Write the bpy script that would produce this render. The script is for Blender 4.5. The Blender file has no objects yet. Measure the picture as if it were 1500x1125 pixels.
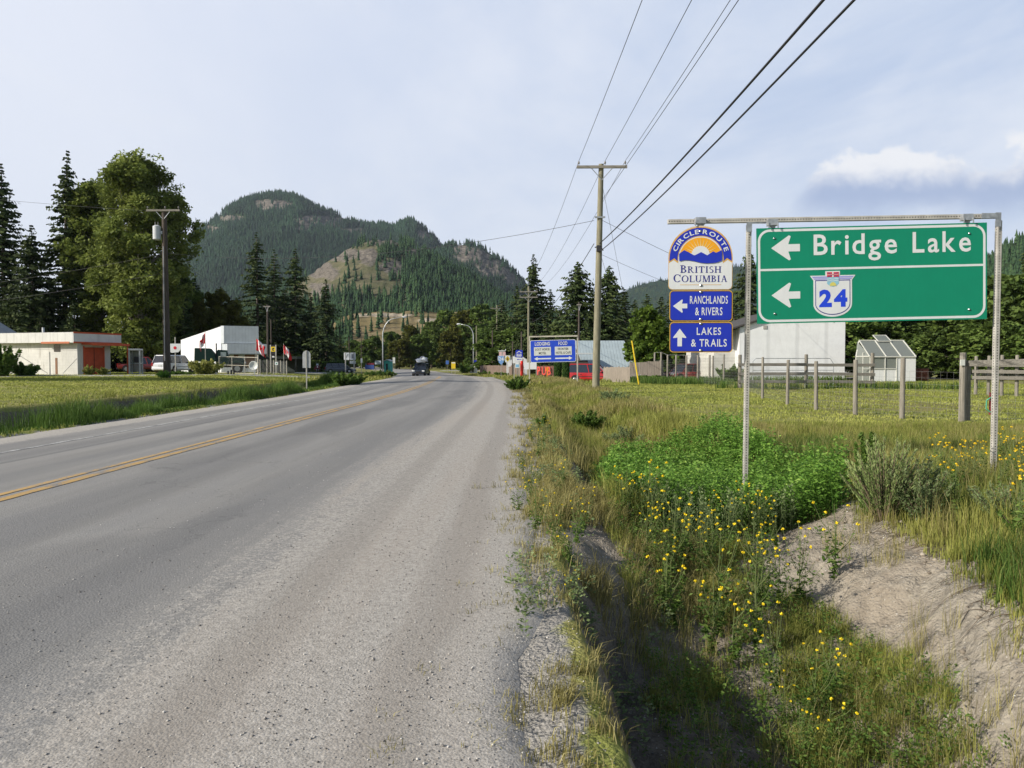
import bpy, bmesh, math, random
import numpy as np
from mathutils import Vector, Matrix
random.seed(7)
RNG = np.random.default_rng(11)
C = bpy.context.scene.collection
SC = bpy.context.scene

# ------------------------------------------------------------------ camera
F = 1050.0                       # focal length in photo pixels (1500 wide)
EYE = 1.6
VPX, HOR = 766.0, 528.5          # where the road heads, where the horizon lies
YAW = math.atan((VPX - 750) / F)
PITCH = math.atan((562.5 - HOR) / F)
cam_d = bpy.data.cameras.new('camera'); cam = bpy.data.objects.new('camera', cam_d); C.objects.link(cam)
cam.location = (0, 0, EYE)
cam.rotation_euler = (math.pi / 2 - PITCH, 0, YAW)
cam_d.sensor_width = 36.0; cam_d.lens = F / 1500 * 36
cam_d.clip_start = 0.05; cam_d.clip_end = 20000
SC.camera = cam
bpy.context.view_layer.update()

def P(px, py, D):
    """world point at ground distance y = D whose picture is photo pixel (px, py)"""
    v = Vector(((px - 750) / F, (562.5 - py) / F, -1.0))
    v = cam.rotation_euler.to_matrix() @ v
    v *= D / v.y
    return Vector((v.x, v.y, v.z + EYE))
def X(px, D): return P(px, HOR, D).x
def Z(px, py, D): return P(px, py, D).z

# ------------------------------------------------------------------ light
SUN_EL = math.radians(28.5); SUN_DIR = Vector((-0.90, -0.436, 0)).normalized() * math.cos(SUN_EL) + Vector((0, 0, math.sin(SUN_EL)))
sun_d = bpy.data.lights.new('sun', 'SUN'); sun = bpy.data.objects.new('sun', sun_d); C.objects.link(sun)
sun_d.energy = 5.0; sun_d.angle = math.radians(0.53); sun_d.color = (1.0, 0.93, 0.82)
sun.rotation_euler = SUN_DIR.to_track_quat('Z', 'Y').to_euler()
SC.view_settings.view_transform = 'Standard'; SC.view_settings.look = 'None'
SC.view_settings.exposure = 0.22; SC.view_settings.gamma = 1.0
SC.cycles.max_bounces = 6; SC.cycles.diffuse_bounces = 3; SC.cycles.glossy_bounces = 2
SC.cycles.transmission_bounces = 4; SC.cycles.transparent_max_bounces = 8; SC.cycles.volume_bounces = 0
SC.cycles.use_denoising = True; SC.cycles.sample_clamp_indirect = 4.0

class NT:
    """tiny node-tree writer"""
    def __init__(s, tree): s.t = tree; s.n = tree.nodes; s.l = tree.links
    def node(s, typ, **kw):
        nd = s.n.new(typ)
        for k, v in kw.items(): setattr(nd, k, v)
        return nd
    def put(s, sock, v):
        if isinstance(v, bpy.types.NodeSocket): s.l.new(v, sock)
        elif isinstance(v, bpy.types.Node): s.l.new(v.outputs[0], sock)
        elif v is not None:
            if sock.type == 'RGBA' and not hasattr(v, '__len__'): v = (v, v, v, 1)
            elif sock.type == 'RGBA' and len(v) == 3: v = (*v, 1)
            sock.default_value = v
    def math(s, op, a, b=None, c=None, clamp=False):
        nd = s.node('ShaderNodeMath', operation=op, use_clamp=clamp)
        s.put(nd.inputs[0], a)
        if b is not None: s.put(nd.inputs[1], b)
        if c is not None: s.put(nd.inputs[2], c)
        return nd.outputs[0]
    def mix(s, f, a, b, blend='MIX'):
        nd = s.node('ShaderNodeMix', data_type='RGBA', blend_type=blend)
        s.put(nd.inputs[0], f); s.put(nd.inputs[6], a); s.put(nd.inputs[7], b)
        return nd.outputs[2]
    def noise(s, vec, scale, detail=3, rough=0.55, dist=0.0, out=0):
        nd = s.node('ShaderNodeTexNoise'); s.put(nd.inputs['Vector'], vec)
        nd.inputs['Scale'].default_value = scale; nd.inputs['Detail'].default_value = detail
        nd.inputs['Roughness'].default_value = rough; nd.inputs['Distortion'].default_value = dist
        return nd.outputs[out]
    def ramp(s, v, lo, hi, smooth=True):
        nd = s.node('ShaderNodeMapRange', interpolation_type='SMOOTHSTEP' if smooth else 'LINEAR', clamp=True)
        s.put(nd.inputs[0], v); s.put(nd.inputs[1], lo); s.put(nd.inputs[2], hi)
        nd.inputs[3].default_value = 0; nd.inputs[4].default_value = 1
        return nd.outputs[0]
    def scale(s, vec, xyz, loc=(0, 0, 0)):
        nd = s.node('ShaderNodeMapping'); s.put(nd.inputs[0], vec); nd.inputs['Scale'].default_value = xyz
        nd.inputs['Location'].default_value = loc
        return nd.outputs[0]
    def sep(s, vec):
        nd = s.node('ShaderNodeSeparateXYZ'); s.put(nd.inputs[0], vec); return nd.outputs

# ------------------------------------------------------------------ sky
world = bpy.data.worlds.new('World'); SC.world = world; world.use_nodes = True
w = NT(world.node_tree); w.n.clear()
sky = w.node('ShaderNodeTexSky', sky_type='NISHITA', sun_disc=False)
sky.sun_elevation = SUN_EL; sky.sun_rotation = math.atan2(SUN_DIR.x, SUN_DIR.y); sky.altitude = 400
sky.air_density = 1.0; sky.dust_density = 1.5
base = w.mix(1.0, sky.outputs[0], (0.105, 0.105, 0.105), 'MULTIPLY')
tc = w.node('ShaderNodeTexCoord'); dr = tc.outputs['Generated']
dx, dy, dz = w.sep(dr)[0:3]
sy = w.math('MAXIMUM', dy, 0.05); sz = w.math('MAXIMUM', dz, 0.0)
ca = w.math('DIVIDE', dx, sy); cb = w.math('DIVIDE', dz, sy)
den = w.math('ADD', sz, 0.12)
cv = w.node('ShaderNodeCombineXYZ'); w.put(cv.inputs[0], w.math('DIVIDE', dx, den)); w.put(cv.inputs[1], w.math('DIVIDE', dy, den))
veil = w.ramp(w.noise(w.scale(cv.outputs[0], (1, 0.45, 1)), 0.75, 6, 0.58, 0.6), 0.36, 0.64)
veil2 = w.noise(w.scale(cv.outputs[0], (1, 0.5, 1), (3, 7, 0)), 2.2, 6, 0.6, 0.5)
low = w.ramp(dz, 0.02, 0.45)                       # whiter towards the horizon
west = w.ramp(w.math('ADD', ca, w.math('MULTIPLY', w.math('SUBTRACT', veil2, .5), .5)), 0.55, -0.75)      # thin cloud glows on the sun's side
ccol = w.mix(veil, (0.41, 0.515, 0.715), (0.68, 0.73, 0.83))
ccol = w.mix(w.math('MULTIPLY', west, 0.85), ccol, (0.74, 0.775, 0.87))
ccol = w.mix(w.math('MULTIPLY', w.ramp(veil2, 0.42, 0.75), 0.45), ccol, (0.76, 0.79, 0.86))
ccol = w.mix(w.math('MULTIPLY', w.math('SUBTRACT', 1.0, low), 0.55), ccol, (0.67, 0.715, 0.80))
clear = w.math('MAXIMUM', w.ramp(dz, 0.46, 0.68), w.ramp(dy, 0.10, -0.25))      # clear blue overhead and behind
skyc = w.mix(w.math('MULTIPLY', w.math('SUBTRACT', 1.0, w.math('MULTIPLY', clear, .9)), .92), base, ccol)
# heap clouds low in the east
c2 = w.node('ShaderNodeCombineXYZ'); w.put(c2.inputs[0], ca); w.put(c2.inputs[1], cb)
nz = w.noise(w.scale(c2.outputs[0], (1, 1.25, 1)), 13, 7, 0.60, 0.25)
nzb = w.noise(w.scale(c2.outputs[0], (1, 1.6, 1), (5.3, 2, 0)), 8.5, 3, 0.5)
base_h = w.math('ADD', w.math('MULTIPLY', w.math('SUBTRACT', ca, 0.38), 0.05), 0.217)
rel = w.math('SUBTRACT', cb, base_h)
topn = w.math('ADD', 0.056, w.math('MULTIPLY', w.math('SUBTRACT', nzb, 0.45), 0.17))
topn = w.math('ADD', topn, w.math('MULTIPLY', w.math('SUBTRACT', nz, 0.5), 0.085))
env = w.math('MULTIPLY', w.ramp(ca, 0.355, 0.415), 1.0)
topn = w.math('MULTIPLY', w.math('ADD', topn, w.math('MULTIPLY', w.ramp(ca, 0.56, 0.74), 0.024)), env)
up = w.ramp(w.math('SUBTRACT', topn, rel), 0.0, 0.020)
dn = w.ramp(w.math('ADD', rel, w.math('MULTIPLY', nz, 0.05)), -0.012, 0.030)
cmask = w.math('MULTIPLY', w.math('MULTIPLY', up, dn), env)
shade = w.ramp(w.math('ADD', rel, w.math('MULTIPLY', w.math('SUBTRACT', nz, 0.5), 0.08)), 0.002, 0.050)
cum = w.mix(shade, (0.35, 0.43, 0.615), (0.79, 0.80, 0.83))
skyc = w.mix(w.math('MULTIPLY', cmask, 0.93), skyc, cum)
bg = w.node('ShaderNodeBackground'); w.put(bg.inputs[0], skyc); bg.inputs[1].default_value = 1.0
wo = w.node('ShaderNodeOutputWorld'); w.l.new(bg.outputs[0], wo.inputs[0])

# ------------------------------------------------------------------ helpers
def tag(o, label=None, cat=None, group=None, kind=None):
    if label: o['label'] = label
    if cat: o['category'] = cat
    if group: o['group'] = group
    if kind: o['kind'] = kind
    return o
def thing(name, label, cat, loc=(0, 0, 0), rotz=0, group=None):
    o = bpy.data.objects.new(name, None); C.objects.link(o)
    o.location = loc; o.rotation_euler = (0, 0, rotz); o.empty_display_size = 0.2
    return tag(o, label, cat, group)
def dup(o, loc=None, rotz=None, label=None, group=None, scale=None, parent=None):
    c = o.copy(); C.objects.link(c); c.parent = parent
    if parent is not None: c.matrix_parent_inverse = o.matrix_parent_inverse.copy()
    if loc is not None: c.location = loc
    if rotz is not None: c.rotation_euler = (c.rotation_euler[0], c.rotation_euler[1], rotz)
    if scale is not None: c.scale = scale if hasattr(scale, '__len__') else (scale,) * 3
    if label: c['label'] = label
    if group: c['group'] = group
    for ch in list(o.children): dup(ch, parent=c)
    return c

def mat(name, col, rough=0.8, metal=0.0, var=0.0, vscale=4.0, bump=0.0, bscale=30.0, spec=0.3, emit=None, coat=0.0):
    m = bpy.data.materials.new(name); m.use_nodes = True; t = NT(m.node_tree)
    b = t.n['Principled BSDF']; b.inputs['Roughness'].default_value = rough; b.inputs['Metallic'].default_value = metal
    b.inputs['Specular IOR Level'].default_value = spec
    b.inputs['Coat Weight'].default_value = coat
    tcn = t.node('ShaderNodeTexCoord')
    if var:
        nn = t.noise(tcn.outputs['Object'], vscale, 5, 0.6)
        lo = tuple(c * (1 - var) for c in col); hi = tuple(min(1, c * (1 + var)) for c in col)
        t.put(b.inputs['Base Color'], t.mix(t.ramp(nn, 0.3, 0.7), lo, hi))
    else:
        nn = t.noise(tcn.outputs['Object'], vscale, 3, 0.6)
        t.put(b.inputs['Base Color'], t.mix(nn, tuple(c * .96 for c in col), tuple(min(1, c * 1.04) for c in col)))
    if bump:
        bp = t.node('ShaderNodeBump'); bp.inputs['Strength'].default_value = bump; bp.inputs['Distance'].default_value = 0.02
        t.put(bp.inputs['Height'], t.noise(tcn.outputs['Object'], bscale, 4, 0.6)); t.put(b.inputs['Normal'], bp.outputs[0])
    if emit:
        t.put(b.inputs['Emission Color'], col); b.inputs['Emission Strength'].default_value = emit
    return m

class MB:
    """collects simple solids into one mesh"""
    def __init__(s): s.v = []; s.f = []; s.m = []
    def add(s, vs, fs, mi=0):
        n = len(s.v); s.v += [tuple(v) for v in vs]
        s.f += [tuple(i + n for i in f) for f in fs]; s.m += [mi] * len(fs); return s
    def box(s, c, d, rz=0, mi=0, bev=0.0, M=None):
        x, y, z = d[0] / 2, d[1] / 2, d[2] / 2
        vs = [Vector((a * x, b * y, e * z)) for a in (-1, 1) for b in (-1, 1) for e in (-1, 1)]
        R = Matrix.Rotation(rz, 3, 'Z') if M is None else M
        vs = [R @ v + Vector(c) for v in vs]
        return s.add(vs, [(0, 1, 3, 2), (4, 6, 7, 5), (0, 4, 5, 1), (2, 3, 7, 6), (0, 2, 6, 4), (1, 5, 7, 3)], mi)
    def beam(s, p, q, w_, h_, mi=0):
        p = Vector(p); q = Vector(q); d = q - p; L = d.length
        M = d.to_track_quat('Y', 'Z').to_matrix()
        return s.box((p + q) / 2, (w_, L, h_), M=M, mi=mi)
    def tube(s, pts, rad, n=8, mi=0, cap=True):
        pts = [Vector(p) for p in pts]
        if not hasattr(rad, '__len__'): rad = [rad] * len(pts)
        vs = []; fs = []; up = None
        for i, p in enumerate(pts):
            t = (pts[min(i + 1, len(pts) - 1)] - pts[max(i - 1, 0)]).normalized()
            if up is None:
                a = Vector((0, 0, 1)) if abs(t.z) < 0.9 else Vector((1, 0, 0))
                up = t.cross(a).normalized()
            else:
                up = (up - t * up.dot(t)).normalized()
            b = t.cross(up)
            for k in range(n):
                an = 2 * math.pi * k / n
                vs.append(p + (up * math.cos(an) + b * math.sin(an)) * rad[i])
        for i in range(len(pts) - 1):
            for k in range(n):
                a = i * n + k; b2 = i * n + (k + 1) % n
                fs.append((a, b2, b2 + n, a + n))
        if cap:
            fs.append(tuple(range(n - 1, -1, -1))); fs.append(tuple((len(pts) - 1) * n + k for k in range(n)))
        return s.add(vs, fs, mi)
    def prism(s, poly, y0, y1, mi=0):
        """poly of (x, z), extruded along y"""
        n = len(poly)
        vs = [(x, y0, z) for x, z in poly] + [(x, y1, z) for x, z in poly]
        fs = [tuple(range(n)), tuple(range(2 * n - 1, n - 1, -1))] + [((i + 1) % n, i, i + n, (i + 1) % n + n) for i in range(n)]
        return s.add(vs, fs, mi)
    def slab(s, poly, z0, z1, mi=0):
        n = len(poly)
        vs = [(x, y, z0) for x, y in poly] + [(x, y, z1) for x, y in poly]
        fs = [tuple(range(n - 1, -1, -1)), tuple(range(n, 2 * n))] + [(i, (i + 1) % n, (i + 1) % n + n, i + n) for i in range(n)]
        return s.add(vs, fs, mi)
    def xform(s, M, i0=0):
        s.v[i0:] = [tuple(M @ Vector(v)) for v in s.v[i0:]]; return s
    def build(s, name, mats, parent=None, smooth=False, bevel=0.0, auto=None):
        me = bpy.data.meshes.new(name); me.from_pydata(s.v, [], s.f)
        if not isinstance(mats, (list, tuple)): mats = [mats]
        for mm in mats: me.materials.append(mm)
        me.polygons.foreach_set('material_index', s.m)
        bm = bmesh.new(); bm.from_mesh(me); bmesh.ops.recalc_face_normals(bm, faces=bm.faces); bm.to_mesh(me); bm.free()
        if smooth: me.shade_smooth()
        o = bpy.data.objects.new(name, me); C.objects.link(o); o.parent = parent
        if bevel:
            md = o.modifiers.new('bevel', 'BEVEL'); md.width = bevel; md.segments = 2; md.limit_method = 'ANGLE'
        if auto and smooth:
            me.set_sharp_from_angle(angle=math.radians(auto))
        return o

def np_mesh(name, V, Fq, material, parent=None, tint=None, smooth=False, Ft=None, attrs=None):
    """V (n,3); Fq (m,4) quads; Ft (k,3) triangles"""
    me = bpy.data.meshes.new(name); V = np.asarray(V, np.float32)
    nq = 0 if Fq is None else len(Fq); nt = 0 if Ft is None else len(Ft)
    me.vertices.add(len(V)); me.vertices.foreach_set('co', V.ravel())
    idx = []
    if nq: idx.append(np.asarray(Fq, np.int32).ravel())
    if nt: idx.append(np.asarray(Ft, np.int32).ravel())
    idx = np.concatenate(idx)
    me.loops.add(len(idx)); me.loops.foreach_set('vertex_index', idx)
    me.polygons.add(nq + nt)
    st = np.concatenate([np.arange(nq) * 4, nq * 4 + np.arange(nt) * 3]).astype(np.int32)
    me.polygons.foreach_set('loop_start', st)
    me.update(calc_edges=True)
    at_ = dict(attrs or {})
    if tint is not None: at_['tint'] = tint
    for k, a in at_.items():
        a = np.asarray(a, np.float32)
        if a.ndim == 1:
            at = me.attributes.new(k, 'FLOAT', 'POINT'); at.data.foreach_set('value', a)
        else:
            at = me.attributes.new(k, 'FLOAT_COLOR', 'POINT'); at.data.foreach_set('color', np.concatenate([a, np.ones((len(a), 1), np.float32)], 1).ravel())
    if smooth: me.shade_smooth()
    if material is not None: me.materials.append(material)
    me.validate()
    o = bpy.data.objects.new(name, me); C.objects.link(o); o.parent = parent
    return o

# value noise on numpy arrays
_perm = RNG.random((256, 256))
def vnoise(x, y):
    xi = np.floor(x).astype(int); yi = np.floor(y).astype(int); fx = x - xi; fy = y - yi
    fx = fx * fx * (3 - 2 * fx); fy = fy * fy * (3 - 2 * fy)
    g = lambda a, b: _perm[a & 255, b & 255]
    return (g(xi, yi) * (1 - fx) + g(xi + 1, yi) * fx) * (1 - fy) + (g(xi, yi + 1) * (1 - fx) + g(xi + 1, yi + 1) * fx) * fy
def fbm(x, y, o=4, r=0.5):
    s = 0; a = 1; t = 0
    for k in range(o):
        s = s + a * vnoise(x * 2 ** k + 17.3 * k, y * 2 ** k + 9.1 * k); t += a; a *= r
    return s / t                       # 0..1
def ss(a, b, x):
    t = np.clip((x - a) / (b - a), 0, 1); return t * t * (3 - 2 * t)
# ------------------------------------------------------------------ ground and road
_yy = np.arange(-60, 4000, 1.0)
_xc = np.interp(_yy, [-60, 33, 46, 54, 75, 100, 121, 181, 260, 420, 700, 4000], [0, 0, -.5, -1.1, -2.9, -6.3, -10.3, -24, -52, -130, -300, -2000])
_k = np.exp(-np.linspace(-2, 2, 17) ** 2); _k /= _k.sum()
_xc = np.convolve(np.pad(_xc, 8, mode='edge'), _k, 'valid')
def xcur(y): return np.interp(y, _yy, _xc)
def grade(y): return -0.8 * ss(45, 132, y)

def road_z(u, y):
    z = 0.10 - 0.030 * np.abs(u + 5.75)
    z = np.where(u > -2.2, 0.10 - .030 * 3.55 - 0.012 * (u + 2.2), z)
    z = np.where(u < -9.2, 0.10 - .030 * 3.45 - 0.03 * (-9.2 - u), z)
    return z + grade(y)

def ground_parts(x, y):
    x = np.asarray(x, float); y = np.asarray(y, float)
    u = x - xcur(y)
    g = grade(y)
    n1 = fbm(x * .35 + 3, y * .35, 3) - .5; n2 = fbm(x * 1.7, y * 1.7 + 5, 4) - .5; n3 = fbm(x * 7, y * 7, 3) - .5
    # ---- east (right) ditch
    dep = np.interp(y, [-5, 5.3, 6.3, 7.4, 8.6, 10, 14, 20, 30, 42, 52], [.90, .84, .62, .46, .42, .66, .62, .55, .40, .2, .0])
    e0 = np.interp(y, [-5, 3, 5, 6.5, 8, 11, 15, 24, 50], [.42, .38, .30, .22, .40, .72, .62, .45, .2]) + n2 * .34 * np.interp(y, [2, 10], [.6, 1])
    ew = np.interp(y, [0, 5.2, 6.4, 8.8, 10, 16, 30], [.28, .40, 1.45, 1.5, .5, .7, 1.2])
    t0 = np.interp(y, [-5, 4.6, 6, 7.4, 8.6, 10.2, 12, 14, 18, 24, 40], [2.2, 2.25, 2.55, 2.45, 2.9, 3.7, 3.6, 2.8, 2.2, 1.7, 1.4]) + n2 * .35
    t1 = np.interp(y, [-5, 4.6, 6, 7.4, 8.6, 10.2, 12, 14, 18, 24, 40], [3.3, 3.45, 3.85, 4.15, 4.3, 4.9, 4.8, 4.2, 3.6, 3.0, 2.8]) + n2 * .55
    drop = ss(0, 1, (u - e0) / ew) * dep
    rise = ss(0, 1, (u - t0) / np.maximum(t1 - t0, .3))
    lawn = np.interp(y, [0, 10, 20, 40], [-.10, -.12, -.05, 0]) - .0
    zr = -0.02 - np.clip(u, 0, .5) * .06 - drop
    zr = zr * (1 - rise) + lawn * rise
    # ---- west (left) ditch
    m = 1 - ss(44, 52, y)
    dl = ss(0, 1, (-11.7 - u) / 1.4) * .42
    bump = n1 * 1.3
    rl = ss(0, 1, (-14.0 - bump * .6 - u) / 0.9)
    zl = (-.06 - dl) * (1 - rl) + (.26 + .02 * np.clip(-15.5 - u, 0, 8)) * rl
    zl = zl * m + (1 - m) * (-.06 + .46 * ss(12, 24, -u))
    z = np.where(u > -5, zr, zl)
    side = np.where(u > -5, ss(-.04, .30, u), ss(11.45, 11.95, -u))      # 0 on the road
    zroad = road_z(u, y) - g
    z = z * side + (zroad - .05) * (1 - side)
    rough = np.interp(np.hypot(x, y), [0, 30, 200], [1, .6, 0])
    z = z + side * (n1 * .10 + n2 * .05 * rough)
    # west flat stays high until y = 75, then falls with the road
    wl = ss(18, 26, -u) * (1 - ss(66, 100, y)) * .8 * ss(45, 60, y)
    z = z + np.where(u < -5, wl * ss(45, 132, y) * 1.0, 0) + g
    z = z - .42 * np.exp(-((x - 8) / 7) ** 2 - ((y - 68) / 9) ** 2) * (u > 2)
    # ---- zones
    gravel = 1 - np.where(u > -5, ss(.0, .55, u + n2 * .5), ss(11.4, 12.0, -u + n2 * .8))
    soft = ss(5.2, 6.2, y) * ss(9.6, 8.8, y)
    scarp = ss(0, .25, (u - e0) / ew) * (1 - ss(1.0, 2.2, (u - e0) / ew))
    face = ss(-.25, .15, (u - t0) / np.maximum(t1 - t0, .3)) * (1 - ss(.80, 1.12, (u - t0) / np.maximum(t1 - t0, .3)))
    near = 1 - ss(8.2, 9.4, y + n2 * 1.5)
    floor = ss(.9, 1.3, (u - e0) / ew) * (1 - ss(0, .2, (u - t0)))
    dirt = np.where(u > -5, np.maximum.reduce([face * near, floor * near * .75, scarp * (1 - ss(22, 34, y)) * .9]), 0)
    dirt = np.maximum(dirt, np.where(u < -5, ss(.05, .5, rl) * (1 - ss(.6, 1, rl)) * m * .9, 0))
    # clods on the bare bank
    cl = np.where(u > -5, (face * near + .5 * floor * near + .4 * scarp * (y < 20)), 0)
    z = z + cl * (n3 * .09 + np.abs(fbm(x * 4.3, y * 4.3 + 7, 3) - .5) * .07 + (fbm(x * 19, y * 19, 2) - .5) * .014 - .10 * ss(.56, .70, fbm(x * 1.1 + 40, y * 2.3, 3)))
    dark = np.where(u > -5, np.maximum(scarp, floor * near * ss(2.1, 1.5, u)) * (1 - .75 * soft), 1.0)  # east ditch: shade painted into scarp and floor colour; west bank: dark soil
    return z, gravel, dirt, u, dark, side
def H(x, y): return ground_parts(x, y)[0]
def h1(x, y): return float(H(np.array([x]), np.array([y]))[0])

def axis(segs):
    out = [segs[0][0]]
    for a, b, d0, d1 in segs:
        x = a; n = max(2, int(abs(b - a) / ((d0 + d1) / 2)))
        t = np.linspace(0, 1, n + 1)[1:]; r = d1 / d0
        tt = t if abs(r - 1) < .02 else (np.power(r, t) - 1) / (r - 1)
        out += list(a + (b - a) * tt)
    return np.array(out)
gx = axis([(-4200, -400, 300, 40), (-400, -60, 40, 5), (-60, -18, 5, .5), (-18, -11, .18, .12), (-11, -1, 1.2, .3), (-1, 0, .1, .035), (0, 4.6, .035, .035), (4.6, 9, .04, .25), (9, 60, .3, 4), (60, 400, 5, 50), (400, 4200, 60, 300)])
gy = axis([(-120, -5, 30, 2), (-5, 2, .8, .1), (2, 10, .04, .05), (10, 22, .06, .2), (22, 60, .2, 1.2), (60, 160, 1.3, 4), (160, 500, 5, 30), (500, 3800, 40, 200)])
GX, GY = np.meshgrid(gx, gy)
gz, gg, gd, gu, gface, gside = ground_parts(GX.ravel(), GY.ravel())
gz = np.where(np.hypot(GX.ravel(), GY.ravel()) > 900, np.minimum(gz, -1.0), gz)
nx, ny = len(gx), len(gy)
ii = (np.arange(ny - 1)[:, None] * nx + np.arange(nx - 1)[None]).ravel()
gf = np.stack([ii, ii + 1, ii + 1 + nx, ii + nx], 1)

m = bpy.data.materials.new('ground_material'); m.use_nodes = True; t = NT(m.node_tree); b = t.n['Principled BSDF']
pos = t.node('ShaderNodeNewGeometry').outputs['Position']
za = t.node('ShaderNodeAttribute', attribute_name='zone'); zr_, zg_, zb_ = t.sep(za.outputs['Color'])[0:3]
n_big = t.noise(pos, .09, 4, .6); n_mid = t.noise(pos, .7, 5, .6); n_fin = t.noise(pos, 9, 5, .65); n_grit = t.noise(pos, 55, 3, .6)
g1 = t.mix(t.ramp(n_mid, .35, .65), (.185, .215, .050), (.30, .29, .095))
g1 = t.mix(t.math('MULTIPLY', t.ramp(n_big, .42, .62), .7), g1, (.235, .195, .085))
g1 = t.mix(t.math('MULTIPLY', t.ramp(n_fin, .35, .75), .35), g1, (.10, .125, .03))
dirtc = t.mix(t.ramp(n_fin, .3, .7), (.215, .192, .155), (.355, .318, .258))
dirtc = t.mix(t.math('MULTIPLY', t.ramp(n_mid, .40, .62), .5), dirtc, (.27, .22, .165))
dirtc = t.mix(t.math('MULTIPLY', t.ramp(n_grit, .60, .72), .45), dirtc, (.58, .55, .50))
dirtc = t.mix(t.math('MULTIPLY', zb_, .85), dirtc, t.mix(t.ramp(n_fin, .3, .7), (.075, .062, .048), (.17, .145, .115)))  # zone blue: darker soil, with the east ditch's shade painted in
grav = t.mix(t.ramp(n_grit, .3, .7), (.20, .19, .172), (.37, .35, .315))
f_g = t.ramp(t.math('ADD', zr_, t.math('MULTIPLY', t.math('SUBTRACT', n_fin, .5), .9)), .35, .65)
f_d = t.ramp(t.math('ADD', zg_, t.math('MULTIPLY', t.math('SUBTRACT', n_fin, .5), .7)), .28, .55)
col = t.mix(f_g, t.mix(f_d, g1, dirtc), grav)
t.put(b.inputs['Base Color'], col); b.inputs['Roughness'].default_value = .95; b.inputs['Specular IOR Level'].default_value = .1
clod = t.node('ShaderNodeTexVoronoi'); t.put(clod.inputs['Vector'], pos); clod.inputs['Scale'].default_value = 13
hh = t.math('ADD', t.math('MULTIPLY', n_fin, .75), t.math('MULTIPLY', n_grit, .55))
hh = t.math('SUBTRACT', hh, t.math('MULTIPLY', clod.outputs['Distance'], .7))
vor = t.node('ShaderNodeTexVoronoi'); t.put(vor.inputs['Vector'], pos); vor.inputs['Scale'].default_value = 40
hh = t.math('SUBTRACT', hh, t.math('MULTIPLY', vor.outputs['Distance'], .4))
bp = t.node('ShaderNodeBump'); bp.inputs['Strength'].default_value = .9; bp.inputs['Distance'].default_value = .035
t.put(bp.inputs['Height'], hh); t.put(b.inputs['Normal'], bp.outputs[0])
M_GROUND = m
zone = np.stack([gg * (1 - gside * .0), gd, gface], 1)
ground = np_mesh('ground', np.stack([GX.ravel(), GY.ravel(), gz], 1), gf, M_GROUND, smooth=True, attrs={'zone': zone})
tag(ground, kind='structure', label='grassy ground with a bare sandy ditch bank')

# road sheet with gravel shoulders
ru = np.array([-11.55, -11.2, -10.6, -10, -9.5, -9.05, -8.4, -7.5, -6.6, -5.75, -4.9, -4, -3.1, -2.2, -1.6, -1.1, -.6, -.3, -.1, .02, .12])
ry = axis([(-60, 0, 4, .5), (0, 40, .25, .6), (40, 160, .8, 3), (160, 460, 3, 8)])
RU, RY = np.meshgrid(ru, ry); RU = RU.ravel(); RY = RY.ravel()
jag = (fbm(RY * 1.3, RU * 0 + 3, 4) - .5) * .5 * np.clip((RU + .8) / .8, 0, 1) - (fbm(RY * .9, RU * 0 + 8, 4) - .5) * .6 * (RU < -11.5)
rz = road_z(RU, RY) - .045 * (RU > .07) - .05 * (RU < -11.5)
RV = np.stack([RU + jag + xcur(RY), RY, rz], 1)
nx, ny = len(ru), len(ry)
ii = (np.arange(ny - 1)[:, None] * nx + np.arange(nx - 1)[None]).ravel()
rf = np.stack([ii, ii + 1, ii + 1 + nx, ii + nx], 1)
m = bpy.data.materials.new('road_material'); m.use_nodes = True; t = NT(m.node_tree); b = t.n['Principled BSDF']
pos = t.node('ShaderNodeNewGeometry').outputs['Position']
lat = t.node('ShaderNodeAttribute', attribute_name='lat').outputs['Fac']
lon = t.sep(pos)[1]
lv = t.node('ShaderNodeCombineXYZ'); t.put(lv.inputs[0], lat); t.put(lv.inputs[1], t.math('MULTIPLY', lon, .045))
streak = t.noise(lv.outputs[0], 1.6, 5, .6)
lv2 = t.node('ShaderNodeCombineXYZ'); t.put(lv2.inputs[0], lat); t.put(lv2.inputs[1], t.math('MULTIPLY', lon, .25))
mot = t.noise(lv2.outputs[0], 2.2, 5, .65)
grit = t.noise(pos, 95, 3, .7); grit2 = t.noise(pos, 32, 4, .65); blot = t.noise(pos, 6, 4, .6)
asp = t.mix(t.ramp(streak, .3, .7), (.225, .218, .203), (.30, .29, .268))
asp = t.mix(t.math('MULTIPLY', t.ramp(mot, .4, .65), .6), asp, (.245, .24, .23))
# wheel tracks: darker polished bands
def band(cx, wd): return t.math('SUBTRACT', 1.0, t.ramp(t.math('ABSOLUTE', t.math('SUBTRACT', lat, cx)), wd * .3, wd))
trk = t.math('MAXIMUM', band(-8.35, .55), band(-6.8, .5)); trk2 = t.math('MAXIMUM', band(-4.6, .6), band(-2.9, .6))
asp = t.mix(t.math('MULTIPLY', t.math('MAXIMUM', trk, t.math('MULTIPLY', trk2, .8)), .42), asp, (.125, .127, .130))
seam = t.math('SUBTRACT', 1.0, t.ramp(t.math('ABSOLUTE', t.math('SUBTRACT', lat, t.math('ADD', -8.25, t.math('MULTIPLY', streak, .5)))), .02, .10))
asp = t.mix(t.math('MULTIPLY', seam, .45), asp, (.085, .087, .09))
ptch = t.ramp(t.noise(t.scale(pos, (.55, .12, 1), (4, 1, 0)), 1.0, 2, .4), .56, .60)
asp = t.mix(t.math('MULTIPLY', ptch, .28), asp, (.115, .115, .115))
asp = t.mix(t.math('MULTIPLY', t.ramp(grit, .50, .70), .5), asp, (.34, .335, .325))
asp = t.mix(t.math('MULTIPLY', t.ramp(grit, .50, .30), .6), asp, (.09, .09, .09))
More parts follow.
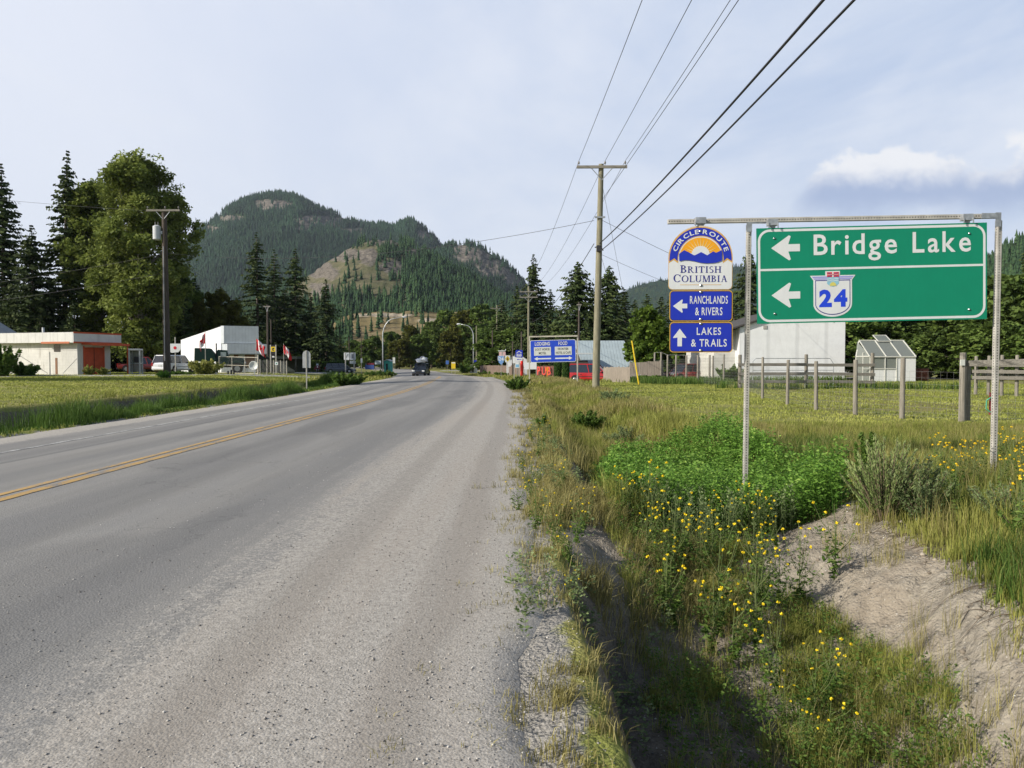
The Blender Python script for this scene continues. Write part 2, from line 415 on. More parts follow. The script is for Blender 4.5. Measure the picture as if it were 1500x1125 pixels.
gr = t.mix(t.ramp(grit2, .30, .72), (.275, .256, .226), (.45, .42, .372))
gr = t.mix(t.math('MULTIPLY', t.ramp(grit, .50, .68), .6), gr, (.56, .54, .50))
gr = t.mix(t.math('MULTIPLY', t.ramp(grit, .46, .30), .65), gr, (.12, .112, .10))
gr = t.mix(t.math('MULTIPLY', t.ramp(streak, .45, .7), .45), gr, (.36, .315, .265))
for tc_ in (-1.55, -.55): gr = t.mix(t.math('MULTIPLY', band(tc_, .28), .30), gr, (.175, .160, .140))
edge = t.math('ADD', lat, t.math('ADD', t.math('MULTIPLY', t.math('SUBTRACT', streak, .5), 1.6), t.math('MULTIPLY', t.math('SUBTRACT', blot, .5), .9)))
fr = t.ramp(edge, -3.4, -1.0)
fl = t.ramp(t.math('ADD', t.math('MULTIPLY', lat, -1), t.math('MULTIPLY', t.math('SUBTRACT', blot, .5), .5)), 9.7, 10.7)
f = t.math('MAXIMUM', fr, fl)
dust = t.math('MULTIPLY', t.math('MULTIPLY', f, t.math('SUBTRACT', 1.0, f)), 4.0)
fac = t.ramp(t.math('ADD', f, t.math('MULTIPLY', t.math('SUBTRACT', grit2, .5), t.math('MULTIPLY', dust, 1.1))), .3, .75)
farf = t.ramp(lon, 50, 110)                      # paler dusty surface by the junction
col = t.mix(fac, t.mix(t.math('MULTIPLY', farf, .5), asp, (.30, .29, .275)), gr)
# thin crack lines
vc = t.node('ShaderNodeTexVoronoi', feature='DISTANCE_TO_EDGE'); vc.inputs['Scale'].default_value = .55
wp = t.node('ShaderNodeVectorMath', operation='ADD'); t.put(wp.inputs[0], pos); 
ns = t.node('ShaderNodeTexNoise'); t.put(ns.inputs['Vector'], pos); ns.inputs['Scale'].default_value = 2.0; ns.inputs['Detail'].default_value = 4
t.put(wp.inputs[1], ns.outputs[1]); t.put(vc.inputs['Vector'], wp.outputs[0])
crk = t.math('MULTIPLY', t.math('SUBTRACT', 1.0, t.ramp(vc.outputs['Distance'], .004, .013)), t.ramp(t.noise(pos, .35, 3), .52, .62))
col = t.mix(t.math('MULTIPLY', t.math('MULTIPLY', crk, .22), t.math('SUBTRACT', 1.0, fac)), col, (.06, .06, .06))
t.put(b.inputs['Base Color'], col); b.inputs['Roughness'].default_value = .9; b.inputs['Specular IOR Level'].default_value = .18
vor = t.node('ShaderNodeTexVoronoi'); t.put(vor.inputs['Vector'], pos); vor.inputs['Scale'].default_value = 70
hh = t.math('SUBTRACT', t.math('MULTIPLY', grit, .9), t.math('MULTIPLY', vor.outputs['Distance'], .8))
bp = t.node('ShaderNodeBump'); bp.inputs['Strength'].default_value = .45; bp.inputs['Distance'].default_value = .008
t.put(bp.inputs['Height'], hh); t.put(b.inputs['Normal'], bp.outputs[0])
road = np_mesh('road', RV, rf, m, smooth=True, attrs={'lat': RU})
tag(road, kind='structure', label='weathered two-lane road with gravel shoulders')
M_ROAD = m

def paint_mat(name, c, wear):
    m = bpy.data.materials.new(name); m.use_nodes = True; t = NT(m.node_tree); b = t.n['Principled BSDF']
    pos = t.node('ShaderNodeNewGeometry').outputs['Position']
    n = t.noise(pos, 38, 5, .7); n2 = t.noise(pos, 3, 4, .6)
    f = t.ramp(t.math('ADD', n, t.math('MULTIPLY', t.math('SUBTRACT', n2, .5), .7)), wear, wear + .16)
    t.put(b.inputs['Base Color'], t.mix(f, (.18, .18, .175), c)); b.inputs['Roughness'].default_value = .8
    return m
def stripe(name, u0, wd, y0, y1, m_, label, rag=.012):
    ys = axis([(y0, y1, .12 if y1 < 70 else 1, .5 if y1 < 70 else 2)]) if y1 - y0 > 3 else np.linspace(y0, y1, 8)
    r1 = (fbm(ys * 9, ys * 0 + u0, 3) - .5) * rag * 3; r2 = (fbm(ys * 9, ys * 0 + u0 + 20, 3) - .5) * rag * 3
    ua = u0 - wd / 2 + r1; ub = u0 + wd / 2 + r2
    A = np.stack([ua + xcur(ys), ys, road_z(ua, ys) + .006], 1); B = np.stack([ub + xcur(ys), ys, road_z(ub, ys) + .006], 1)
    V = np.empty((2 * len(ys), 3)); V[0::2] = A; V[1::2] = B
    k = np.arange(len(ys) - 1) * 2
    return tag(np_mesh(name, V, np.stack([k, k + 1, k + 3, k + 2], 1), m_), kind='structure', label=label)
M_YEL = paint_mat('yellow_paint', (.46, .29, .095), .37); M_WHT = paint_mat('white_paint', (.52, .52, .50), .43)
stripe('road_marking', -5.86, .115, -20, 60, M_YEL, 'left stripe of the double yellow centre line')
stripe('road_marking', -5.64, .115, -20, 60, M_YEL, 'right stripe of the double yellow centre line')
stripe('road_marking', -5.75, .32, 64, 84, M_YEL, 'short yellow centre line beyond the junction')
stripe('road_marking', -9.05, .10, -20, 52, M_WHT, 'thin worn white edge line')

# side lane on the left, beyond the lawn; gravel yard by the minivan; lane on the right
def strip_sheet(name, pts, wid, m_, label, dz=.03, n=60):
    ts = np.linspace(0, 1, n); P_ = np.array(pts); tt = np.linspace(0, 1, len(pts))
    cx = np.interp(ts, tt, P_[:, 0]); cy = np.interp(ts, tt, P_[:, 1])
    tx = np.gradient(cx); ty = np.gradient(cy); L = np.hypot(tx, ty); nx_, ny_ = -ty / L, tx / L
    rows = []
    K = 9
    for k in range(K):
        s = (k / (K - 1) - .5) * wid * (1 + .0 * ts) + (fbm(ts * 30, ts * 0 + k, 2) - .5) * (.6 if k in (0, K - 1) else 0)
        rows.append(np.stack([cx + nx_ * s, cy + ny_ * s], 1))
    XY = np.stack(rows, 1)              # n, K, 2
    X_, Y_ = XY[..., 0].ravel(), XY[..., 1].ravel()
    z = H(X_, Y_).reshape(n, K)
    zz = np.maximum(z, z) + dz; zz[:, 0] -= dz + .03; zz[:, -1] -= dz + .03
    i2 = (np.arange(n - 1)[:, None] * K + np.arange(K - 1)[None]).ravel()
    return tag(np_mesh(name, np.stack([X_, Y_, zz.ravel()], 1), np.stack([i2, i2 + 1, i2 + 1 + K, i2 + K], 1), m_, smooth=True), kind='structure', label=label)
M_LANE = mat('lane_gravel', (.33, .32, .30), .95, var=.18, vscale=1.5, bump=.5, bscale=20)
strip_sheet('side_lane', [(-120, 38), (-44, 51.5), (-31, 57.5), (-25, 62), (-16, 70)], 5.0, M_LANE, 'pale gravel lane running behind the left lawn', dz=.05)
strip_sheet('gravel_yard', [(-80, 104), (-42, 106), (-26, 108), (-17, 110)], 30.0, M_LANE, 'gravel yard where the dark minivan stands', dz=.05)
strip_sheet('driveway', [(-4, 86), (4, 80), (14, 78), (60, 80)], 6.0, M_LANE, 'pale driveway crossing the right verge', dz=.05)
strip_sheet('side_road', [(-18, 175), (10, 158), (60, 150), (200, 145)], 9.0, M_LANE, 'paved side road leaving to the right', dz=.06)
M_LAWN = mat('lawn_green', (.075, .14, .028), .95, var=.3, vscale=2, bump=.5, bscale=30)
strip_sheet('green_lawn', [(1.5, 60), (6, 59), (10, 60), (13, 62)], 13, M_LAWN, 'watered green lawn by the red van', dz=.03)
# ------------------------------------------------------------------ hills and mountain
def veg_mat(name, cols, trans=.25, rough=.7, objvar=.25, posscale=.3, posvar=.25):
    """cols: list of colours picked by the 'tint' attribute of the mesh"""
    m = bpy.data.materials.new(name); m.use_nodes = True; t = NT(m.node_tree); b = t.n['Principled BSDF']
    a = t.node('ShaderNodeAttribute', attribute_name='tint').outputs['Fac']
    r = t.node('ShaderNodeValToRGB'); t.put(r.inputs[0], a)
    el = r.color_ramp.elements
    while len(el) < len(cols): el.new(.5)
    for i, c in enumerate(cols): el[i].position = i / (len(cols) - 1); el[i].color = (*c, 1)
    pos = t.node('ShaderNodeNewGeometry').outputs['Position']
    n = t.ramp(t.noise(pos, posscale, 3, .6), .3, .7)
    oi = t.node('ShaderNodeObjectInfo').outputs['Random']
    k = t.math('ADD', 1 - posvar - objvar * .5, t.math('ADD', t.math('MULTIPLY', n, posvar * 2), t.math('MULTIPLY', oi, objvar)))
    cc = t.node('ShaderNodeCombineXYZ')
    for i in range(3): t.put(cc.inputs[i], k)
    col = t.mix(1.0, r.outputs[0], cc.outputs[0], 'MULTIPLY')
    t.put(b.inputs['Base Color'], col); b.inputs['Roughness'].default_value = rough; b.inputs['Specular IOR Level'].default_value = .2
    if trans:
        tr = t.node('ShaderNodeBsdfTranslucent'); t.put(tr.inputs[0], col)
        ms = t.node('ShaderNodeMixShader'); ms.inputs[0].default_value = trans
        t.l.new(b.outputs[0], ms.inputs[1]); t.l.new(tr.outputs[0], ms.inputs[2]); t.l.new(ms.outputs[0], t.n['Material Output'].inputs[0])
    return m

def hill_mat(name, grass, rock, scree=.02):
    m = bpy.data.materials.new(name); m.use_nodes = True; t = NT(m.node_tree); b = t.n['Principled BSDF']
    pos = t.node('ShaderNodeNewGeometry').outputs['Position']
    za = t.node('ShaderNodeAttribute', attribute_name='rock').outputs['Fac']
    n1 = t.noise(pos, scree, 6, .65); n2 = t.noise(t.scale(pos, (1, 1, 2.5)), scree * 6, 5, .65)
    g = t.mix(t.ramp(n1, .35, .65), grass[0], grass[1])
    r = t.mix(t.ramp(n2, .35, .65), rock[0], rock[1])
    f = t.ramp(t.math('ADD', za, t.math('MULTIPLY', t.math('SUBTRACT', n2, .5), .8)), .3, .6)
    t.put(b.inputs['Base Color'], t.mix(f, g, r)); b.inputs['Roughness'].default_value = 1; b.inputs['Specular IOR Level'].default_value = 0
    bp = t.node('ShaderNodeBump'); bp.inputs['Strength'].default_value = 1; bp.inputs['Distance'].default_value = .06 / scree
    t.put(bp.inputs['Height'], n2); t.put(b.inputs['Normal'], bp.outputs[0])
    return m

def tree_cones(name, V3, Hs, m_, tiers=3, n=6, wid=.17, label=None, seed=1):
    """a wood of small firs: every tree a few ragged stacked skirts; V3 (k,3) bases, Hs (k,) heights"""
    r = np.random.default_rng(seed); k = len(V3)
    Vs = []; Ts = []; Ti = []; off = 0
    tint = r.random(k)
    for s in range(tiers):
        z0 = .08 + .9 * s / tiers; z1 = min(1.0, z0 + 1.25 / tiers + .05)
        rad = wid * (1 - z0) ** .8
        ang = r.random((k, 1)) * 6.28 + np.arange(n)[None] * 2 * np.pi / n
        rr = rad * (.65 + .7 * r.random((k, n))) * Hs[:, None]
        ring = np.stack([V3[:, 0:1] + np.cos(ang) * rr, V3[:, 1:2] + np.sin(ang) * rr, V3[:, 2:3] + (z0 + (r.random((k, n)) - .5) * .08) * Hs[:, None]], 2)
        apex = V3 + np.stack([np.zeros(k), np.zeros(k), z1 * Hs], 1)
        vv = np.concatenate([ring, apex[:, None]], 1)              # k, n+1, 3
        base = off + np.arange(k)[:, None] * (n + 1)
        tri = np.stack([base + np.arange(n)[None], base + (np.arange(n)[None] + 1) % n, np.repeat(base + n, n, 1)], 2)
        Vs.append(vv.reshape(-1, 3)); Ts.append(tri.reshape(-1, 3)); Ti.append(np.repeat(tint, n + 1) * .7 + .3 * r.random(k * (n + 1))); off += k * (n + 1)
    o = np_mesh(name, np.concatenate(Vs), None, m_, Ft=np.concatenate(Ts), tint=np.concatenate(Ti))
    return tag(o, label=label, cat='wood', kind='stuff')

def hill(name, prof, D0, D1, foot_py, m_, label, nsamp=420, nd=110, bulge=1.0, rough=30, rocks=(), seed=0, treepx=0.0):
    """ridge given as photo (px, py) points standing at distance D1; its flank runs down to D0 in front, and falls away behind"""
    prof = np.array(prof, float); pxs = np.linspace(prof[0, 0], prof[-1, 0], nsamp)
    pys = np.interp(pxs, prof[:, 0], prof[:, 1])
    k = np.exp(-np.linspace(-2, 2, 9) ** 2); k /= k.sum(); pys = np.convolve(np.pad(pys, 4, mode='edge'), k, 'valid')
    pys = pys + (fbm(pxs * .05 + seed, pxs * 0, 4) - .5) * 6 + treepx
    ridge = EYE + (HOR - pys) / F * D1
    tx = (pxs - VPX) / F
    ts = np.concatenate([np.linspace(0, 1, nd), 1 + np.linspace(0, 1, 26)[1:] * .6])
    T, I = np.meshgrid(ts, np.arange(nsamp), indexing='ij')
    D = D0 + (D1 - D0) * T; Xw = tx[I] * D
    z0 = EYE - (foot_py - HOR) / F * D0
    f = np.where(T <= 1, ss(0, 1, T * .93 + .0) * .45 + np.clip(T, 0, 1) ** bulge * .55, 1 - (T - 1) * .9)
    f = np.where(T <= 1, f / (ss(0, 1, np.array([.93]))[0] * .45 + .55), f)
    Zw = z0 + (ridge[I] - z0) * f
    sc = 900.0 / (D1)
    nn = (fbm(Xw / D1 * 14 + seed * 3.1, D / D1 * 14, 5) - .5) * rough * 2 + (1 - np.abs(fbm(Xw / D1 * 9 + seed, D / D1 * 5 + 4, 5) * 2 - 1)) * rough * 1.0 - rough * .8
    Zw = Zw + nn * np.sin(np.clip(T, 0, 1) * np.pi) ** .7
    ipx = VPX + Xw / D * F; ipy = HOR - (Zw - EYE) / D * F
    rock = np.zeros_like(Zw)
    for (rx, ry_, sx, sy_, amp) in rocks:
        rock = np.maximum(rock, amp * np.exp(-((ipx - rx) / sx) ** 2 - ((ipy - ry_) / sy_) ** 2))
    rn = fbm(ipx * .055 + seed, ipy * .12, 4)
    rock = np.clip(rock * 1.5 * (.25 + 1.5 * rn) - .12, 0, 1)
    Zw = Zw + rock * rough * .35 * (fbm(ipx * .2, ipy * .25, 3) - .2)
    V = np.stack([Xw.ravel(), D.ravel(), Zw.ravel()], 1)
    nr = len(ts)
    ii = (np.arange(nr - 1)[:, None] * nsamp + np.arange(nsamp - 1)[None]).ravel()
    o = np_mesh(name, V, np.stack([ii, ii + 1, ii + 1 + nsamp, ii + nsamp], 1), m_, smooth=True, attrs={'rock': rock.ravel()})
    tag(o, kind='structure', label=label)
    return dict(X=Xw, D=D, Z=Zw, rock=rock, T=T, px=ipx, py=ipy, nr=nr, ns=nsamp)

def sprinkle(h, k, Hrange, seed=3, thin=None, rockcut=.45, tmin=.02, uniform=True):
    r = np.random.default_rng(seed); nr, ns = h['nr'], h['ns']
    ti = r.random(k * 3) * (nr - 1.001); xi = r.random(k * 3) * (ns - 1.001)
    a = ti.astype(int); c = xi.astype(int); fa = ti - a; fc = xi - c
    def S(A): return (A[a, c] * (1 - fc) + A[a, c + 1] * fc) * (1 - fa) + (A[a + 1, c] * (1 - fc) + A[a + 1, c + 1] * fc) * fa
    x, y, z, rk, T, px, py = [S(h[q]) for q in ('X', 'D', 'Z', 'rock', 'T', 'px', 'py')]
    p = np.clip(1 - rk / rockcut, 0.03, 1)
    p = p * (T > tmin) * (T < 1.25)
    if thin is not None: p = p * thin(px, py, x, y)
    keep = r.random(len(x)) < p
    x, y, z = x[keep][:k], y[keep][:k], z[keep][:k]
    Hs = Hrange[0] + (Hrange[1] - Hrange[0]) * r.random(len(x)) ** 1.3
    return np.stack([x, y, z - .5], 1), Hs

ROCKC = ((.095, .085, .072), (.19, .17, .145))
M_FLOOR = hill_mat('mountain_ground', ((.022, .042, .018), (.042, .062, .026)), ROCKC, .010)
M_MID = hill_mat('hill_ground', ((.088, .092, .050), (.140, .128, .080)), ROCKC, .03)
M_BARE = hill_mat('bare_slope_ground', ((.165, .135, .068), (.245, .195, .11)), ((.33, .28, .21), (.42, .36, .27)), .05)
M_FIRS = veg_mat('far_fir_needles', [(.008, .026, .013), (.015, .042, .019), (.026, .058, .024)], trans=0, rough=.9, objvar=0, posscale=.004, posvar=.3)
M_FIRS2 = veg_mat('mid_fir_needles', [(.012, .034, .014), (.026, .058, .022), (.045, .080, .028)], trans=0, rough=.9, objvar=0, posscale=.02, posvar=.25)

hA = hill('mountain', [(180, 470), (250, 385), (272, 352), (300, 330), (330, 306), (362, 289), (400, 283), (432, 285), (462, 300), (505, 319), (545, 329), (575, 330), (590, 324), (606, 323), (624, 332), (641, 353), (652, 366), (668, 400), (700, 470)], 1500, 2700, 531, M_FLOOR,
          'high forested mountain with rocky outcrops', rocks=[(398, 302, 34, 9, .72), (466, 326, 42, 9, .85), (340, 322, 24, 9, .70), (312, 338, 14, 9, .8), (440, 336, 20, 7, .6), (510, 340, 40, 8, .5), (620, 345, 14, 12, .7), (360, 345, 60, 8, .35)], rough=46, seed=2, bulge=.85, treepx=4)
hB = hill('mountain_shoulder', [(610, 420), (640, 370), (660, 361), (685, 359), (705, 364), (730, 379), (750, 397), (764, 412), (780, 436), (800, 470)], 1300, 2100, 531, M_FLOOR,
          'lower rocky shoulder of the mountain', rocks=[(692, 376, 26, 12, 1.15), (722, 395, 24, 12, 1.1), (748, 415, 14, 12, .9), (675, 366, 12, 8, .8)], rough=26, seed=5, nsamp=240)
hC = hill('hill', [(300, 470), (380, 430), (440, 402), (480, 376), (510, 356), (540, 345), (570, 344), (600, 352), (640, 374), (690, 404), (740, 432), (790, 452), (840, 470)], 560, 1150, 531, M_MID,
          'forested hill with a pale rocky face', rocks=[(562, 352, 26, 9, 1.2), (498, 374, 20, 11, 1.0), (472, 398, 24, 16, .95), (540, 378, 18, 12, .9), (575, 392, 22, 12, .9), (470, 425, 22, 12, .8), (610, 372, 14, 6, .8), (520, 372, 30, 9, .7)], rough=13, seed=8, nsamp=360, bulge=.9, treepx=9)
hD = hill('bare_slope', [(440, 500), (480, 478), (500, 464), (530, 458), (570, 457), (620, 458), (680, 456), (740, 462), (800, 480), (840, 505)], 330, 540, 531, M_BARE,
          'dry tan hillside behind the junction', rocks=[(560, 462, 40, 3, 1.0), (640, 470, 30, 4, .8), (640, 500, 20, 10, .6)], rough=2.2, seed=12, nsamp=220, nd=70)
hE = hill('distant_hill', [(870, 470), (900, 438), (930, 420), (960, 413), (1000, 408), (1050, 396), (1100, 388), (1200, 370), (1300, 420), (1400, 450)], 2600, 3400, 531, M_FLOOR,
          'far blue-green hill on the right', rough=20, seed=21, nsamp=240, nd=60)
hF = hill('east_hill', [(1340, 470), (1400, 420), (1440, 385), (1462, 368), (1482, 356), (1510, 343), (1560, 325), (1640, 300), (1760, 290)], 420, 800, 531, M_FLOOR,
          'wooded hillside at the right edge', rough=8, seed=31, nsamp=200, nd=60)

v, hs = sprinkle(hA, 46000, (14, 30), 1, rockcut=.5); tree_cones('mountain_forest', v, hs, M_FIRS, 2, 5, .17, 'dark fir forest covering the high mountain', 1)
v, hs = sprinkle(hB, 9000, (11, 22), 2, rockcut=.5); tree_cones('shoulder_forest', v, hs, M_FIRS, 2, 5, .17, 'fir forest on the rocky lower shoulder', 2)
def thinC(px, py, x, y):
    line = ss(0, 46, (px - 520) * .55 + (py - 395) * -.35 + 20 * (fbm(x * .02, y * .02, 3) - .5) * 2)
    left = ss(20, 60, (500 - px) + (380 - py) * .9)            # dark wood on the far left flank
    top = ss(8, 0, py - np.interp(px, [480, 540, 600, 700], [372, 346, 354, 410]) - 2)
    p = np.clip(line + left, 0, 1) * (.06 + .94 * ss(.38, .52, fbm(x * .02, y * .03, 4)))
    low = ss(425, 445, py) * .75 * ss(.38, .5, fbm(x * .02 + 9, y * .03, 3))
    right = ss(580, 615, px) * .9
    return np.clip(.05 + np.maximum.reduce([p, low, right]) + .5 * top * (px > 500), 0, 1)
v, hs = sprinkle(hC, 9000, (9, 19), 3, thin=thinC, rockcut=.6); tree_cones('hillside_forest', v, hs, M_FIRS2, 4, 7, .165, 'fir wood on the pale rocky hill', 3)
def thinD(px, py, x, y):
    c = ss(.50, .62, fbm(x * .03 + 5, y * .05, 3))
    return np.clip(.04 + .9 * c * ss(560, 620, px) + .25 * ss(470, 455, py) + .7 * ss(530, 500, px), 0, 1)
v, hs = sprinkle(hD, 520, (6, 15), 4, thin=thinD, rockcut=2); tree_cones('slope_trees', v, hs, M_FIRS2, 6, 8, .15, 'scattered firs on the dry tan hillside', 4)
v, hs = sprinkle(hE, 9000, (14, 26), 5); tree_cones('distant_forest', v, hs, M_FIRS, 2, 5, .18, 'forest on the far blue-green hill', 5)
v, hs = sprinkle(hF, 3500, (9, 17), 6); tree_cones('east_forest', v, hs, M_FIRS2, 4, 7, .17, 'forest on the right edge hillside', 6)

# valley air
hz = MB(); hz.box((0, 1850, 345), (9400, 4700, 700))
M_HAZE = bpy.data.materials.new('haze_air'); M_HAZE.use_nodes = True; t = NT(M_HAZE.node_tree)
t.n.remove(t.n['Principled BSDF'])
pv = t.node('ShaderNodeVolumePrincipled'); pv.inputs['Color'].default_value = (.72, .82, .97, 1); pv.inputs['Density'].default_value = 4.5e-5; pv.inputs['Anisotropy'].default_value = 0.1
t.l.new(pv.outputs[0], t.n['Material Output'].inputs['Volume'])
haze = hz.build('haze', M_HAZE); tag(haze, kind='stuff', label='thin blue valley haze')
# ------------------------------------------------------------------ trees
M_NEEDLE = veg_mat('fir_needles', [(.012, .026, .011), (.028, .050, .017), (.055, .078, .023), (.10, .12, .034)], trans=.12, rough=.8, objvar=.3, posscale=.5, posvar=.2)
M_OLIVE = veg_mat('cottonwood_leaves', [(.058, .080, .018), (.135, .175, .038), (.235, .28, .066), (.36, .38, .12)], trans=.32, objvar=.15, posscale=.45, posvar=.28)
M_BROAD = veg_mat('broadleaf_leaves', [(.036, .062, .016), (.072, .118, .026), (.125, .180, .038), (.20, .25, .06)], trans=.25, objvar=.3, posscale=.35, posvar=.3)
M_MAPLE = veg_mat('maple_leaves', [(.045, .085, .014), (.085, .145, .020), (.14, .21, .030), (.20, .28, .05)], trans=.32, objvar=.15, posscale=.6, posvar=.2)
M_AUTUMN = veg_mat('yellowgreen_leaves', [(.040, .050, .010), (.075, .085, .015), (.12, .125, .022), (.16, .15, .03)], trans=.3, objvar=.2, posscale=.5, posvar=.3)
M_CEDAR = veg_mat('cedar_leaves', [(.022, .052, .012), (.05, .105, .02), (.085, .16, .028)], trans=.2, objvar=.1, posscale=2, posvar=.15)
M_BARK = mat('grey_bark', (.13, .105, .085), .95, var=.35, vscale=3, bump=.8, bscale=14)
M_BARKL = mat('pale_bark', (.26, .235, .20), .95, var=.3, vscale=3, bump=.7, bscale=12)

def quads_at(Cn, U, Vv, tint):
    """leaf quads from centres and half-axes"""
    k = len(Cn); V = np.empty((k, 4, 3))
    V[:, 0] = Cn - U - Vv; V[:, 1] = Cn + U - Vv; V[:, 2] = Cn + U + Vv; V[:, 3] = Cn - U + Vv
    return V.reshape(-1, 3), np.arange(k * 4).reshape(-1, 4), np.repeat(tint, 4)
def rand_unit(r, k):
    v = r.normal(size=(k, 3)); return v / np.linalg.norm(v, axis=1, keepdims=True)

def conifer_mesh(name, H_=18., R=3.2, whorls=40, per=6, seed=1, droop=.35, bare=.06, taper=1.0, gaps=.15, dens=1.0, lean=0.0):
    r = np.random.default_rng(seed); Cs = []; Us = []; Vs = []; T = []
    zz = bare + (1 - bare) * np.linspace(0, 1, whorls) ** .9
    gust = 1 + .28 * np.sin(zz * 21 + seed) * (1 - zz) + .22 * (r.random(whorls) - .5)
    for i, z in enumerate(zz):
        L0 = R * ((1 - z) ** (.85 * taper)) * (1.0 if z > .18 else .75 + z) * gust[i] + .12
        for q in range(per if z < .93 else 4):
            if r.random() < gaps: continue
            a = r.random() * 6.28; L = L0 * (.55 + .75 * r.random())
            d = np.array([math.cos(a), math.sin(a), 0]); s = np.array([-d[1], d[0], 0])
            n = max(3, int(L * 5 * dens))
            tt = (np.arange(n) + r.random(n)) / n
            dr = droop * (1 - z * .8) * (.6 + .8 * r.random())
            rise = .25 * z
            cx = d[None] * (tt * L)[:, None]
            cz = z * H_ - dr * L * tt ** 1.4 + rise * L * tt
            wdt = (.16 + .26 * np.sin(np.clip(tt, .1, 1) * 2.6)) * (.45 + .55 * min(1, L / 1.6))
            c = cx + s[None] * ((r.random(n) - .5) * wdt * 1.3)[:, None]; c[:, 2] += cz - .06
            # sprays lie across and droop
            side = np.where(r.random(n) < .5, 1, -1)[:, None]
            u = (s[None] * side * .8 + d[None] * .55 + np.array([0, 0, -1.0])[None] * (.25 + .5 * r.random((n, 1))))
            u = u / np.linalg.norm(u, axis=1, keepdims=True) * (wdt * .75)[:, None] * (.7 + .6 * r.random((n, 1)))
            w_ = np.cross(u, d[None] + .4 * r.normal(size=(n, 3))); w_ /= (np.linalg.norm(w_, axis=1, keepdims=True) + 1e-6)
            w_ *= (.055 + .075 * r.random((n, 1))) * (H_ / 18) ** .3
            Cs.append(c); Us.append(u); Vs.append(w_ + d[None] * .05)
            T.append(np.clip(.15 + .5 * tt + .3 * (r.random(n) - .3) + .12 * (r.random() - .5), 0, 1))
    Cn = np.concatenate(Cs); 
    Cn[:, 0] += lean * (Cn[:, 2] / H_) ** 2 * H_
    V, Fq, ti = quads_at(Cn, np.concatenate(Us), np.concatenate(Vs), np.concatenate(T))
    return V, Fq, ti

def trunk_mb(H_, r0, lean=0.0, n=7, wob=.05, seed=0, top=.99):
    rr = random.Random(seed); m = MB(); pts = []; rad = []
    for i in range(9):
        t = i / 8 * top; pts.append((lean * t * t * H_ + rr.uniform(-wob, wob) * (i > 0), rr.uniform(-wob, wob) * (i > 0), t * H_ - (.3 if i == 0 else 0))); rad.append(r0 * (1 - t) ** .8 + .015)
    m.tube(pts, rad, n); return m

def make_conifer(name, label, seed, H_, R, loc, group=None, cat='tree', **kw):
    o = thing(name, label, cat, loc, 0, group)
    lean = kw.get('lean', 0)
    trunk_mb(H_, .012 * H_ + .05, lean, seed=seed, top=.97).build('trunk', M_BARK, o, smooth=True)
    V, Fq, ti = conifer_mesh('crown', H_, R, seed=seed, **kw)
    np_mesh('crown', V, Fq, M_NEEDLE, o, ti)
    return o

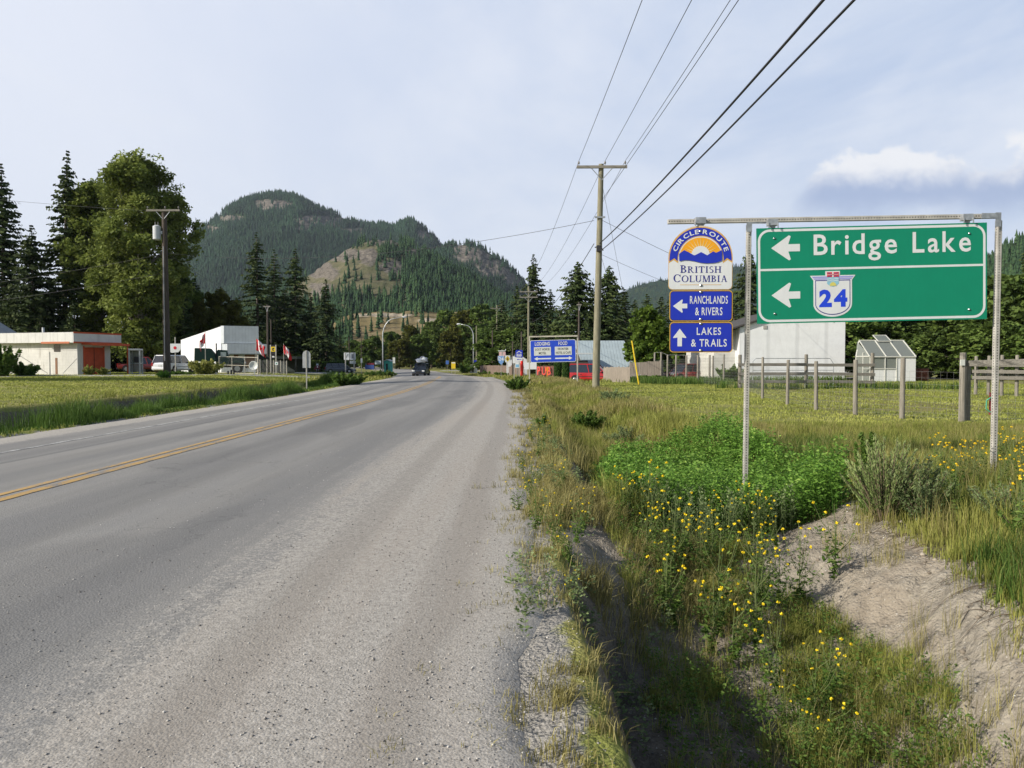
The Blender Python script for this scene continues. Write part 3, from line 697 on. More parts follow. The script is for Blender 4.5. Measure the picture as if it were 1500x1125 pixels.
def broad_tree(name, label, loc, H_, Wd, seed, leafm, barkm, group=None, nblob=40, leaves=9000, lsize=.16, trunk_h=.22, shape='egg', fork=1, wy=None, zlow=.12, fill=.75):
    """trunk that forks into limbs, each limb tip carrying a ragged clump of leaf-sized faces"""
    r = np.random.default_rng(seed); rr = random.Random(seed)
    o = thing(name, label, 'tree', loc, 0, group)
    wy = wy or Wd
    tips = []
    # clump centres in the crown volume
    for i in range(nblob * 4):
        if len(tips) >= nblob: break
        z = zlow + (1 - zlow) * r.random() ** .85; a = r.random() * 6.28
        if shape == 'egg': env = math.sin(math.pi * min(.97, max(.06, (z - zlow) / (1 - zlow) * .86 + .1))) ** .6
        elif shape == 'column': env = min(1, (1 - z) * 2.2 + .16) * min(1, .6 + z)
        else: env = math.sqrt(max(.03, 1 - ((z - zlow) / (1 - zlow)) ** 2)) * (.7 + .3 * min(1, z * 3))
        env *= .82 + .36 * math.sin(a * 3 + seed + z * 7) * .5 + .1 * r.random()
        q = env * (fill + (1 - fill) * r.random()) if r.random() < .72 else env * r.random()
        c = np.array([math.cos(a) * q * Wd / 2, math.sin(a) * q * wy / 2, z * H_])
        tips.append(c)
    tips = np.array(tips)
    m = MB(); r0 = .014 * H_ + .06
    spine = [(0, 0, -.3), (rr.uniform(-.1, .1), rr.uniform(-.1, .1), H_ * trunk_h * .5), (rr.uniform(-.2, .2), rr.uniform(-.2, .2), H_ * trunk_h)]
    top = Vector((rr.uniform(-.3, .3), rr.uniform(-.3, .3), H_ * .86))
    spine += [tuple(Vector(spine[2]).lerp(top, k / 3) + Vector((rr.uniform(-.2, .2), rr.uniform(-.2, .2), 0)) * (k < 3)) for k in (1, 2, 3)]
    m.tube(spine, [r0 * 1.25, r0, r0 * .85, r0 * .6, r0 * .35, .03], 8)
    m.build('trunk', barkm, o, smooth=True)
    lb = MB()
    for c in tips[::2]:
        zt = max(H_ * trunk_h * .9, c[2] * .72 - .3); k = (zt - H_ * trunk_h) / (H_ * (.86 - trunk_h)); p0 = Vector(spine[2]).lerp(top, max(0, min(.95, k)))
        p1 = Vector(c); mid = p0.lerp(p1, .5) + Vector((rr.uniform(-.3, .3), rr.uniform(-.3, .3), -.04 * H_ * .3))
        lb.tube([p0, mid, p1], [r0 * .32, r0 * .17, .015], 5, cap=False)
    lb.build('limbs', barkm, o, smooth=True)
    per = leaves // len(tips); Cs = []; T = []
    for c in tips:
        br = (.085 + .085 * r.random()) * (Wd * .55 + H_ * .25)
        k = int(per * (.6 + .8 * r.random()))
        sub = c + rand_unit(r, 7) * br * .75                # twig ends
        cc = sub[r.integers(0, 7, k)]
        d = rand_unit(r, k) * (br * .55) * (r.random((k, 1)) ** .45)
        d[:, 2] *= .8
        Cs.append(cc + d)
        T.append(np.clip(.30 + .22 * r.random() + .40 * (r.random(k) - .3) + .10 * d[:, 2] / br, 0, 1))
    Cn = np.concatenate(Cs); T = np.concatenate(T); k = len(Cn)
    nrm = rand_unit(r, k); nrm[:, 2] = np.abs(nrm[:, 2]) + .25
    u = np.cross(nrm, rand_unit(r, k)); u /= np.linalg.norm(u, axis=1, keepdims=True)
    v = np.cross(nrm, u); v /= np.linalg.norm(v, axis=1, keepdims=True)
    s = lsize * (.5 + .8 * r.random((k, 1)))
    V, Fq, ti = quads_at(Cn, u * s * .62, v * s, T)
    np_mesh('crown', V, Fq, leafm, o, ti)
    return o

def htree(py, D, base=0): return EYE + (HOR - py) / F * D - base
# --- left firs
def fir(px, py, D, wpx, label, seed, name='fir_tree', group=None, **kw):
    x = X(px, D); b = h1(x, D); Hh = htree(py, D, b)
    return make_conifer(name, label, seed, Hh, wpx / 2 / F * D, (x, D, b), group, **kw)
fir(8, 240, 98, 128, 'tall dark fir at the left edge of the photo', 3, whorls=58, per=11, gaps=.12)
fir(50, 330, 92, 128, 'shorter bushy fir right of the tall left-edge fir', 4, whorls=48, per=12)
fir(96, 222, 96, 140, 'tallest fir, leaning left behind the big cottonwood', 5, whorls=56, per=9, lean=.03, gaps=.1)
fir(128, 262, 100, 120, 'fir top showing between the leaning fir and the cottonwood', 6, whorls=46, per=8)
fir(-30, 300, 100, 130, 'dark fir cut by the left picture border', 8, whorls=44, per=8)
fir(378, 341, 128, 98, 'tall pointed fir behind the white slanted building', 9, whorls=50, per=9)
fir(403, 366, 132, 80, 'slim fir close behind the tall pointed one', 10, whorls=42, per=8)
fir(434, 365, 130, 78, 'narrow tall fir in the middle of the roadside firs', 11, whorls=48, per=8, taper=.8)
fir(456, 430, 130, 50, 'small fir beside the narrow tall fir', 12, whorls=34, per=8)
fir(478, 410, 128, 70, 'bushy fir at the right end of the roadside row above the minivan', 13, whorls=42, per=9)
# --- right firs
fir(781, 374, 114, 90, 'tall pointed fir above the blue lodging board', 14, whorls=52, per=10)
fir(757, 420, 122, 66, 'shorter fir left of the tall one above the lodging board', 15, whorls=38, per=8)
fir(846, 385, 92, 100, 'broad fir left of the near wooden power pole', 16, whorls=46, per=11, taper=.72, gaps=.08)
fir(892, 391, 92, 86, 'dense fir right of the near wooden power pole', 17, whorls=46, per=11, taper=.75, gaps=.06)
fir(1096, 362, 88, 92, 'fir rising between the two sign boards', 18, whorls=48, per=10)
fir(1063, 395, 92, 70, 'shorter fir behind the round-topped sign', 19, whorls=40, per=9)
fir(1500, 362, 88, 60, 'fir top at the right edge above the hedge', 20, whorls=40, per=8)
# --- filler firs, copies of four prototypes
protos = [make_conifer('fir_tree', 'dark fir standing in the wood behind the roadside buildings', 40 + i, 14., 2.9, (0, 0, 0), 'dark firs in the wood behind the buildings', whorls=36, per=8) for i in range(4)]
first = [True] * 4
def filler(px, py, D, i, label, group):
    x = X(px, D); b = h1(x, D); s = htree(py, D, b) / 14.
    rz = RNG.random() * 6.28; sc = (s * (1.3 + .4 * RNG.random()), s * (1.3 + .4 * RNG.random()), s)
    if first[i]:
        o = protos[i]; first[i] = False; o.location = (x, D, b); o.rotation_euler.z = rz; o.scale = sc; o['label'] = label; o['group'] = group
    else: o = dup(protos[i], (x, D, b), rz, label, group, sc)
    return o
GL = 'dark firs in the wood behind the left buildings'; LL = 'dark fir in the shaded wood behind the left buildings'
for k, (px, py, D) in enumerate([(-60, 400, 112), (5, 440, 118), (32, 450, 115), (92, 450, 116), (70, 470, 112), (115, 465, 114), (18, 478, 120), (-20, 470, 110), (-20, 415, 92), (20, 400, 104), (45, 428, 90), (78, 410, 98), (110, 440, 90), (240, 350, 112), (262, 372, 108), (286, 408, 104), (305, 446, 112), (330, 470, 106),
        (352, 440, 118), (345, 478, 128), (418, 425, 134), (420, 462, 128), (446, 455, 130), (392, 470, 126), (462, 476, 130), (362, 462, 128), (498, 490, 160), (238, 420, 100), (270, 440, 96), (-5, 450, 84), (60, 462, 86)]):
    filler(px, py, D, k % 4, LL, GL)
GR = 'dark firs in the wood behind the right fence'; LR = 'dark fir in the wood between the lodging board and the round-topped sign'
for k, (px, py, D) in enumerate([(735, 440, 126), (806, 425, 114), (820, 450, 110), (868, 425, 100), (915, 425, 100), (930, 440, 104), (948, 432, 100), (968, 436, 108), (985, 428, 100), (1003, 440, 96), (1020, 432, 100), (1040, 418, 98), (905, 462, 90), (1120, 430, 90), (766, 470, 122), (860, 462, 88), (1075, 440, 84), (800, 470, 92)]):
    filler(px, py, D, k % 4, LR, GR)
# --- cottonwoods on the left
x = X(207, 92); b = h1(x, 92)
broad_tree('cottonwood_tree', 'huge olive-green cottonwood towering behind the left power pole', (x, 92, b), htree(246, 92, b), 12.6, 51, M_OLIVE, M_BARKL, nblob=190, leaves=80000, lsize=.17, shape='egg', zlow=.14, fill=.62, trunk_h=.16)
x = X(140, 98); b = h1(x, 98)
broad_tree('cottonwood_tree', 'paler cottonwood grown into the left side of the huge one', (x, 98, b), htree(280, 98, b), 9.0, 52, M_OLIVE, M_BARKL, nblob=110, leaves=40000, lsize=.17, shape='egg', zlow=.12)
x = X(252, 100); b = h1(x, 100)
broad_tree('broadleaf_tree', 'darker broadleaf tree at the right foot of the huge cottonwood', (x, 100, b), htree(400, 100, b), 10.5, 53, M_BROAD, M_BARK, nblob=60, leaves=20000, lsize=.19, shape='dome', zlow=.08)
x = X(322, 104); b = h1(x, 104)
broad_tree('broadleaf_tree', 'yellow-green broadleaf tree behind the white slanted building', (x, 104, b), htree(432, 104, b), 8.5, 54, M_AUTUMN, M_BARK, nblob=44, leaves=13000, lsize=.22, shape='dome', zlow=.3)
x = X(292, 100); b = h1(x, 100)
broad_tree('broadleaf_tree', 'smaller yellow-green tree left of the white slanted building', (x, 100, b), htree(462, 100, b), 5.5, 55, M_AUTUMN, M_BARK, nblob=26, leaves=7000, lsize=.22, shape='dome', zlow=.2)
# --- maple by the sheds
x = X(950, 66); b = h1(x, 66)
broad_tree('maple_tree', 'bright green young maple beside the metal roof', (x, 66, b), htree(456, 66, b), 4.9, 56, M_MAPLE, M_BARK, nblob=70, leaves=9000, lsize=.17, shape='dome', zlow=.18, fill=.6)
# --- broadleaf row beyond the junction
cj = [(520, 500, 235, 9, 0), (548, 494, 215, 8, 1), (575, 488, 240, 10, 0), (602, 478, 230, 8, 2), (632, 474, 225, 10, 1), (655, 458, 215, 12, 0), (682, 456, 205, 12, 2), (708, 450, 195, 12, 0), (735, 462, 170, 10, 1), (660, 486, 190, 8, 2), (614, 492, 205, 8, 0), (585, 498, 200, 8, 2), (700, 490, 175, 8, 1), (538, 500, 205, 8, 0)]
lab = ['tree with grey-green crown in the row across the road bend', 'darker tree in the row across the road bend', 'yellowish-green tree in the row across the road bend']
pb = [broad_tree('broadleaf_tree', lab[i], (0, 0, 0), 12, 10, 60 + i, [M_BROAD, M_BROAD, M_AUTUMN][i], M_BARK, group='broadleaf trees across the road bend', nblob=52, leaves=14000, lsize=.25, shape='dome' if i else 'egg', zlow=.05) for i in range(3)]
fb = [True] * 3
for (px, py, D, wd, i) in cj:
    x = X(px, D); b = h1(x, D); s = htree(py, D, b) / 12.5; sc = (wd / 9.5, wd / 9.5, s)
    if fb[i]: pb[i].location = (x, D, b); pb[i].scale = sc; fb[i] = False
    else: dup(pb[i], (x, D, b), RNG.random() * 6, scale=sc)
# --- tall hedge trees on the right behind the greenhouse
hr = [(1258, 470, 72, 7), (1300, 462, 74, 8), (1345, 452, 76, 8), (1392, 455, 73, 8), (1436, 430, 74, 9), (1482, 412, 72, 9), (1530, 405, 74, 9), (1415, 480, 66, 6), (1470, 476, 64, 6), (1362, 492, 68, 5), (1515, 480, 62, 6)]
hl = 'dense dark broadleaf tree in the tall hedge behind the greenhouse'
ph = [broad_tree('hedge_tree', hl, (0, 0, 0), 6, 6.5, 70 + i, M_BROAD, M_BARK, group='dense hedge trees behind the greenhouse', nblob=70, leaves=17000, lsize=.17, shape='dome', zlow=.03, fill=.8) for i in range(3)]
fh = [True] * 3
for k, (px, py, D, wd) in enumerate(hr):
    i = k % 3; x = X(px, D); b = h1(x, D); s = htree(py, D, b) / 6.1; sc = (wd / 5.6, wd / 5.6, s)
    if fh[i]: ph[i].location = (x, D, b); ph[i].scale = sc; fh[i] = False
    else: dup(ph[i], (x, D, b), RNG.random() * 6, scale=sc)
# --- columnar cedars beside the lodging board
for k, (px, wpx, lb_) in enumerate([(817, 11, 'left clipped cedar column beside the red van'), (829, 10, 'right clipped cedar column beside the red van')]):
    D = 60 - .6 * k; x = X(px, D); b = h1(x, D); r = np.random.default_rng(k + 90); n = 9000
    o = thing('cedar_shrub', lb_, 'shrub', (x, D, b), 0)
    trunk_mb(1.9, .05, seed=k).build('trunk', M_BARK, o)
    z = r.random(n) ** .9 * (1.75 if k == 0 else 1.9); rad = wpx / 2 / F * D * np.minimum(1, (2.05 - z) * 2.2) * (.72 + .28 * r.random(n)) ; a = r.random(n) * 6.28
    c = np.stack([np.cos(a) * rad, np.sin(a) * rad, z + .02], 1); u = rand_unit(r, n) * .03; vv = rand_unit(r, n) * .02; vv[:, 2] += .06
    V, Fq, ti = quads_at(c, u, vv, r.random(n)); np_mesh('foliage', V, Fq, M_CEDAR, o, ti)

# the tall fir west of the frame whose shadow lies across the road, and more wood on that side
make_conifer('fir_tree', 'tall lone fir beyond the left picture border casting its shadow over the road', 91, 29.5, 4.8, (-50, 34.0, h1(-50, 34.0)), whorls=74, per=20, gaps=.0, taper=.72, dens=1.6)
for k, (px, py, D) in enumerate([(-110, 330, 110), (-160, 360, 118), (-220, 300, 112), (-280, 350, 120), (-350, 310, 114), (-430, 340, 122), (-520, 300, 118), (-610, 330, 120), (-720, 310, 126), (-860, 330, 124), (1590, 395, 84), (1660, 370, 88), (1740, 360, 90)]):
    filler(px, py, D, k % 4, 'dark fir standing beyond the picture border', 'dark firs beyond the picture borders')
# ------------------------------------------------------------------ lettering helpers
def text_geo(s, bold=0.0, res=3):
    """unit-height capital text as a flat polygon soup (2-D), from Blender's own font"""
    cu = bpy.data.curves.new('t', 'FONT'); cu.body = s; cu.size = 1; cu.offset = bold; cu.resolution_u = res
    ob = bpy.data.objects.new('t', cu); C.objects.link(ob)
    dg = bpy.context.evaluated_depsgraph_get(); me = bpy.data.meshes.new_from_object(ob.evaluated_get(dg))
    vs = np.array([v.co[:2] for v in me.vertices]); fs = [tuple(p.vertices) for p in me.polygons]
    bpy.data.objects.remove(ob); bpy.data.curves.remove(cu); bpy.data.meshes.remove(me)
    return vs, fs
def text_into(mb, s, x0, x1, zbase, ztop, y, bold=0.012, mi=0, cap=None, arc=None, gap=0.0):
    """write s so that it fills x0..x1 and its capitals zbase..ztop; letters are spaced out one by one"""
    capv, _ = text_geo('H', bold); ch = capv[:, 1].max() - capv[:, 1].min(); cb = capv[:, 1].min()
    glyphs = []; adv = 0
    for c in s:
        if c == ' ': adv += .30; continue
        v, f = text_geo(c, bold); w0, w1 = v[:, 0].min(), v[:, 0].max()
        v = v.copy(); v[:, 0] += adv - w0; adv += (w1 - w0) + .09 + gap; glyphs.append((v, f))
    tot = adv - .09 - gap; sx = (x1 - x0) / tot; sz = (ztop - zbase) / ch
    for v, f in glyphs:
        X_ = x0 + v[:, 0] * sx; Z_ = zbase + (v[:, 1] - cb) * sz
        if arc:                        # arc = (cx, cz, radius): bend the baseline round a centre
            cx, cz, R_ = arc; xm = (X_.min() + X_.max()) / 2; th = (xm - (x0 + x1) / 2) / R_
            lx = X_ - xm; lz = Z_ - zbase + R_
            X_, Z_ = cx + lx * math.cos(th) + lz * math.sin(th), cz - lx * math.sin(th) + lz * math.cos(th)
        mb.add([(a, y, b_) for a, b_ in zip(X_, Z_)], f, mi)
def rrect(x0, x1, z0, z1, r, n=6):
    out = []
    for cx, cz, a0 in ((x1 - r, z1 - r, 0), (x0 + r, z1 - r, 90), (x0 + r, z0 + r, 180), (x1 - r, z0 + r, 270)):
        for k in range(n + 1):
            a = math.radians(a0 + 90 * k / n); out.append((cx + r * math.cos(a), cz + r * math.sin(a)))
    return out
def sign_paint(name, c, rough=.35, dirt=.10):
    m = bpy.data.materials.new(name); m.use_nodes = True; t = NT(m.node_tree); b = t.n['Principled BSDF']
    tcn = t.node('ShaderNodeTexCoord'); n = t.noise(tcn.outputs['Object'], 3, 5, .65); n2 = t.noise(t.scale(tcn.outputs['Object'], (6, 6, .8)), 4, 4, .6)
    f = t.math('ADD', t.math('MULTIPLY', t.math('SUBTRACT', n, .5), 2 * dirt), t.math('MULTIPLY', t.math('SUBTRACT', n2, .5), 1.2 * dirt))
    k = t.math('ADD', 1.0, f); cc = t.node('ShaderNodeCombineXYZ')
    for i in range(3): t.put(cc.inputs[i], k)
    t.put(b.inputs['Base Color'], t.mix(1.0, c, cc.outputs[0], 'MULTIPLY')); b.inputs['Roughness'].default_value = rough; b.inputs['Specular IOR Level'].default_value = .35
    return m
S_GREEN = sign_paint('sign_green', (.004, .225, .125)); S_WHITE = sign_paint('sign_white', (.66, .68, .68)); S_BLUE = sign_paint('sign_blue', (.016, .035, .42))
S_GOLD = sign_paint('sign_gold', (.62, .36, .075)); S_ORANGE = sign_paint('sign_orange', (.80, .36, .015)); S_NAVY = sign_paint('sign_navy', (.030, .030, .22))
S_ROYAL = sign_paint('numeral_blue', (.018, .060, .62)); S_LILAC = sign_paint('shield_lilac', (.30, .30, .62)); S_RED = sign_paint('crest_red', (.62, .03, .04)); S_SKY = sign_paint('crest_blue', (.25, .50, .62)); S_SUN = sign_paint('crest_yellow', (.62, .56, .14))
S_CREAM = sign_paint('sign_cream', (.58, .60, .56)); S_ALU = mat('sign_aluminium', (.42, .43, .44), .45, .6, var=.1); S_BOLT = mat('bolt_metal', (.30, .31, .32), .35, .9)
S_DARK = sign_paint('sign_dark', (.03, .03, .035)); S_YELLOW = sign_paint('sign_yellow', (.72, .52, .03))

def perf_mat():
    """galvanised square tube with a row of punched holes along its length (local z)"""
    m = bpy.data.materials.new('perforated_steel'); m.use_nodes = True; t = NT(m.node_tree); b = t.n['Principled BSDF']
    tcn = t.node('ShaderNodeTexCoord'); x, y, z = t.sep(tcn.outputs['Object'])[0:3]
    fz = t.math('SUBTRACT', t.math('FRACT', t.math('DIVIDE', z, .0365)), .5); fz = t.math('MULTIPLY', fz, .0365)
    nrm = t.node('ShaderNodeTexCoord').outputs['Normal']; ax = t.math('ABSOLUTE', t.sep(nrm)[0])
    lat_ = t.mix(t.math('GREATER_THAN', ax, .5), x, y)
    d = t.math('SQRT', t.math('ADD', t.math('MULTIPLY', fz, fz), t.math('MULTIPLY', lat_, lat_)))
    hole = t.math('LESS_THAN', d, .0085)
    n = t.noise(tcn.outputs['Object'], 9, 5, .65)
    base_ = t.mix(t.ramp(n, .3, .7), (.36, .345, .31), (.52, .50, .45))
    t.put(b.inputs['Base Color'], t.mix(hole, base_, (.015, .015, .015)))
    b.inputs['Roughness'].default_value = .6; b.inputs['Metallic'].default_value = .15
    return m
M_PERF = perf_mat(); M_GALV = mat('galvanised_bracket', (.36, .38, .40), .5, .5, var=.25, vscale=14)

class Board:
    """flat sign built in photo-pixel units; k metres a pixel; origin (cx, cz) in photo pixels; faces -y"""
    def __init__(s, cx, cz, k): s.cx, s.cz, s.k = cx, cz, k; s.layer = 0
    def p(s, px, py): return ((px - s.cx) * s.k, -(py - s.cz) * s.k)
    def poly(s, mb, pts, lay, mi=0, th=.0012):
        pp = [s.p(*q) for q in pts]; y0 = -.003 - lay * .0016
        mb.prism(pp, y0, y0 - th, mi)
    def txt(s, mb, st, x0, x1, top, base_, lay, bold=.012, mi=0, arc=None, gap=0.0):
        a, z0 = s.p(x0, base_); b_, z1 = s.p(x1, top)
        if arc: arc = (*s.p(arc[0], arc[1]), arc[2] * s.k)
        text_into(mb, st, a, b_, z0, z1, -.003 - lay * .0016 - .0012, bold, mi, arc=arc, gap=gap)
def bolts(B, pts, parent, r=1.6):
    for (px, py) in pts:
        x, z = B.p(px, py); mb = MB(); mb.tube([(x, -.004, z), (x, -.010, z), (x, -.016, z)], [r * B.k, r * B.k, r * B.k * .6], 10)
        mb.build('bolt', S_BOLT, parent)

# ------------------------------------------------------------------ big green guide sign on its frame
DS = 10.0; KS = DS / F
zb1 = h1(X(1094, DS), DS); zb2 = h1(X(1460, 9.85), 9.85)
fr = thing('sign_frame', 'tall frame of perforated square steel tube carrying the green guide sign', 'sign frame', (X(1094, DS), DS, zb1))
def tube_obj(name, p, q, w_, parent):
    p = Vector(p); q = Vector(q); L = (q - p).length; mb = MB(); mb.box((0, 0, L / 2), (w_, w_, L))
    o = mb.build(name, M_PERF, parent, bevel=.004)
    M = (q - p).to_track_quat('Z', 'Y').to_matrix().to_4x4()
    # keep faces square to the board
    zx = (q - p).normalized(); yx = Vector((0, 1, 0)); yx = (yx - zx * yx.dot(zx)).normalized(); xx = yx.cross(zx)
    M = Matrix((xx, yx, zx)).transposed().to_4x4(); M.translation = p
    o.matrix_local = Matrix.Translation(-Vector(parent.location)) @ M
    return o
TW = 7.0 * KS * .92
pA = P(1097, 326, DS + .06); pB = P(1463, 320, 9.91)
tube_obj('post', (X(1093.2, DS + .06), DS + .06, zb1 - .3), (pA.x, pA.y, pA.z - .03), TW, fr)
tube_obj('post', (X(1458.5, 9.91), 9.91, zb2 - .3), (pB.x, pB.y, pB.z - .03), TW, fr)
bl = P(978, 325, DS + .06); br_ = P(1464, 316.5, 9.91)
tube_obj('crossbar', bl, br_, TW, fr)
for (px, py, D) in [(1097, 330, DS + .02), (1461, 322, 9.86)]:
    c = P(px, py, D) - fr.location; g_ = MB()
    s_ = 1 if px < 1200 else -1
    g_.box((c.x, c.y - .02, c.z + .0), (.075, .006, .19)); g_.box((c.x + s_ * .10, c.y - .022, c.z + .052), (.25, .006, .070))
    g_.build('corner_plate', M_GALV, fr)
for (px, py) in [(1099, 345), (1462, 343)]:
    c = P(px, py, DS - .01) - fr.location; b_ = MB(); b_.tube([c, c + Vector((0, -.02, 0))], .012, 8); b_.build('bolt', S_BOLT, fr)

B = Board(1276, 400.5, KS * .993)
gs = thing('guide_sign', 'large green guide sign reading Bridge Lake above a route 24 shield', 'road sign', P(1276, 400.5, 9.87)); gs.rotation_euler = (0, math.radians(-1.15), math.radians(-1.0))
# the board is laid out unrotated: x 1113..1439, y 332..469.5
mb = MB(); mb.prism([B.p(*q) for q in [(1113, 332), (1439, 332), (1439, 469.5), (1113, 469.5)]], 0, -.003); mb.build('panel', S_GREEN, gs)
mb = MB(); mb.box((B.p(1276, 0)[0], .012, B.p(0, 348)[1]), (3.05, .02, .04)); mb.box((B.p(1276, 0)[0], .012, B.p(0, 455)[1]), (3.05, .02, .04)); mb.build('back_rail', S_ALU, gs)
wm = MB()
# border ring as a frame of quads
def ring(mb, B, outer, inner, lay, mi=0):
    y = -.003 - lay * .0016 - .0012; n = len(outer)
    vs = [(*(lambda q: (q[0], y, q[1]))(B.p(*q)),) for q in outer] + [(*(lambda q: (q[0], y, q[1]))(B.p(*q)),) for q in inner]
    mb.add(vs, [(i, (i + 1) % n, n + (i + 1) % n, n + i) for i in range(n)], mi)
ring(wm, B, rrect(1115, 1437, 334, 467.5, 17, 8), rrect(1118.4, 1433.6, 337.4, 464.1, 13.6, 8), 0)
B.poly(wm, [(1118.4, 390.6), (1433.6, 390.6), (1433.6, 393.6), (1118.4, 393.6)], 0)
wm.build('border', S_WHITE, gs)
for cyy in (361.0, 429.0):
    mb = MB()
    B.poly(mb, [(1134, cyy), (1159.5, cyy - 18), (1162, cyy - 16.5), (1158.5, cyy - 5.2), (1175, cyy - 5.2), (1175, cyy + 5.2), (1158.5, cyy + 5.2), (1162, cyy + 16.5), (1159.5, cyy + 18)], 0)
    mb.build('arrow', S_WHITE, gs)
for wd_, a_, b_ in (('Bridge', 1194.5, 1312.5), ('Lake', 1334.5, 1416.5)):
    mb = MB(); B.txt(mb, wd_, a_, b_, 343, 372.5, 1, bold=.014, gap=.035); mb.build('lettering', S_WHITE, gs)
# route shield
dxs, dys = 1221.2, 0
body = [(1189, 402), (1253.5, 402), (1248.6, 409)] + [(1248.6, 440)] + [(1221 + 27.4 * math.sin(math.radians(a)), 443 + 18.5 * math.cos(math.radians(a))) for a in range(85, -86, -8)] + [(1193.8, 440), (1193.8, 409)]
inn = [(1196.4, 408.5), (1246.0, 408.5)] + [(1246.0, 440)] + [(1221 + 24.9 * math.sin(math.radians(a)), 442.5 + 16.2 * math.cos(math.radians(a))) for a in range(85, -86, -8)] + [(1196.4, 440)]
inn2 = [(1197.4, 409.9), (1245.0, 409.9)] + [(1245.0, 440)] + [(1221 + 23.9 * math.sin(math.radians(a)), 442.2 + 15.3 * math.cos(math.radians(a))) for a in range(85, -86, -8)] + [(1197.4, 440)]
mb = MB(); B.poly(mb, body, 1, 0); B.poly(mb, [(1210.8, 395.8), (1231.6, 395.8), (1231.6, 403), (1210.8, 403)], 1.2, 0)
B.poly(mb, [(1191.5, 403.3), (1251, 403.3), (1249.6, 405.2), (1192.8, 405.2)], 2, 1); B.poly(mb, [(1193.3, 405.9), (1249.1, 405.9), (1247.6, 407.7), (1194.9, 407.7)], 2, 1)
B.poly(mb, inn, 2.1, 2); B.poly(mb, inn2, 3.2, 0)
sh = mb.build('route_shield', [S_WHITE, S_LILAC, S_NAVY], gs)
mb = MB(); B.txt(mb, '24', 1201.6, 1241.6, 422.5, 447.5, 4.2, bold=.05, gap=.0); mb.build('numeral', S_ROYAL, sh)
mb = MB()
B.poly(mb, [(1213, 397.4), (1229.6, 397.4), (1229.6, 404.6), (1213, 404.6)], 4.4, 0)
B.poly(mb, [(1213, 404.6), (1229.6, 404.6), (1229.6, 414), (1226, 417), (1221.3, 418.4), (1216.6, 417), (1213, 414)], 4.4, 1)
for zc in (407.2, 409.9): B.poly(mb, [(1213, zc), (1217, zc - .7), (1221.3, zc), (1225.5, zc - .7), (1229.6, zc), (1229.6, zc + .8), (1225.5, zc + .1), (1221.3, zc + .8), (1217, zc + .1), (1213, zc + .8)], 5.5, 3)
B.poly(mb, [(1221.3 + 4.6 * math.cos(math.radians(a)), 416.4 - 4.6 * math.sin(math.radians(a))) for a in range(-10, 191, 20)], 5.6, 2)
B.poly(mb, [(1213, 400.3), (1229.6, 400.3), (1229.6, 401.8), (1213, 401.8)], 5.5, 3); B.poly(mb, [(1220.4, 397.4), (1222.2, 397.4), (1222.2, 404.6), (1220.4, 404.6)], 5.5, 3)
B.poly(mb, [(1213, 400.7), (1229.6, 400.7), (1229.6, 401.4), (1213, 401.4)], 6.6, 0)
for a_, b2 in (((1214, 398), (1219.4, 400)), ((1228.6, 398), (1223.2, 400)), ((1214, 404), (1219.4, 402.2)), ((1228.6, 404), (1223.2, 402.2))):
    B.poly(mb, [a_, (a_[0], a_[1] + .8), (b2[0], b2[1] + .4), (b2[0], b2[1] - .4)], 5.5, 4)
mb.build('crest', [S_RED, S_SKY, S_SUN, S_WHITE, S_NAVY], sh)
bolts(B, [(1138.5, 347), (1414, 347), (1138.5, 455.5), (1414, 455.5)], gs)
for px in (1136.5, 1411.5):
    o = MB(); x, z = B.p(px, 324); tilt = 0
    o.box((x, .012, z + .0), (.135, .09, .085)); o.box((x, .006, z - .07), (.075, .012, .10))
    o.box((x - .062, -.036, z - .045), (.012, .012, .07)); o.box((x + .062, -.036, z - .045), (.012, .012, .07))
    o.build('hanger_clamp', M_GALV, gs)

# ------------------------------------------------------------------ the hanging column of tourist signs
K2 = KS * .995
def hung(name, label, cx, cz):
    return thing(name, label, 'road sign', P(cx, cz, 9.93), math.radians(-1.0)), Board(cx, cz, K2)
o, B = hung('route_sign', 'round-topped circle route sign with a sunrise emblem hanging from the bar', 1026, 378)
def tomb(x0, x1, y1, cy, R_, r=5, n=24):
    cx = (x0 + x1) / 2; q = (x1 - x0) / 2
    return [(x0, cy)] + [(cx - q * math.cos(math.pi * k / n), cy - R_ * math.sin(math.pi * k / n)) for k in range(1, n)] + [(x1, cy)] + [(x1, y1 - r), (x1 - r * .3, y1 - r * .3), (x1 - r, y1), (x0 + r, y1), (x0 + r * .3, y1 - r * .3), (x0, y1 - r)]
mb = MB(); mb.prism([B.p(*q) for q in tomb(980, 1072, 423.6, 378, 46.5)], 0, -.003); mb.build('panel', S_GOLD, o)
mb = MB()
CX, CY = 1026, 379
arc = lambda R_, a0, a1, n=22: [(CX - R_ * math.cos(math.radians(a0 + (a1 - a0) * k / n)), CY - R_ * math.sin(math.radians(a0 + (a1 - a0) * k / n))) for k in range(n + 1)]
B.poly(mb, tomb(980.6, 1071.4, 423, 378, 46.0), 0, 0)                               # white base
band_ = arc(44.6, 0, 180) + [(CX + 44.6, 382.5), (CX + 37.8, 378), (CX + 33.2, 382.5)] + arc(33.2, 180, 0) + [(CX - 33.2, 382.5), (CX - 37.8, 378), (CX - 44.6, 382.5)]
B.poly(mb, [(CX + (q[0] - CX) * 1.02, CY + (q[1] - CY) * 1.02 + (1 if q[1] > 378 else 0)) for q in arc(45.4, 0, 180) + [(CX + 45.0, 384.3), (CX + 38.0, 379.7), (CX + 31.6, 384.3)] + arc(31.6, 180, 0) + [(CX - 31.6, 384.3), (CX - 38.0, 379.7), (CX - 45.0, 384.3)]], 1, 1)   # gold edging
B.poly(mb, band_, 2.2, 2)
B.poly(mb, arc(30.6, 2, 178) , 2.2, 3)                                                # orange sky
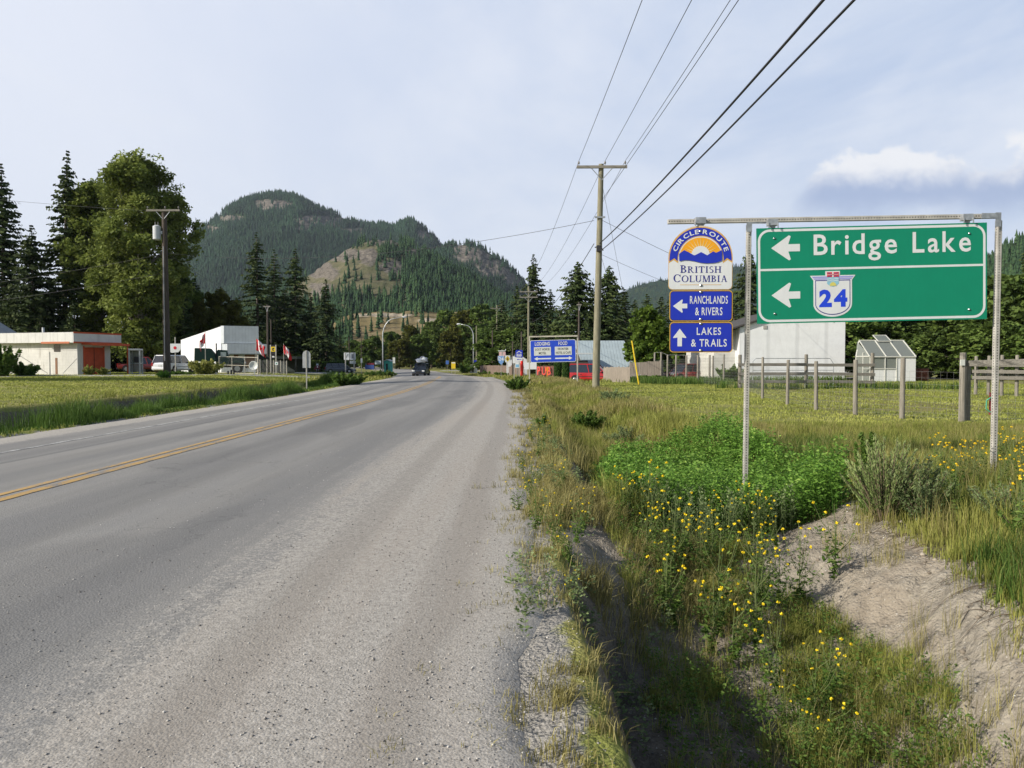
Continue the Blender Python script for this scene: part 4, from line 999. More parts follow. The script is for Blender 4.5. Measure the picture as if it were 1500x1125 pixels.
sunp = []
for k in range(0, 61):
    a = math.radians(4 + 172 * k / 60); R_ = (24 if (k // 2) % 2 == 0 else 15.5) ; sunp.append((CX - R_ * math.cos(a), 374 - R_ * math.sin(a) * .93))
for k in range(13):
    a0 = math.radians(8 + 164 * k / 12); w0 = .045
    B.poly(mb, [(CX - 11 * math.cos(a0 - w0 * 1.2), 373 - 11 * math.sin(a0 - w0 * 1.2)), (CX - 25 * math.cos(a0), 373 - 25 * math.sin(a0)), (CX - 11 * math.cos(a0 + w0 * 1.2), 373 - 11 * math.sin(a0 + w0 * 1.2))], 3.4, 4)
B.poly(mb, [(CX - 13.2 * math.cos(math.radians(a)), 374 - 13.2 * math.sin(math.radians(a))) for a in range(0, 181, 10)], 4.6, 0)
mount = [(996, 371.2), (1002.5, 366.5), (1006, 368.5), (1009, 369.8), (1017, 374.5), (1026.7, 369.5), (1035.5, 374.2), (1044, 368.5), (1048, 370.8), (1056, 366.8), (1056.8, 372)]
wave = [(1056.6, 382), (1050, 384.6), (1043, 385.6), (1034, 385.8), (1026, 385), (1018, 383), (1009, 381.3), (1002, 381.3), (995.4, 382.6), (994.9, 372.5)]
B.poly(mb, mount + wave, 5.8, 2)
B.poly(mb, [(997, 416.3), (1056, 416.3), (1056, 416.9), (997, 416.9)], 1.2, 1)
mb.build('emblem', [S_WHITE, S_GOLD, S_BLUE, S_ORANGE, sign_paint('sun_pale', (.72, .62, .30))], o)
mb = MB(); B.txt(mb, 'CIRCLE·ROUTE', CX - 46, CX + 46, 341.6 - 0, 348.0, 4.0, bold=.02, arc=(CX, CY, 35.6), gap=.02)
mb.build('arched_lettering', S_WHITE, o)
# serif capitals drawn from strokes (unit box, thick stems, thin joins, slab serifs)
def serif_glyph(c):
    T, t_ = .17, .07; out = []
    def stem(x, z0=0, z1=1, w_=T, s=True):
        out.append([(x - w_ / 2, z0), (x + w_ / 2, z0), (x + w_ / 2, z1), (x - w_ / 2, z1)])
        if s:
            for zz in (z0, z1 - .055): out.append([(x - w_ / 2 - .1, zz), (x + w_ / 2 + .1, zz), (x + w_ / 2 + .1, zz + .055), (x - w_ / 2 - .1, zz + .055)])
    def bar(x0, x1, z, h_=t_): out.append([(x0, z), (x1, z), (x1, z + h_), (x0, z + h_)])
    def arc_(cx, cz, rx, rz, a0, a1, wx=T, wz=t_, n=14):
        for k in range(n):
            a = math.radians(a0 + (a1 - a0) * k / n); b2 = math.radians(a0 + (a1 - a0) * (k + 1) / n)
            out.append([(cx + rx * math.cos(a), cz + rz * math.sin(a)), (cx + rx * math.cos(b2), cz + rz * math.sin(b2)), (cx + (rx - wx) * math.cos(b2), cz + (rz - wz) * math.sin(b2)), (cx + (rx - wx) * math.cos(a), cz + (rz - wz) * math.sin(a))])
    def diag(x0, z0, x1, z1, w_): out.append([(x0 - w_ / 2, z0), (x0 + w_ / 2, z0), (x1 + w_ / 2, z1), (x1 - w_ / 2, z1)])
    W_ = .8
    if c == 'B': stem(.18); arc_(.3, .76, .36, .24, -90, 90); arc_(.3, .27, .44, .27, -90, 90); bar(.18, .32, .93); bar(.18, .32, 0); bar(.18, .32, .47); W_ = .78
    elif c == 'R': stem(.18); arc_(.3, .75, .38, .25, -90, 90); bar(.18, .32, .93); bar(.18, .36, .5); diag(.78, 0, .42, .5, T); bar(.68, .94, 0, .055); W_ = .92
    elif c == 'I': stem(.2); W_ = .4
    elif c == 'T': stem(.42); bar(.0, .84, .93); out.append([(0, .74), (.05, .74), (.09, 1), (0, 1)]); out.append([(.79, .74), (.84, .74), (.84, 1), (.75, 1)]); W_ = .84
    elif c == 'S': arc_(.34, .74, .30, .26, 35, 270, .13, t_); arc_(.30, .26, .32, .28, 90, -145, .15, t_); W_ = .64
    elif c == 'H': stem(.18); stem(.78); bar(.2, .78, .47); W_ = .98
    elif c == 'C': arc_(.52, .5, .5, .52, 40, 320, .18, t_); out.append([(.86, .66), (.91, .66), (.91, .98), (.86, .98)]); W_ = .95
    elif c == 'O': arc_(.52, .5, .52, .52, 0, 360, .18, t_, 24); W_ = 1.04
    elif c == 'L': stem(.18); bar(.18, .72, 0); out.append([(.68, 0), (.74, 0), (.74, .26), (.70, .26)]); W_ = .74
    elif c == 'U': stem(.18, .3, 1, T, False); bar(.0, .36, .945, .055); bar(.66, .96, .945, .055); out.append([(.76, .3), (.83, .3), (.83, 1), (.76, 1)]); arc_(.46, .34, .37, .36, 180, 360, .15, t_); W_ = .96
    elif c == 'M': stem(.14, 0, 1, .07); stem(1.0); diag(.52, 0, .2, 1, T); diag(.56, 0, .92, 1, .07); W_ = 1.16
    elif c == 'A': diag(.16, 0, .46, 1, .07); diag(.80, 0, .48, 1, T); bar(.26, .7, .34, .06); bar(.02, .3, 0, .055); bar(.64, .96, 0, .055); W_ = .96
    return out, W_
def serif_text(mb, B, s, x0, x1, top, base_, lay, first_big=1.18):
    adv = 0; gl = []
    for i, c in enumerate(s):
        polys, wd = serif_glyph(c); sc = first_big if i == 0 else 1.0
        gl.append((polys, adv, sc)); adv += wd * sc + .14
    tot = adv - .14; hgt = (base_ - top)
    for polys, a, sc in gl:
        for q in polys:
            B.poly(mb, [(x0 + (a + x * sc) / tot * (x1 - x0), base_ - z * sc * hgt) for x, z in q], lay)
mb = MB(); serif_text(mb, B, 'BRITISH', 997, 1056, 390, 399.3, 1.4); mb.build('lettering', S_NAVY, o)
mb = MB(); serif_text(mb, B, 'COLUMBIA', 987, 1064.5, 403.2, 412.6, 1.4); mb.build('lettering', S_NAVY, o)
bolts(B, [(1025.5, 339.5), (1027, 417.5)], o, 2.0)
mb = MB(); x, z = B.p(1026, 324); mb.box((x, .03, z), (.14, .10, .085)); mb.box((x, .006, z - .06), (.09, .012, .09))
mb.box((x - .075, -.02, z - .05), (.012, .012, .05)); mb.build('hanger_clamp', M_GALV, o)

def blue_sign(name, label, y0, y1, lines, arrow):
    o, B = hung(name, label, 1026.8, (y0 + y1) / 2)
    mb = MB(); mb.prism([B.p(*q) for q in rrect(981.3, 1072.2, y0, y1, 5.5)], 0, -.003); mb.build('panel', S_GOLD, o)
    mb = MB(); B.poly(mb, rrect(982.3, 1071.2, y0 + 1.1, y1 - 1.1, 4.8), 0, 0); B.poly(mb, rrect(983.1, 1070.4, y0 + 1.9, y1 - 1.9, 4.2), 1, 1); mb.build('face', [S_DARK, S_BLUE], o)
    mb = MB(); B.poly(mb, arrow, 2.2); mb.build('arrow', S_WHITE, o)
    for (s, a, b_, top, base_) in lines:
        mb = MB(); B.txt(mb, s, a, b_, top, base_, 2.2, bold=.012, gap=.03); mb.build('lettering', S_WHITE, o)
    bolts(B, [(1026.5, y0 + 2.5), (1026.5, y1 - 3)], o, 2.0)
    return o
blue_sign('direction_sign', 'blue hanging sign reading Ranchlands & Rivers with a left arrow', 425.6, 470.4, [('RANCHLANDS', 1010.7, 1065.2, 433.8, 445.0), ('& RIVERS', 1018.3, 1057.6, 450.4, 461.6)],
          [(986.4, 448.3), (999.3, 438.8), (1000.4, 439.6), (999.2, 444.8), (1006.9, 444.8), (1006.9, 451.6), (999.2, 451.6), (1000.4, 457.2), (999.3, 458.0)])
blue_sign('direction_sign', 'lowest blue hanging sign reading Lakes & Trails with an upward arrow', 472.0, 516.0, [('LAKES', 1020.5, 1055.5, 480.0, 490.6), ('& TRAILS', 1012.4, 1063.9, 496.8, 507.6)],
          [(996.0, 481.5), (1005.6, 494.2), (1004.8, 495.2), (999.2, 494.4), (999.2, 507.2), (992.8, 507.2), (992.8, 494.4), (987.2, 495.2), (986.4, 494.2)])
mb = MB(); 
for py in (424.6, 471.2):
    c = P(1027, py, 9.945); mb.box((c.x, c.y, c.z), (.05, .012, .09))
tag(mb.build('hanging_strap', M_GALV), 'small grey straps joining the hanging tourist signs', 'strap')

# ------------------------------------------------------------------ lodging board
DL = 44.0; KL = DL / F
x0_, x1_ = X(775.6, DL), X(845.8, DL - .3)
fl = thing('sign_frame', 'thin pale steel frame holding the blue lodging and food board', 'sign frame', (x0_, DL, h1(x0_, DL)))
M_PALE = mat('pale_steel', (.46, .43, .36), .6, .2, var=.15, vscale=6)
for (px, D) in ((775.6, DL), (845.8, DL - .3)):
    x = X(px, D); zt = Z(px, 492.5, D); bb = h1(x, D); m_ = MB(); m_.box((x - fl.location.x, D - fl.location.y, (zt + bb - .3) / 2 - fl.location.z), (.075, .075, zt - bb + .3)); m_.build('post', M_PALE, fl)
m_ = MB(); a = Vector((x0_, DL - .075, Z(775.6, 493.3, DL))); b_ = Vector((x1_, DL - .375, Z(845.8, 492.3, DL))); m_.beam(a - fl.location, b_ - fl.location, .08, .08); m_.build('crossbar', M_PALE, fl)
cL = P(810, 514, DL - .22); B = Board(810, 514, KL * .995)
lo = thing('lodging_sign', 'blue board reading Lodging and Food with two white name panels', 'road sign', cL); lo.rotation_euler = (0, math.radians(-1.4), math.radians(-2))
mb = MB(); mb.prism([B.p(*q) for q in rrect(776.8, 843.2, 498, 530.4, 2)], 0, -.006); mb.build('panel', S_WHITE, lo)
mb = MB(); mb.prism([B.p(*q) for q in rrect(777.5, 842.5, 498.7, 529.7, 1.6)], -.008, -.012); mb.build('face', sign_paint('service_blue', (.022, .07, .52)), lo)
def far_text(B, mb, s, a, b_, top, base_, y=-.024, bold=.02, gap=.0):
    xx, z0 = B.p(a, base_); x2, z1 = B.p(b_, top); text_into(mb, s, xx, x2, z0, z1, y, bold, 0, gap=gap)
mb = MB(); far_text(B, mb, 'LODGING', 783.8, 805.8, 500.6, 505.8); far_text(B, mb, 'FOOD', 818.2, 831.2, 500.6, 505.8); mb.build('heading', S_WHITE, lo)
for (a, b_, l1, l2, i1, i2) in [(782.3, 807.0, 'LOST HORSE', 'MOTEL', 1.8, 7), (812.7, 837.3, 'FRONTIER', 'HOTEL & CAFE', 4.5, 1.5)]:
    mb = MB(); mb.prism([B.p(*q) for q in [(a, 508), (b_, 508), (b_, 520.4), (a, 520.4)]], -.014, -.018); pn = mb.build('name_panel', S_CREAM, lo)
    mb = MB(); far_text(B, mb, l1, a + i1, b_ - i1, 509.8, 513.0, -.022, .012); far_text(B, mb, l2, a + i2, b_ - i2, 515.2, 518.6, -.022, .012); mb.build('lettering', S_DARK, pn)
for (a, b_, s) in [(782.3, 807, -1), (813, 838, 1)]:
    cy = 525.0; tip, tail = (a, b_) if s < 0 else (b_, a); mb = MB()
    mb.prism([B.p(*q) for q in [(tip, cy), (tip - s * 5, cy - 2.7), (tip - s * 5, cy - .95), (tail, cy - .95), (tail, cy + .95), (tip - s * 5, cy + .95), (tip - s * 5, cy + 2.7)]], -.014, -.018); mb.build('arrow', S_WHITE, lo)

# ------------------------------------------------------------------ small roadside signs
M_SPOST = mat('sign_post_steel', (.40, .39, .35), .6, .3, var=.15)
def post_sign(name, label, px, D, ytop, ybot, wpx, panels, backed=False, pw=.05, cat='road sign', ground=True, rz=0, postpx=None):
    """panels: (shape, x0, x1, y0, y1, material, name) in photo px"""
    x = X(px, D); b0 = h1(x, D); o = thing(name, label, cat, (x, D, b0), rz)
    k = D / F; B = Board(px, HOR - (b0 - EYE) / D * F, k)
    for pp in (postpx or [px]):
        m_ = MB(); zt = B.p(0, ytop)[1]; xx = B.p(pp, 0)[0]; m_.box((xx, .03, (zt - .2) / 2), (pw, pw, zt + .2)); m_.build('post', M_SPOST, o)
    for i, (shape, a, b_, c, d, mm, nm) in enumerate(panels):
        m_ = MB(); y0 = -.004 - .006 * i
        if shape == 'r': q = rrect(a, b_, c, d, min(b_ - a, d - c) * .12, 3)
        elif shape == 'tomb': q = [(a, d), (b_, d)] + [((a + b_) / 2 + (b_ - a) / 2 * math.cos(math.radians(t_)), c + (b_ - a) * .55 - (b_ - a) * .55 * math.sin(math.radians(t_))) for t_ in range(0, 181, 15)]
        elif shape == 'd': q = [((a + b_) / 2, c), (b_, (c + d) / 2), ((a + b_) / 2, d), (a, (c + d) / 2)]
        elif shape == 's': q = [(a, c), (b_, c), (b_ - (b_ - a) * .08, c + (d - c) * .7), ((a + b_) / 2, d), (a + (b_ - a) * .08, c + (d - c) * .7)]
        m_.prism([B.p(*v) for v in q], y0, y0 - .004); m_.build(nm, mm, o)
    return o, B
M_BACK = mat('bare_sign_back', (.40, .41, .42), .45, .5, var=.12, vscale=5)
o, B = post_sign('road_sign', 'grey round-topped back of a sign on the left verge', 449, 45, 513.5, 566, 12, [('tomb', 443.2, 455.0, 513.4, 539.0, M_BACK, 'panel')])
m_ = MB(); m_.box((B.p(449, 0)[0], -.05, (B.p(0, 513)[1] - .2) / 2), (.05, .05, B.p(0, 513)[1] + .2)); m_.build('front_post', M_SPOST, o)
o, B = post_sign('bed_and_breakfast_sign', 'small blue B&B sign with a white house roof and arrow tab', 760.5, 58, 513, 557, 10, [('r', 755.2, 765.6, 512.8, 523.6, S_BLUE, 'panel'), ('r', 755.6, 765.2, 524.2, 528.6, S_WHITE, 'tab')])
m_ = MB(); far_text(B, m_, 'B&B', 756.8, 764, 518.2, 522.4, -.012, .03); q = [B.p(*v) for v in [(756.2, 517), (760.4, 514), (764.6, 517), (763.6, 517.3), (760.4, 515.2), (757.2, 517.3)]]; m_.prism(q, -.01, -.014); m_.build('lettering', S_WHITE, o)
m_ = MB(); m_.prism([B.p(*v) for v in [(757, 526.4), (759, 525.2), (759, 526), (764, 526), (764, 526.8), (759, 526.8), (759, 527.6)]], -.016, -.02); m_.build('arrow', S_BLUE, o)
post_sign('road_sign', 'plain thin steel post with a small white plate left of the B&B sign', 753, 55, 524, 560, 3, [('r', 751, 754.2, 522, 532, S_WHITE, 'panel')], pw=.06)
o, B = post_sign('route_marker', 'light blue route marker left of the gold square sign', 734, 84, 521, 545, 9, [('r', 729.3, 738.8, 521.2, 528.2, S_WHITE, 'panel'), ('s', 729.8, 738.3, 521.6, 534.5, sign_paint('marker_blue', (.16, .30, .55)), 'shield')])
m_ = MB(); far_text(B, m_, '24', 731, 737.2, 523.3, 528.3, -.018, .03); m_.build('numeral', S_WHITE, o)
o, B = post_sign('warning_sign', 'gold square sign with a dark symbol beside the blue route marker', 743.5, 84, 521, 545, 8, [('r', 739.8, 747.3, 520.6, 530.6, S_CREAM, 'panel'), ('d', 740.2, 746.9, 521.2, 530.0, sign_paint('gold_face', (.45, .32, .02)), 'face')])
m_ = MB(); m_.prism([B.p(*v) for v in [(742.2, 527), (743.5, 523.6), (744.9, 527)]], -.018, -.02); m_.build('symbol', S_DARK, o)
o, B = post_sign('business_sign', 'white and pink roadside business sign with a flat bar on top', 735.5, 104, 512, 541, 10, [('r', 731, 740.6, 515.4, 521.2, sign_paint('pinkish', (.62, .42, .42)), 'panel')], cat='sign', pw=.12)
m_ = MB(); m_.box((0, 0, B.p(0, 514)[1]), (1.1, .1, .12)); m_.box((.5, 0, B.p(0, 513)[1]), (.1, .1, .35)); m_.build('top_bar', S_WHITE, o)
post_sign('service_sign', 'small pale blue square plate beside the red pole', 757.5, 66, 531, 548, 7, [('r', 754.6, 761.4, 531.2, 539, S_WHITE, 'panel'), ('r', 755.4, 760.6, 533.8, 538, sign_paint('pale_blue', (.20, .42, .62)), 'face')])
post_sign('service_sign', 'small white tab sign in front of the brown board fence', 746, 86, 531, 545, 4, [('r', 743.8, 748.2, 531, 537, S_WHITE, 'panel')])
o, B = post_sign('sandwich_board', 'yellow sandwich board on the right verge by the bend', 664, 122, 531, 541, 8, [('r', 661, 667.2, 530.2, 540.0, S_YELLOW, 'panel'), ('r', 661.6, 666.8, 530.6, 532.2, S_WHITE, 'header')], cat='sign', postpx=[661.6, 666.6])
post_sign('road_sign', 'small blue sign far down the bend left of the yellow board', 655, 150, 528, 538, 4, [('r', 653, 657.4, 528.2, 533.6, sign_paint('far_blue', (.06, .14, .40)), 'panel')])
post_sign('blue_sign', 'dark blue sign at the foot of the right street lamp', 695.6, 150, 527.5, 541, 5, [('r', 693.8, 698, 527.5, 535, S_BLUE, 'panel')])
o, B = post_sign('billboard', 'white two-panel billboard above the parked minivan', 512.5, 117, 516, 548, 18, [('r', 503.8, 512.0, 516.5, 527.2, S_WHITE, 'panel'), ('r', 512.8, 521.0, 516.5, 527.2, S_WHITE, 'panel'), ('r', 512.4, 521.2, 528.6, 532.8, S_CREAM, 'lower_panel')], cat='billboard', pw=.15, postpx=[506, 518.6])
m_ = MB(); m_.prism([B.p(*v) for v in [(506, 524), (509.5, 518), (510.6, 518.6), (507.4, 524.6)]], -.026, -.03); m_.prism([B.p(*v) for v in [(515, 519), (519, 518.4), (517.4, 521), (519.2, 524.4), (515.4, 525)]], -.026, -.03); m_.build('picture', mat('grey_print', (.30, .30, .30)), o)
post_sign('marker_sign', 'small white plate on a thin post right of the minivan', 529.5, 100, 525, 549, 3, [('r', 528.2, 531, 525, 531.4, S_WHITE, 'panel')])
post_sign('banner_sign', 'low blue banner with a dark red top right of the minivan', 541, 120, 532, 546, 13, [('r', 534.8, 548, 534.6, 541.2, sign_paint('banner_blue', (.06, .10, .28)), 'panel'), ('r', 538, 548, 531.8, 534.4, sign_paint('banner_red', (.18, .03, .04)), 'header')], cat='sign', postpx=[536, 547])
post_sign('notice_board', 'pale notice board left of the teal box at the junction', 553.5, 130, 528, 541, 9, [('r', 549, 558, 528.4, 533.6, sign_paint('notice_pale', (.45, .52, .55)), 'panel')], cat='sign', postpx=[549.6, 557.4])
post_sign('notice_board', 'tall narrow cream panel beside the left street lamp', 577, 150, 523, 537, 4, [('r', 575.2, 578.8, 523.6, 532, S_CREAM, 'panel')], cat='sign', postpx=[575.8, 578.4])
# yellow hotel-style sign on the left
o, B = post_sign('yellow_sign', 'yellow and black square sign on a tall pole left of the right flag', 400, 74, 505, 548, 9, [('r', 395.8, 404.8, 505.2, 519.4, S_DARK, 'panel'), ('r', 396.8, 404.0, 507.8, 515, S_YELLOW, 'face'), ('r', 398.6, 402.2, 521.4, 523.6, S_WHITE, 'tab')], cat='sign', pw=.1, postpx=[396.3, 404.2])
m_ = MB(); m_.prism([B.p(*v) for v in [(399, 509.4), (402, 509.4), (402, 511), (400.2, 511.4), (402, 513.6), (399, 513.6)]], -.018, -.022); m_.build('symbol', S_DARK, o)
# ------------------------------------------------------------------ poles, lamps, wires
def wood_mat(name, lo, hi, sc=(14, 14, .7)):
    m = bpy.data.materials.new(name); m.use_nodes = True; t = NT(m.node_tree); b = t.n['Principled BSDF']
    tcn = t.node('ShaderNodeTexCoord'); n = t.noise(t.scale(tcn.outputs['Object'], sc), 2.5, 6, .65); n2 = t.noise(tcn.outputs['Object'], .5, 4, .6)
    c = t.mix(t.ramp(n, .3, .7), lo, hi); c = t.mix(t.math('MULTIPLY', t.ramp(n2, .45, .65), .4), c, tuple(v * .6 for v in hi))
    t.put(b.inputs['Base Color'], c); b.inputs['Roughness'].default_value = .92; b.inputs['Specular IOR Level'].default_value = .15
    bp = t.node('ShaderNodeBump'); bp.inputs['Strength'].default_value = .7; bp.inputs['Distance'].default_value = .02
    t.put(bp.inputs['Height'], n); t.put(b.inputs['Normal'], bp.outputs[0]); return m
M_POLE = wood_mat('weathered_green_pole', (.16, .15, .105), (.30, .28, .20)); M_POLED = wood_mat('dark_brown_pole', (.055, .045, .04), (.12, .10, .085))
M_ARM = wood_mat('crossarm_wood', (.16, .15, .13), (.32, .30, .26), (.7, 14, 14)); M_INS = mat('porcelain', (.20, .19, .18), .3); M_WIRE = mat('wire_black', (.035, .035, .04), .6); M_TRANS = mat('transformer_grey', (.52, .54, .56), .4, var=.06)
M_STEEL = mat('lamp_steel', (.52, .54, .55), .4, .4, var=.06)
def pole(name, label, px, D, pytop, arms=(), mm=M_POLE, r=.16, lean=0.0, group=None, arm_rot=0.0, pins=True):
    x = X(px, D); b0 = h1(x, D); top = htree(pytop, D, b0)
    o = thing(name, label, 'utility pole', (x, D, b0), 0, group)
    m = MB(); m.tube([(lean * t * top, 0, t * top - (.4 if t == 0 else 0)) for t in (0, .25, .5, .75, 1)], [r * (1.08 - .38 * t) for t in (0, .25, .5, .75, 1)], 14); m.build('pole', mm, o, smooth=True, auto=40)
    ends = []
    for (py, L, off) in arms:
        z = htree(py, D, b0); m = MB(); c = Vector((lean * top + off, -.16, z)); d = Vector((math.cos(arm_rot), math.sin(arm_rot), 0)) * L / 2
        m.beam(c - d, c + d, .10, .13); am = m.build('crossarm', M_ARM, o, bevel=.008)
        m = MB()
        for s in (-1, 1): m.beam(c + d * s * .42 + Vector((0, -.02, -.06)), c + Vector((0, .02, -.62)), .02, .035)
        m.build('brace', M_GALV, o)
        if pins:
            for s in (-.92, .12, .92):
                m = MB(); q = c + d * s; m.tube([q + Vector((0, 0, .06)), q + Vector((0, 0, .16))], .015, 6); m.tube([q + Vector((0, 0, .14)), q + Vector((0, 0, .18)), q + Vector((0, 0, .24)), q + Vector((0, 0, .28))], [.03, .055, .04, .02], 8); m.build('insulator', M_INS, o, smooth=True)
                ends.append(Vector(o.location) + q + Vector((0, 0, .28)))
    return o, ends, top
def wire(name, label, p, q, sag=.4, r=.008, n=24, group=None):
    p = Vector(p); q = Vector(q); m = MB()
    m.tube([p.lerp(q, t / n) - Vector((0, 0, sag * 4 * (t / n) * (1 - t / n))) for t in range(n + 1)], r, 5)
    o = m.build(name, M_WIRE, smooth=True); return tag(o, label, 'wire', group)

D1 = 35.0
p1, e1, h_1 = pole('utility_pole', 'nearest greenish wooden power pole on the right with a single crossarm', 872.5, D1, 244, [(249, 2.42, .02)], M_POLE, .175, lean=.021)
x1_ = p1.location.x; tp = p1.location + Vector((.021 * h_1, 0, h_1))
m = MB(); c = Vector((.021 * 6, -.17, htree(366, D1, p1.location.z))); m.box(c, (.22, .2, .28)); m.tube([c + Vector((-.2, 0, .05)), c + Vector((.05, -.1, .1)), c + Vector((.2, 0, -.1))], .03, 6); m.build('cable_clamp', M_WIRE, p1)
m = MB(); m.box((.021 * 8, -.16, htree(321, D1, p1.location.z)), (.5, .06, .08)); m.build('wire_bracket', M_GALV, p1)
P0 = Vector((4.75, -16, 10.6))
G1 = 'thin overhead power wires running along the right verge'
# wires towards the camera side
wire('power_line', 'leftmost thin wire rising over the road from the near pole', e1[0], P0 + Vector((-1.1, 0, .2)), .45, .010)
wire('power_line', 'second thin wire rising from the middle of the near crossarm', e1[1], P0 + Vector((.12, 0, .2)), .45, .010)
wire('power_line', 'third thin wire rising from the right end of the near crossarm', e1[2], P0 + Vector((1.1, 0, .2)), .45, .010)
wire('power_line', 'fourth thin wire rising from below the near crossarm', Vector((x1_ + .3, D1, Z(893, 292, D1))), P0 + Vector((1.25, 0, -.6)), .25, .010)
zc1, zc2 = Z(880, 357, D1), Z(880, 369, D1)
wire('power_line', 'upper thick black cable sweeping up to the top right', Vector((x1_ + .16, D1, zc1)), Vector((4.75, -16, 7.35)), .65, .024, 40)
wire('power_line', 'lower thick black cable sweeping up to the top right', Vector((x1_ + .16, D1, zc2)), Vector((4.95, -16, 7.05)), .65, .020, 40)
# poles along the right verge further on
p2, e2, _ = pole('utility_pole', 'second wooden power pole with two crossarms behind the lodging board', 774.3, 92, 420, [(428, 2.3, 0), (436, 2.3, 0)], M_POLE, .17, lean=.0)
p3, e3, _ = pole('utility_pole', 'grey power pole with a wide crossarm beyond the second pole', 728, 128, 447, [(452, 2.3, 0)], M_POLE, .17)
p4, e4, _ = pole('utility_pole', 'slim grey pole right behind the right street lamp', 698, 158, 477, [], M_POLE, .16)
pole('utility_pole', 'brown bare pole rising over the brown board fence', 721.5, 118, 484, [], M_POLED, .16)
pole('utility_pole', 'brown bare pole standing above the red post', 764, 90, 486, [], M_POLED, .13)
pole('utility_pole', 'short dark pole left of the blue B&B sign', 751, 94, 500, [], M_POLED, .12)
pole('utility_pole', 'dark pole between the two broad firs on the right', 848, 74, 443, [(447, .5, 0)], M_POLED, .13, pins=False)
p5, e5, _ = pole('utility_pole', 'thin dark pole left of the yellow and black sign', 392.5, 84, 446, [(449, .8, 0)], M_POLED, .13, pins=False)
p5b, _, _ = pole('utility_pole', 'slim dark pole with a lantern beside the yellow and black sign', 397.5, 78, 468, [], M_POLED, .08)
pole('utility_pole', 'thin black pole behind the parked minivan', 511.6, 126, 494, [], M_POLED, .11)
pole('utility_pole', 'faint thin pole right of the parked minivan', 529.3, 180, 480, [], M_POLED, .10)
p6, e6, h6 = pole('utility_pole', 'dark brown power pole with transformer in front of the huge cottonwood', 244.5, 49, 307, [(309, 2.3, 0)], M_POLED, .23, lean=-.002)
x6 = p6.location.x
m = MB(); c = Vector((-.50, -.12, htree(341, 49, p6.location.z))); m.tube([c + Vector((0, 0, -.5)), c + Vector((0, 0, -.46)), c + Vector((0, 0, .42)), c + Vector((0, 0, .5))], [.20, .25, .25, .12], 16); tr_ = m.build('transformer', M_TRANS, p6, smooth=True, auto=40)
m = MB(); [m.tube([c + Vector((s, 0, .48)), c + Vector((s, 0, .72))], .03, 6) for s in (-.1, .1)]; m.build('bushing', M_INS, tr_)
m = MB(); m.beam((0, -.1, htree(341, 49, p6.location.z)), c, .08, .2); m.build('bracket', M_GALV, p6)
m = MB(); m.tube([(0, -.28, 1.2), (0, -.25, 9)], .025, 6); m.build('ground_wire', M_GALV, p6)
wire('service_wire', 'long wire crossing high over the road between the near pole and the left pole', Vector((x1_ - .1, D1, Z(872, 323, D1))), Vector((x6 + .2, 49, Z(250, 371, 49))), .95, .011, 40)
wire('service_wire', 'wire dropping right from the near pole behind the round-topped sign', Vector((x1_ + .25, D1, Z(884, 322, D1))), Vector((19, 44, 3.9)), .25, .010)
wire('service_wire', 'faint wire from the near pole down to the white barn', Vector((x1_ + .2, D1, Z(880, 372, D1))), Vector((22, 60, 5.3)), .5, .008)
for k, (e, l_) in enumerate(zip(e1, ('left', 'middle', 'right'))):
    wire('power_line', f'{l_} thin wire from the near pole down to the second pole', e, e2[k], 1.2, .010, group=G1)
wire('power_line', 'lower cable from the near pole down to the second pole', Vector((x1_ - .1, D1, zc1)), p2.location + Vector((0, 0, 7.0)), 1.0, .018)
for k, l_ in enumerate(('left', 'middle', 'right')):
    wire('power_line', f'{l_} thin wire between the second and third poles', e2[k], e3[k], .7, .011, group=G1)
wire('guy_wire', 'steeper stay wire dropping right from the near pole top', Vector((x1_ + .25, D1, Z(886, 265, D1))), Vector((X(940, 45), 45, h1(X(940, 45), 45))), 0, .008)
wire('guy_wire', 'lower stay wire dropping right from the near pole', Vector((x1_ + .2, D1, Z(880, 370, D1))), Vector((X(936, 45), 45, h1(X(936, 45), 45))), 0, .008)
# wires on the left
wire('service_wire', 'thin wire crossing the sky above the left-edge firs', Vector((x6 - 1, 49, Z(232, 309, 49))), Vector((-75, 66, Z(-60, 232, 66))), .6, .010)
wire('service_wire', 'upper dark wire sagging across the left firs', Vector((x6 - .1, 49, Z(242, 372, 49))), Vector((-75, 70, Z(-60, 440, 70))), .8, .012)
wire('service_wire', 'lower dark wire sagging across the left firs', Vector((x6 - .1, 49, Z(242, 400, 49))), Vector((-75, 70, Z(-60, 464, 70))), .8, .012)
for a_, b_, l_ in [(449, 457, 'upper'), (466, 474, 'lower')]:
    wire('service_wire', f'{l_} far wire strung across the junction to the left', Vector((X(392.5, 84), 84, Z(392, a_, 84))), Vector((X(728, 128), 128, Z(728, b_, 128))), 1.0, .016, 40)
wire('service_wire', 'wire from the left power pole to the thin dark pole', Vector((x6 + .2, 49, Z(246, 372, 49))), Vector((X(392.5, 84), 84, Z(392, 449, 84))), .5, .012)
wire('service_wire', 'far wire from the pole behind the lodging board leading right', p2.location + Vector((0, 0, 7.4)), Vector((X(900, 90), 90, Z(900, 448, 90))), .5, .012)
# guy wire with yellow guard
D_ = 48; xg = X(936, D_)
o = thing('guy_wire_guard', 'bright yellow slanted guy wire guard in front of the metal roof', 'guy guard', (xg, D_, h1(xg, D_)))
m = MB(); m.tube([(0, 0, 0), (X(925.5, D_) - xg, 0, Z(925.5, 499, D_) - o.location.z)], .05, 8); m.build('sleeve', sign_paint('guard_yellow', (.70, .50, .03)), o)
m = MB(); m.tube([(0.02, 0, -.2), (0, 0, .05)], .03, 6); m.build('anchor_rod', M_GALV, o)

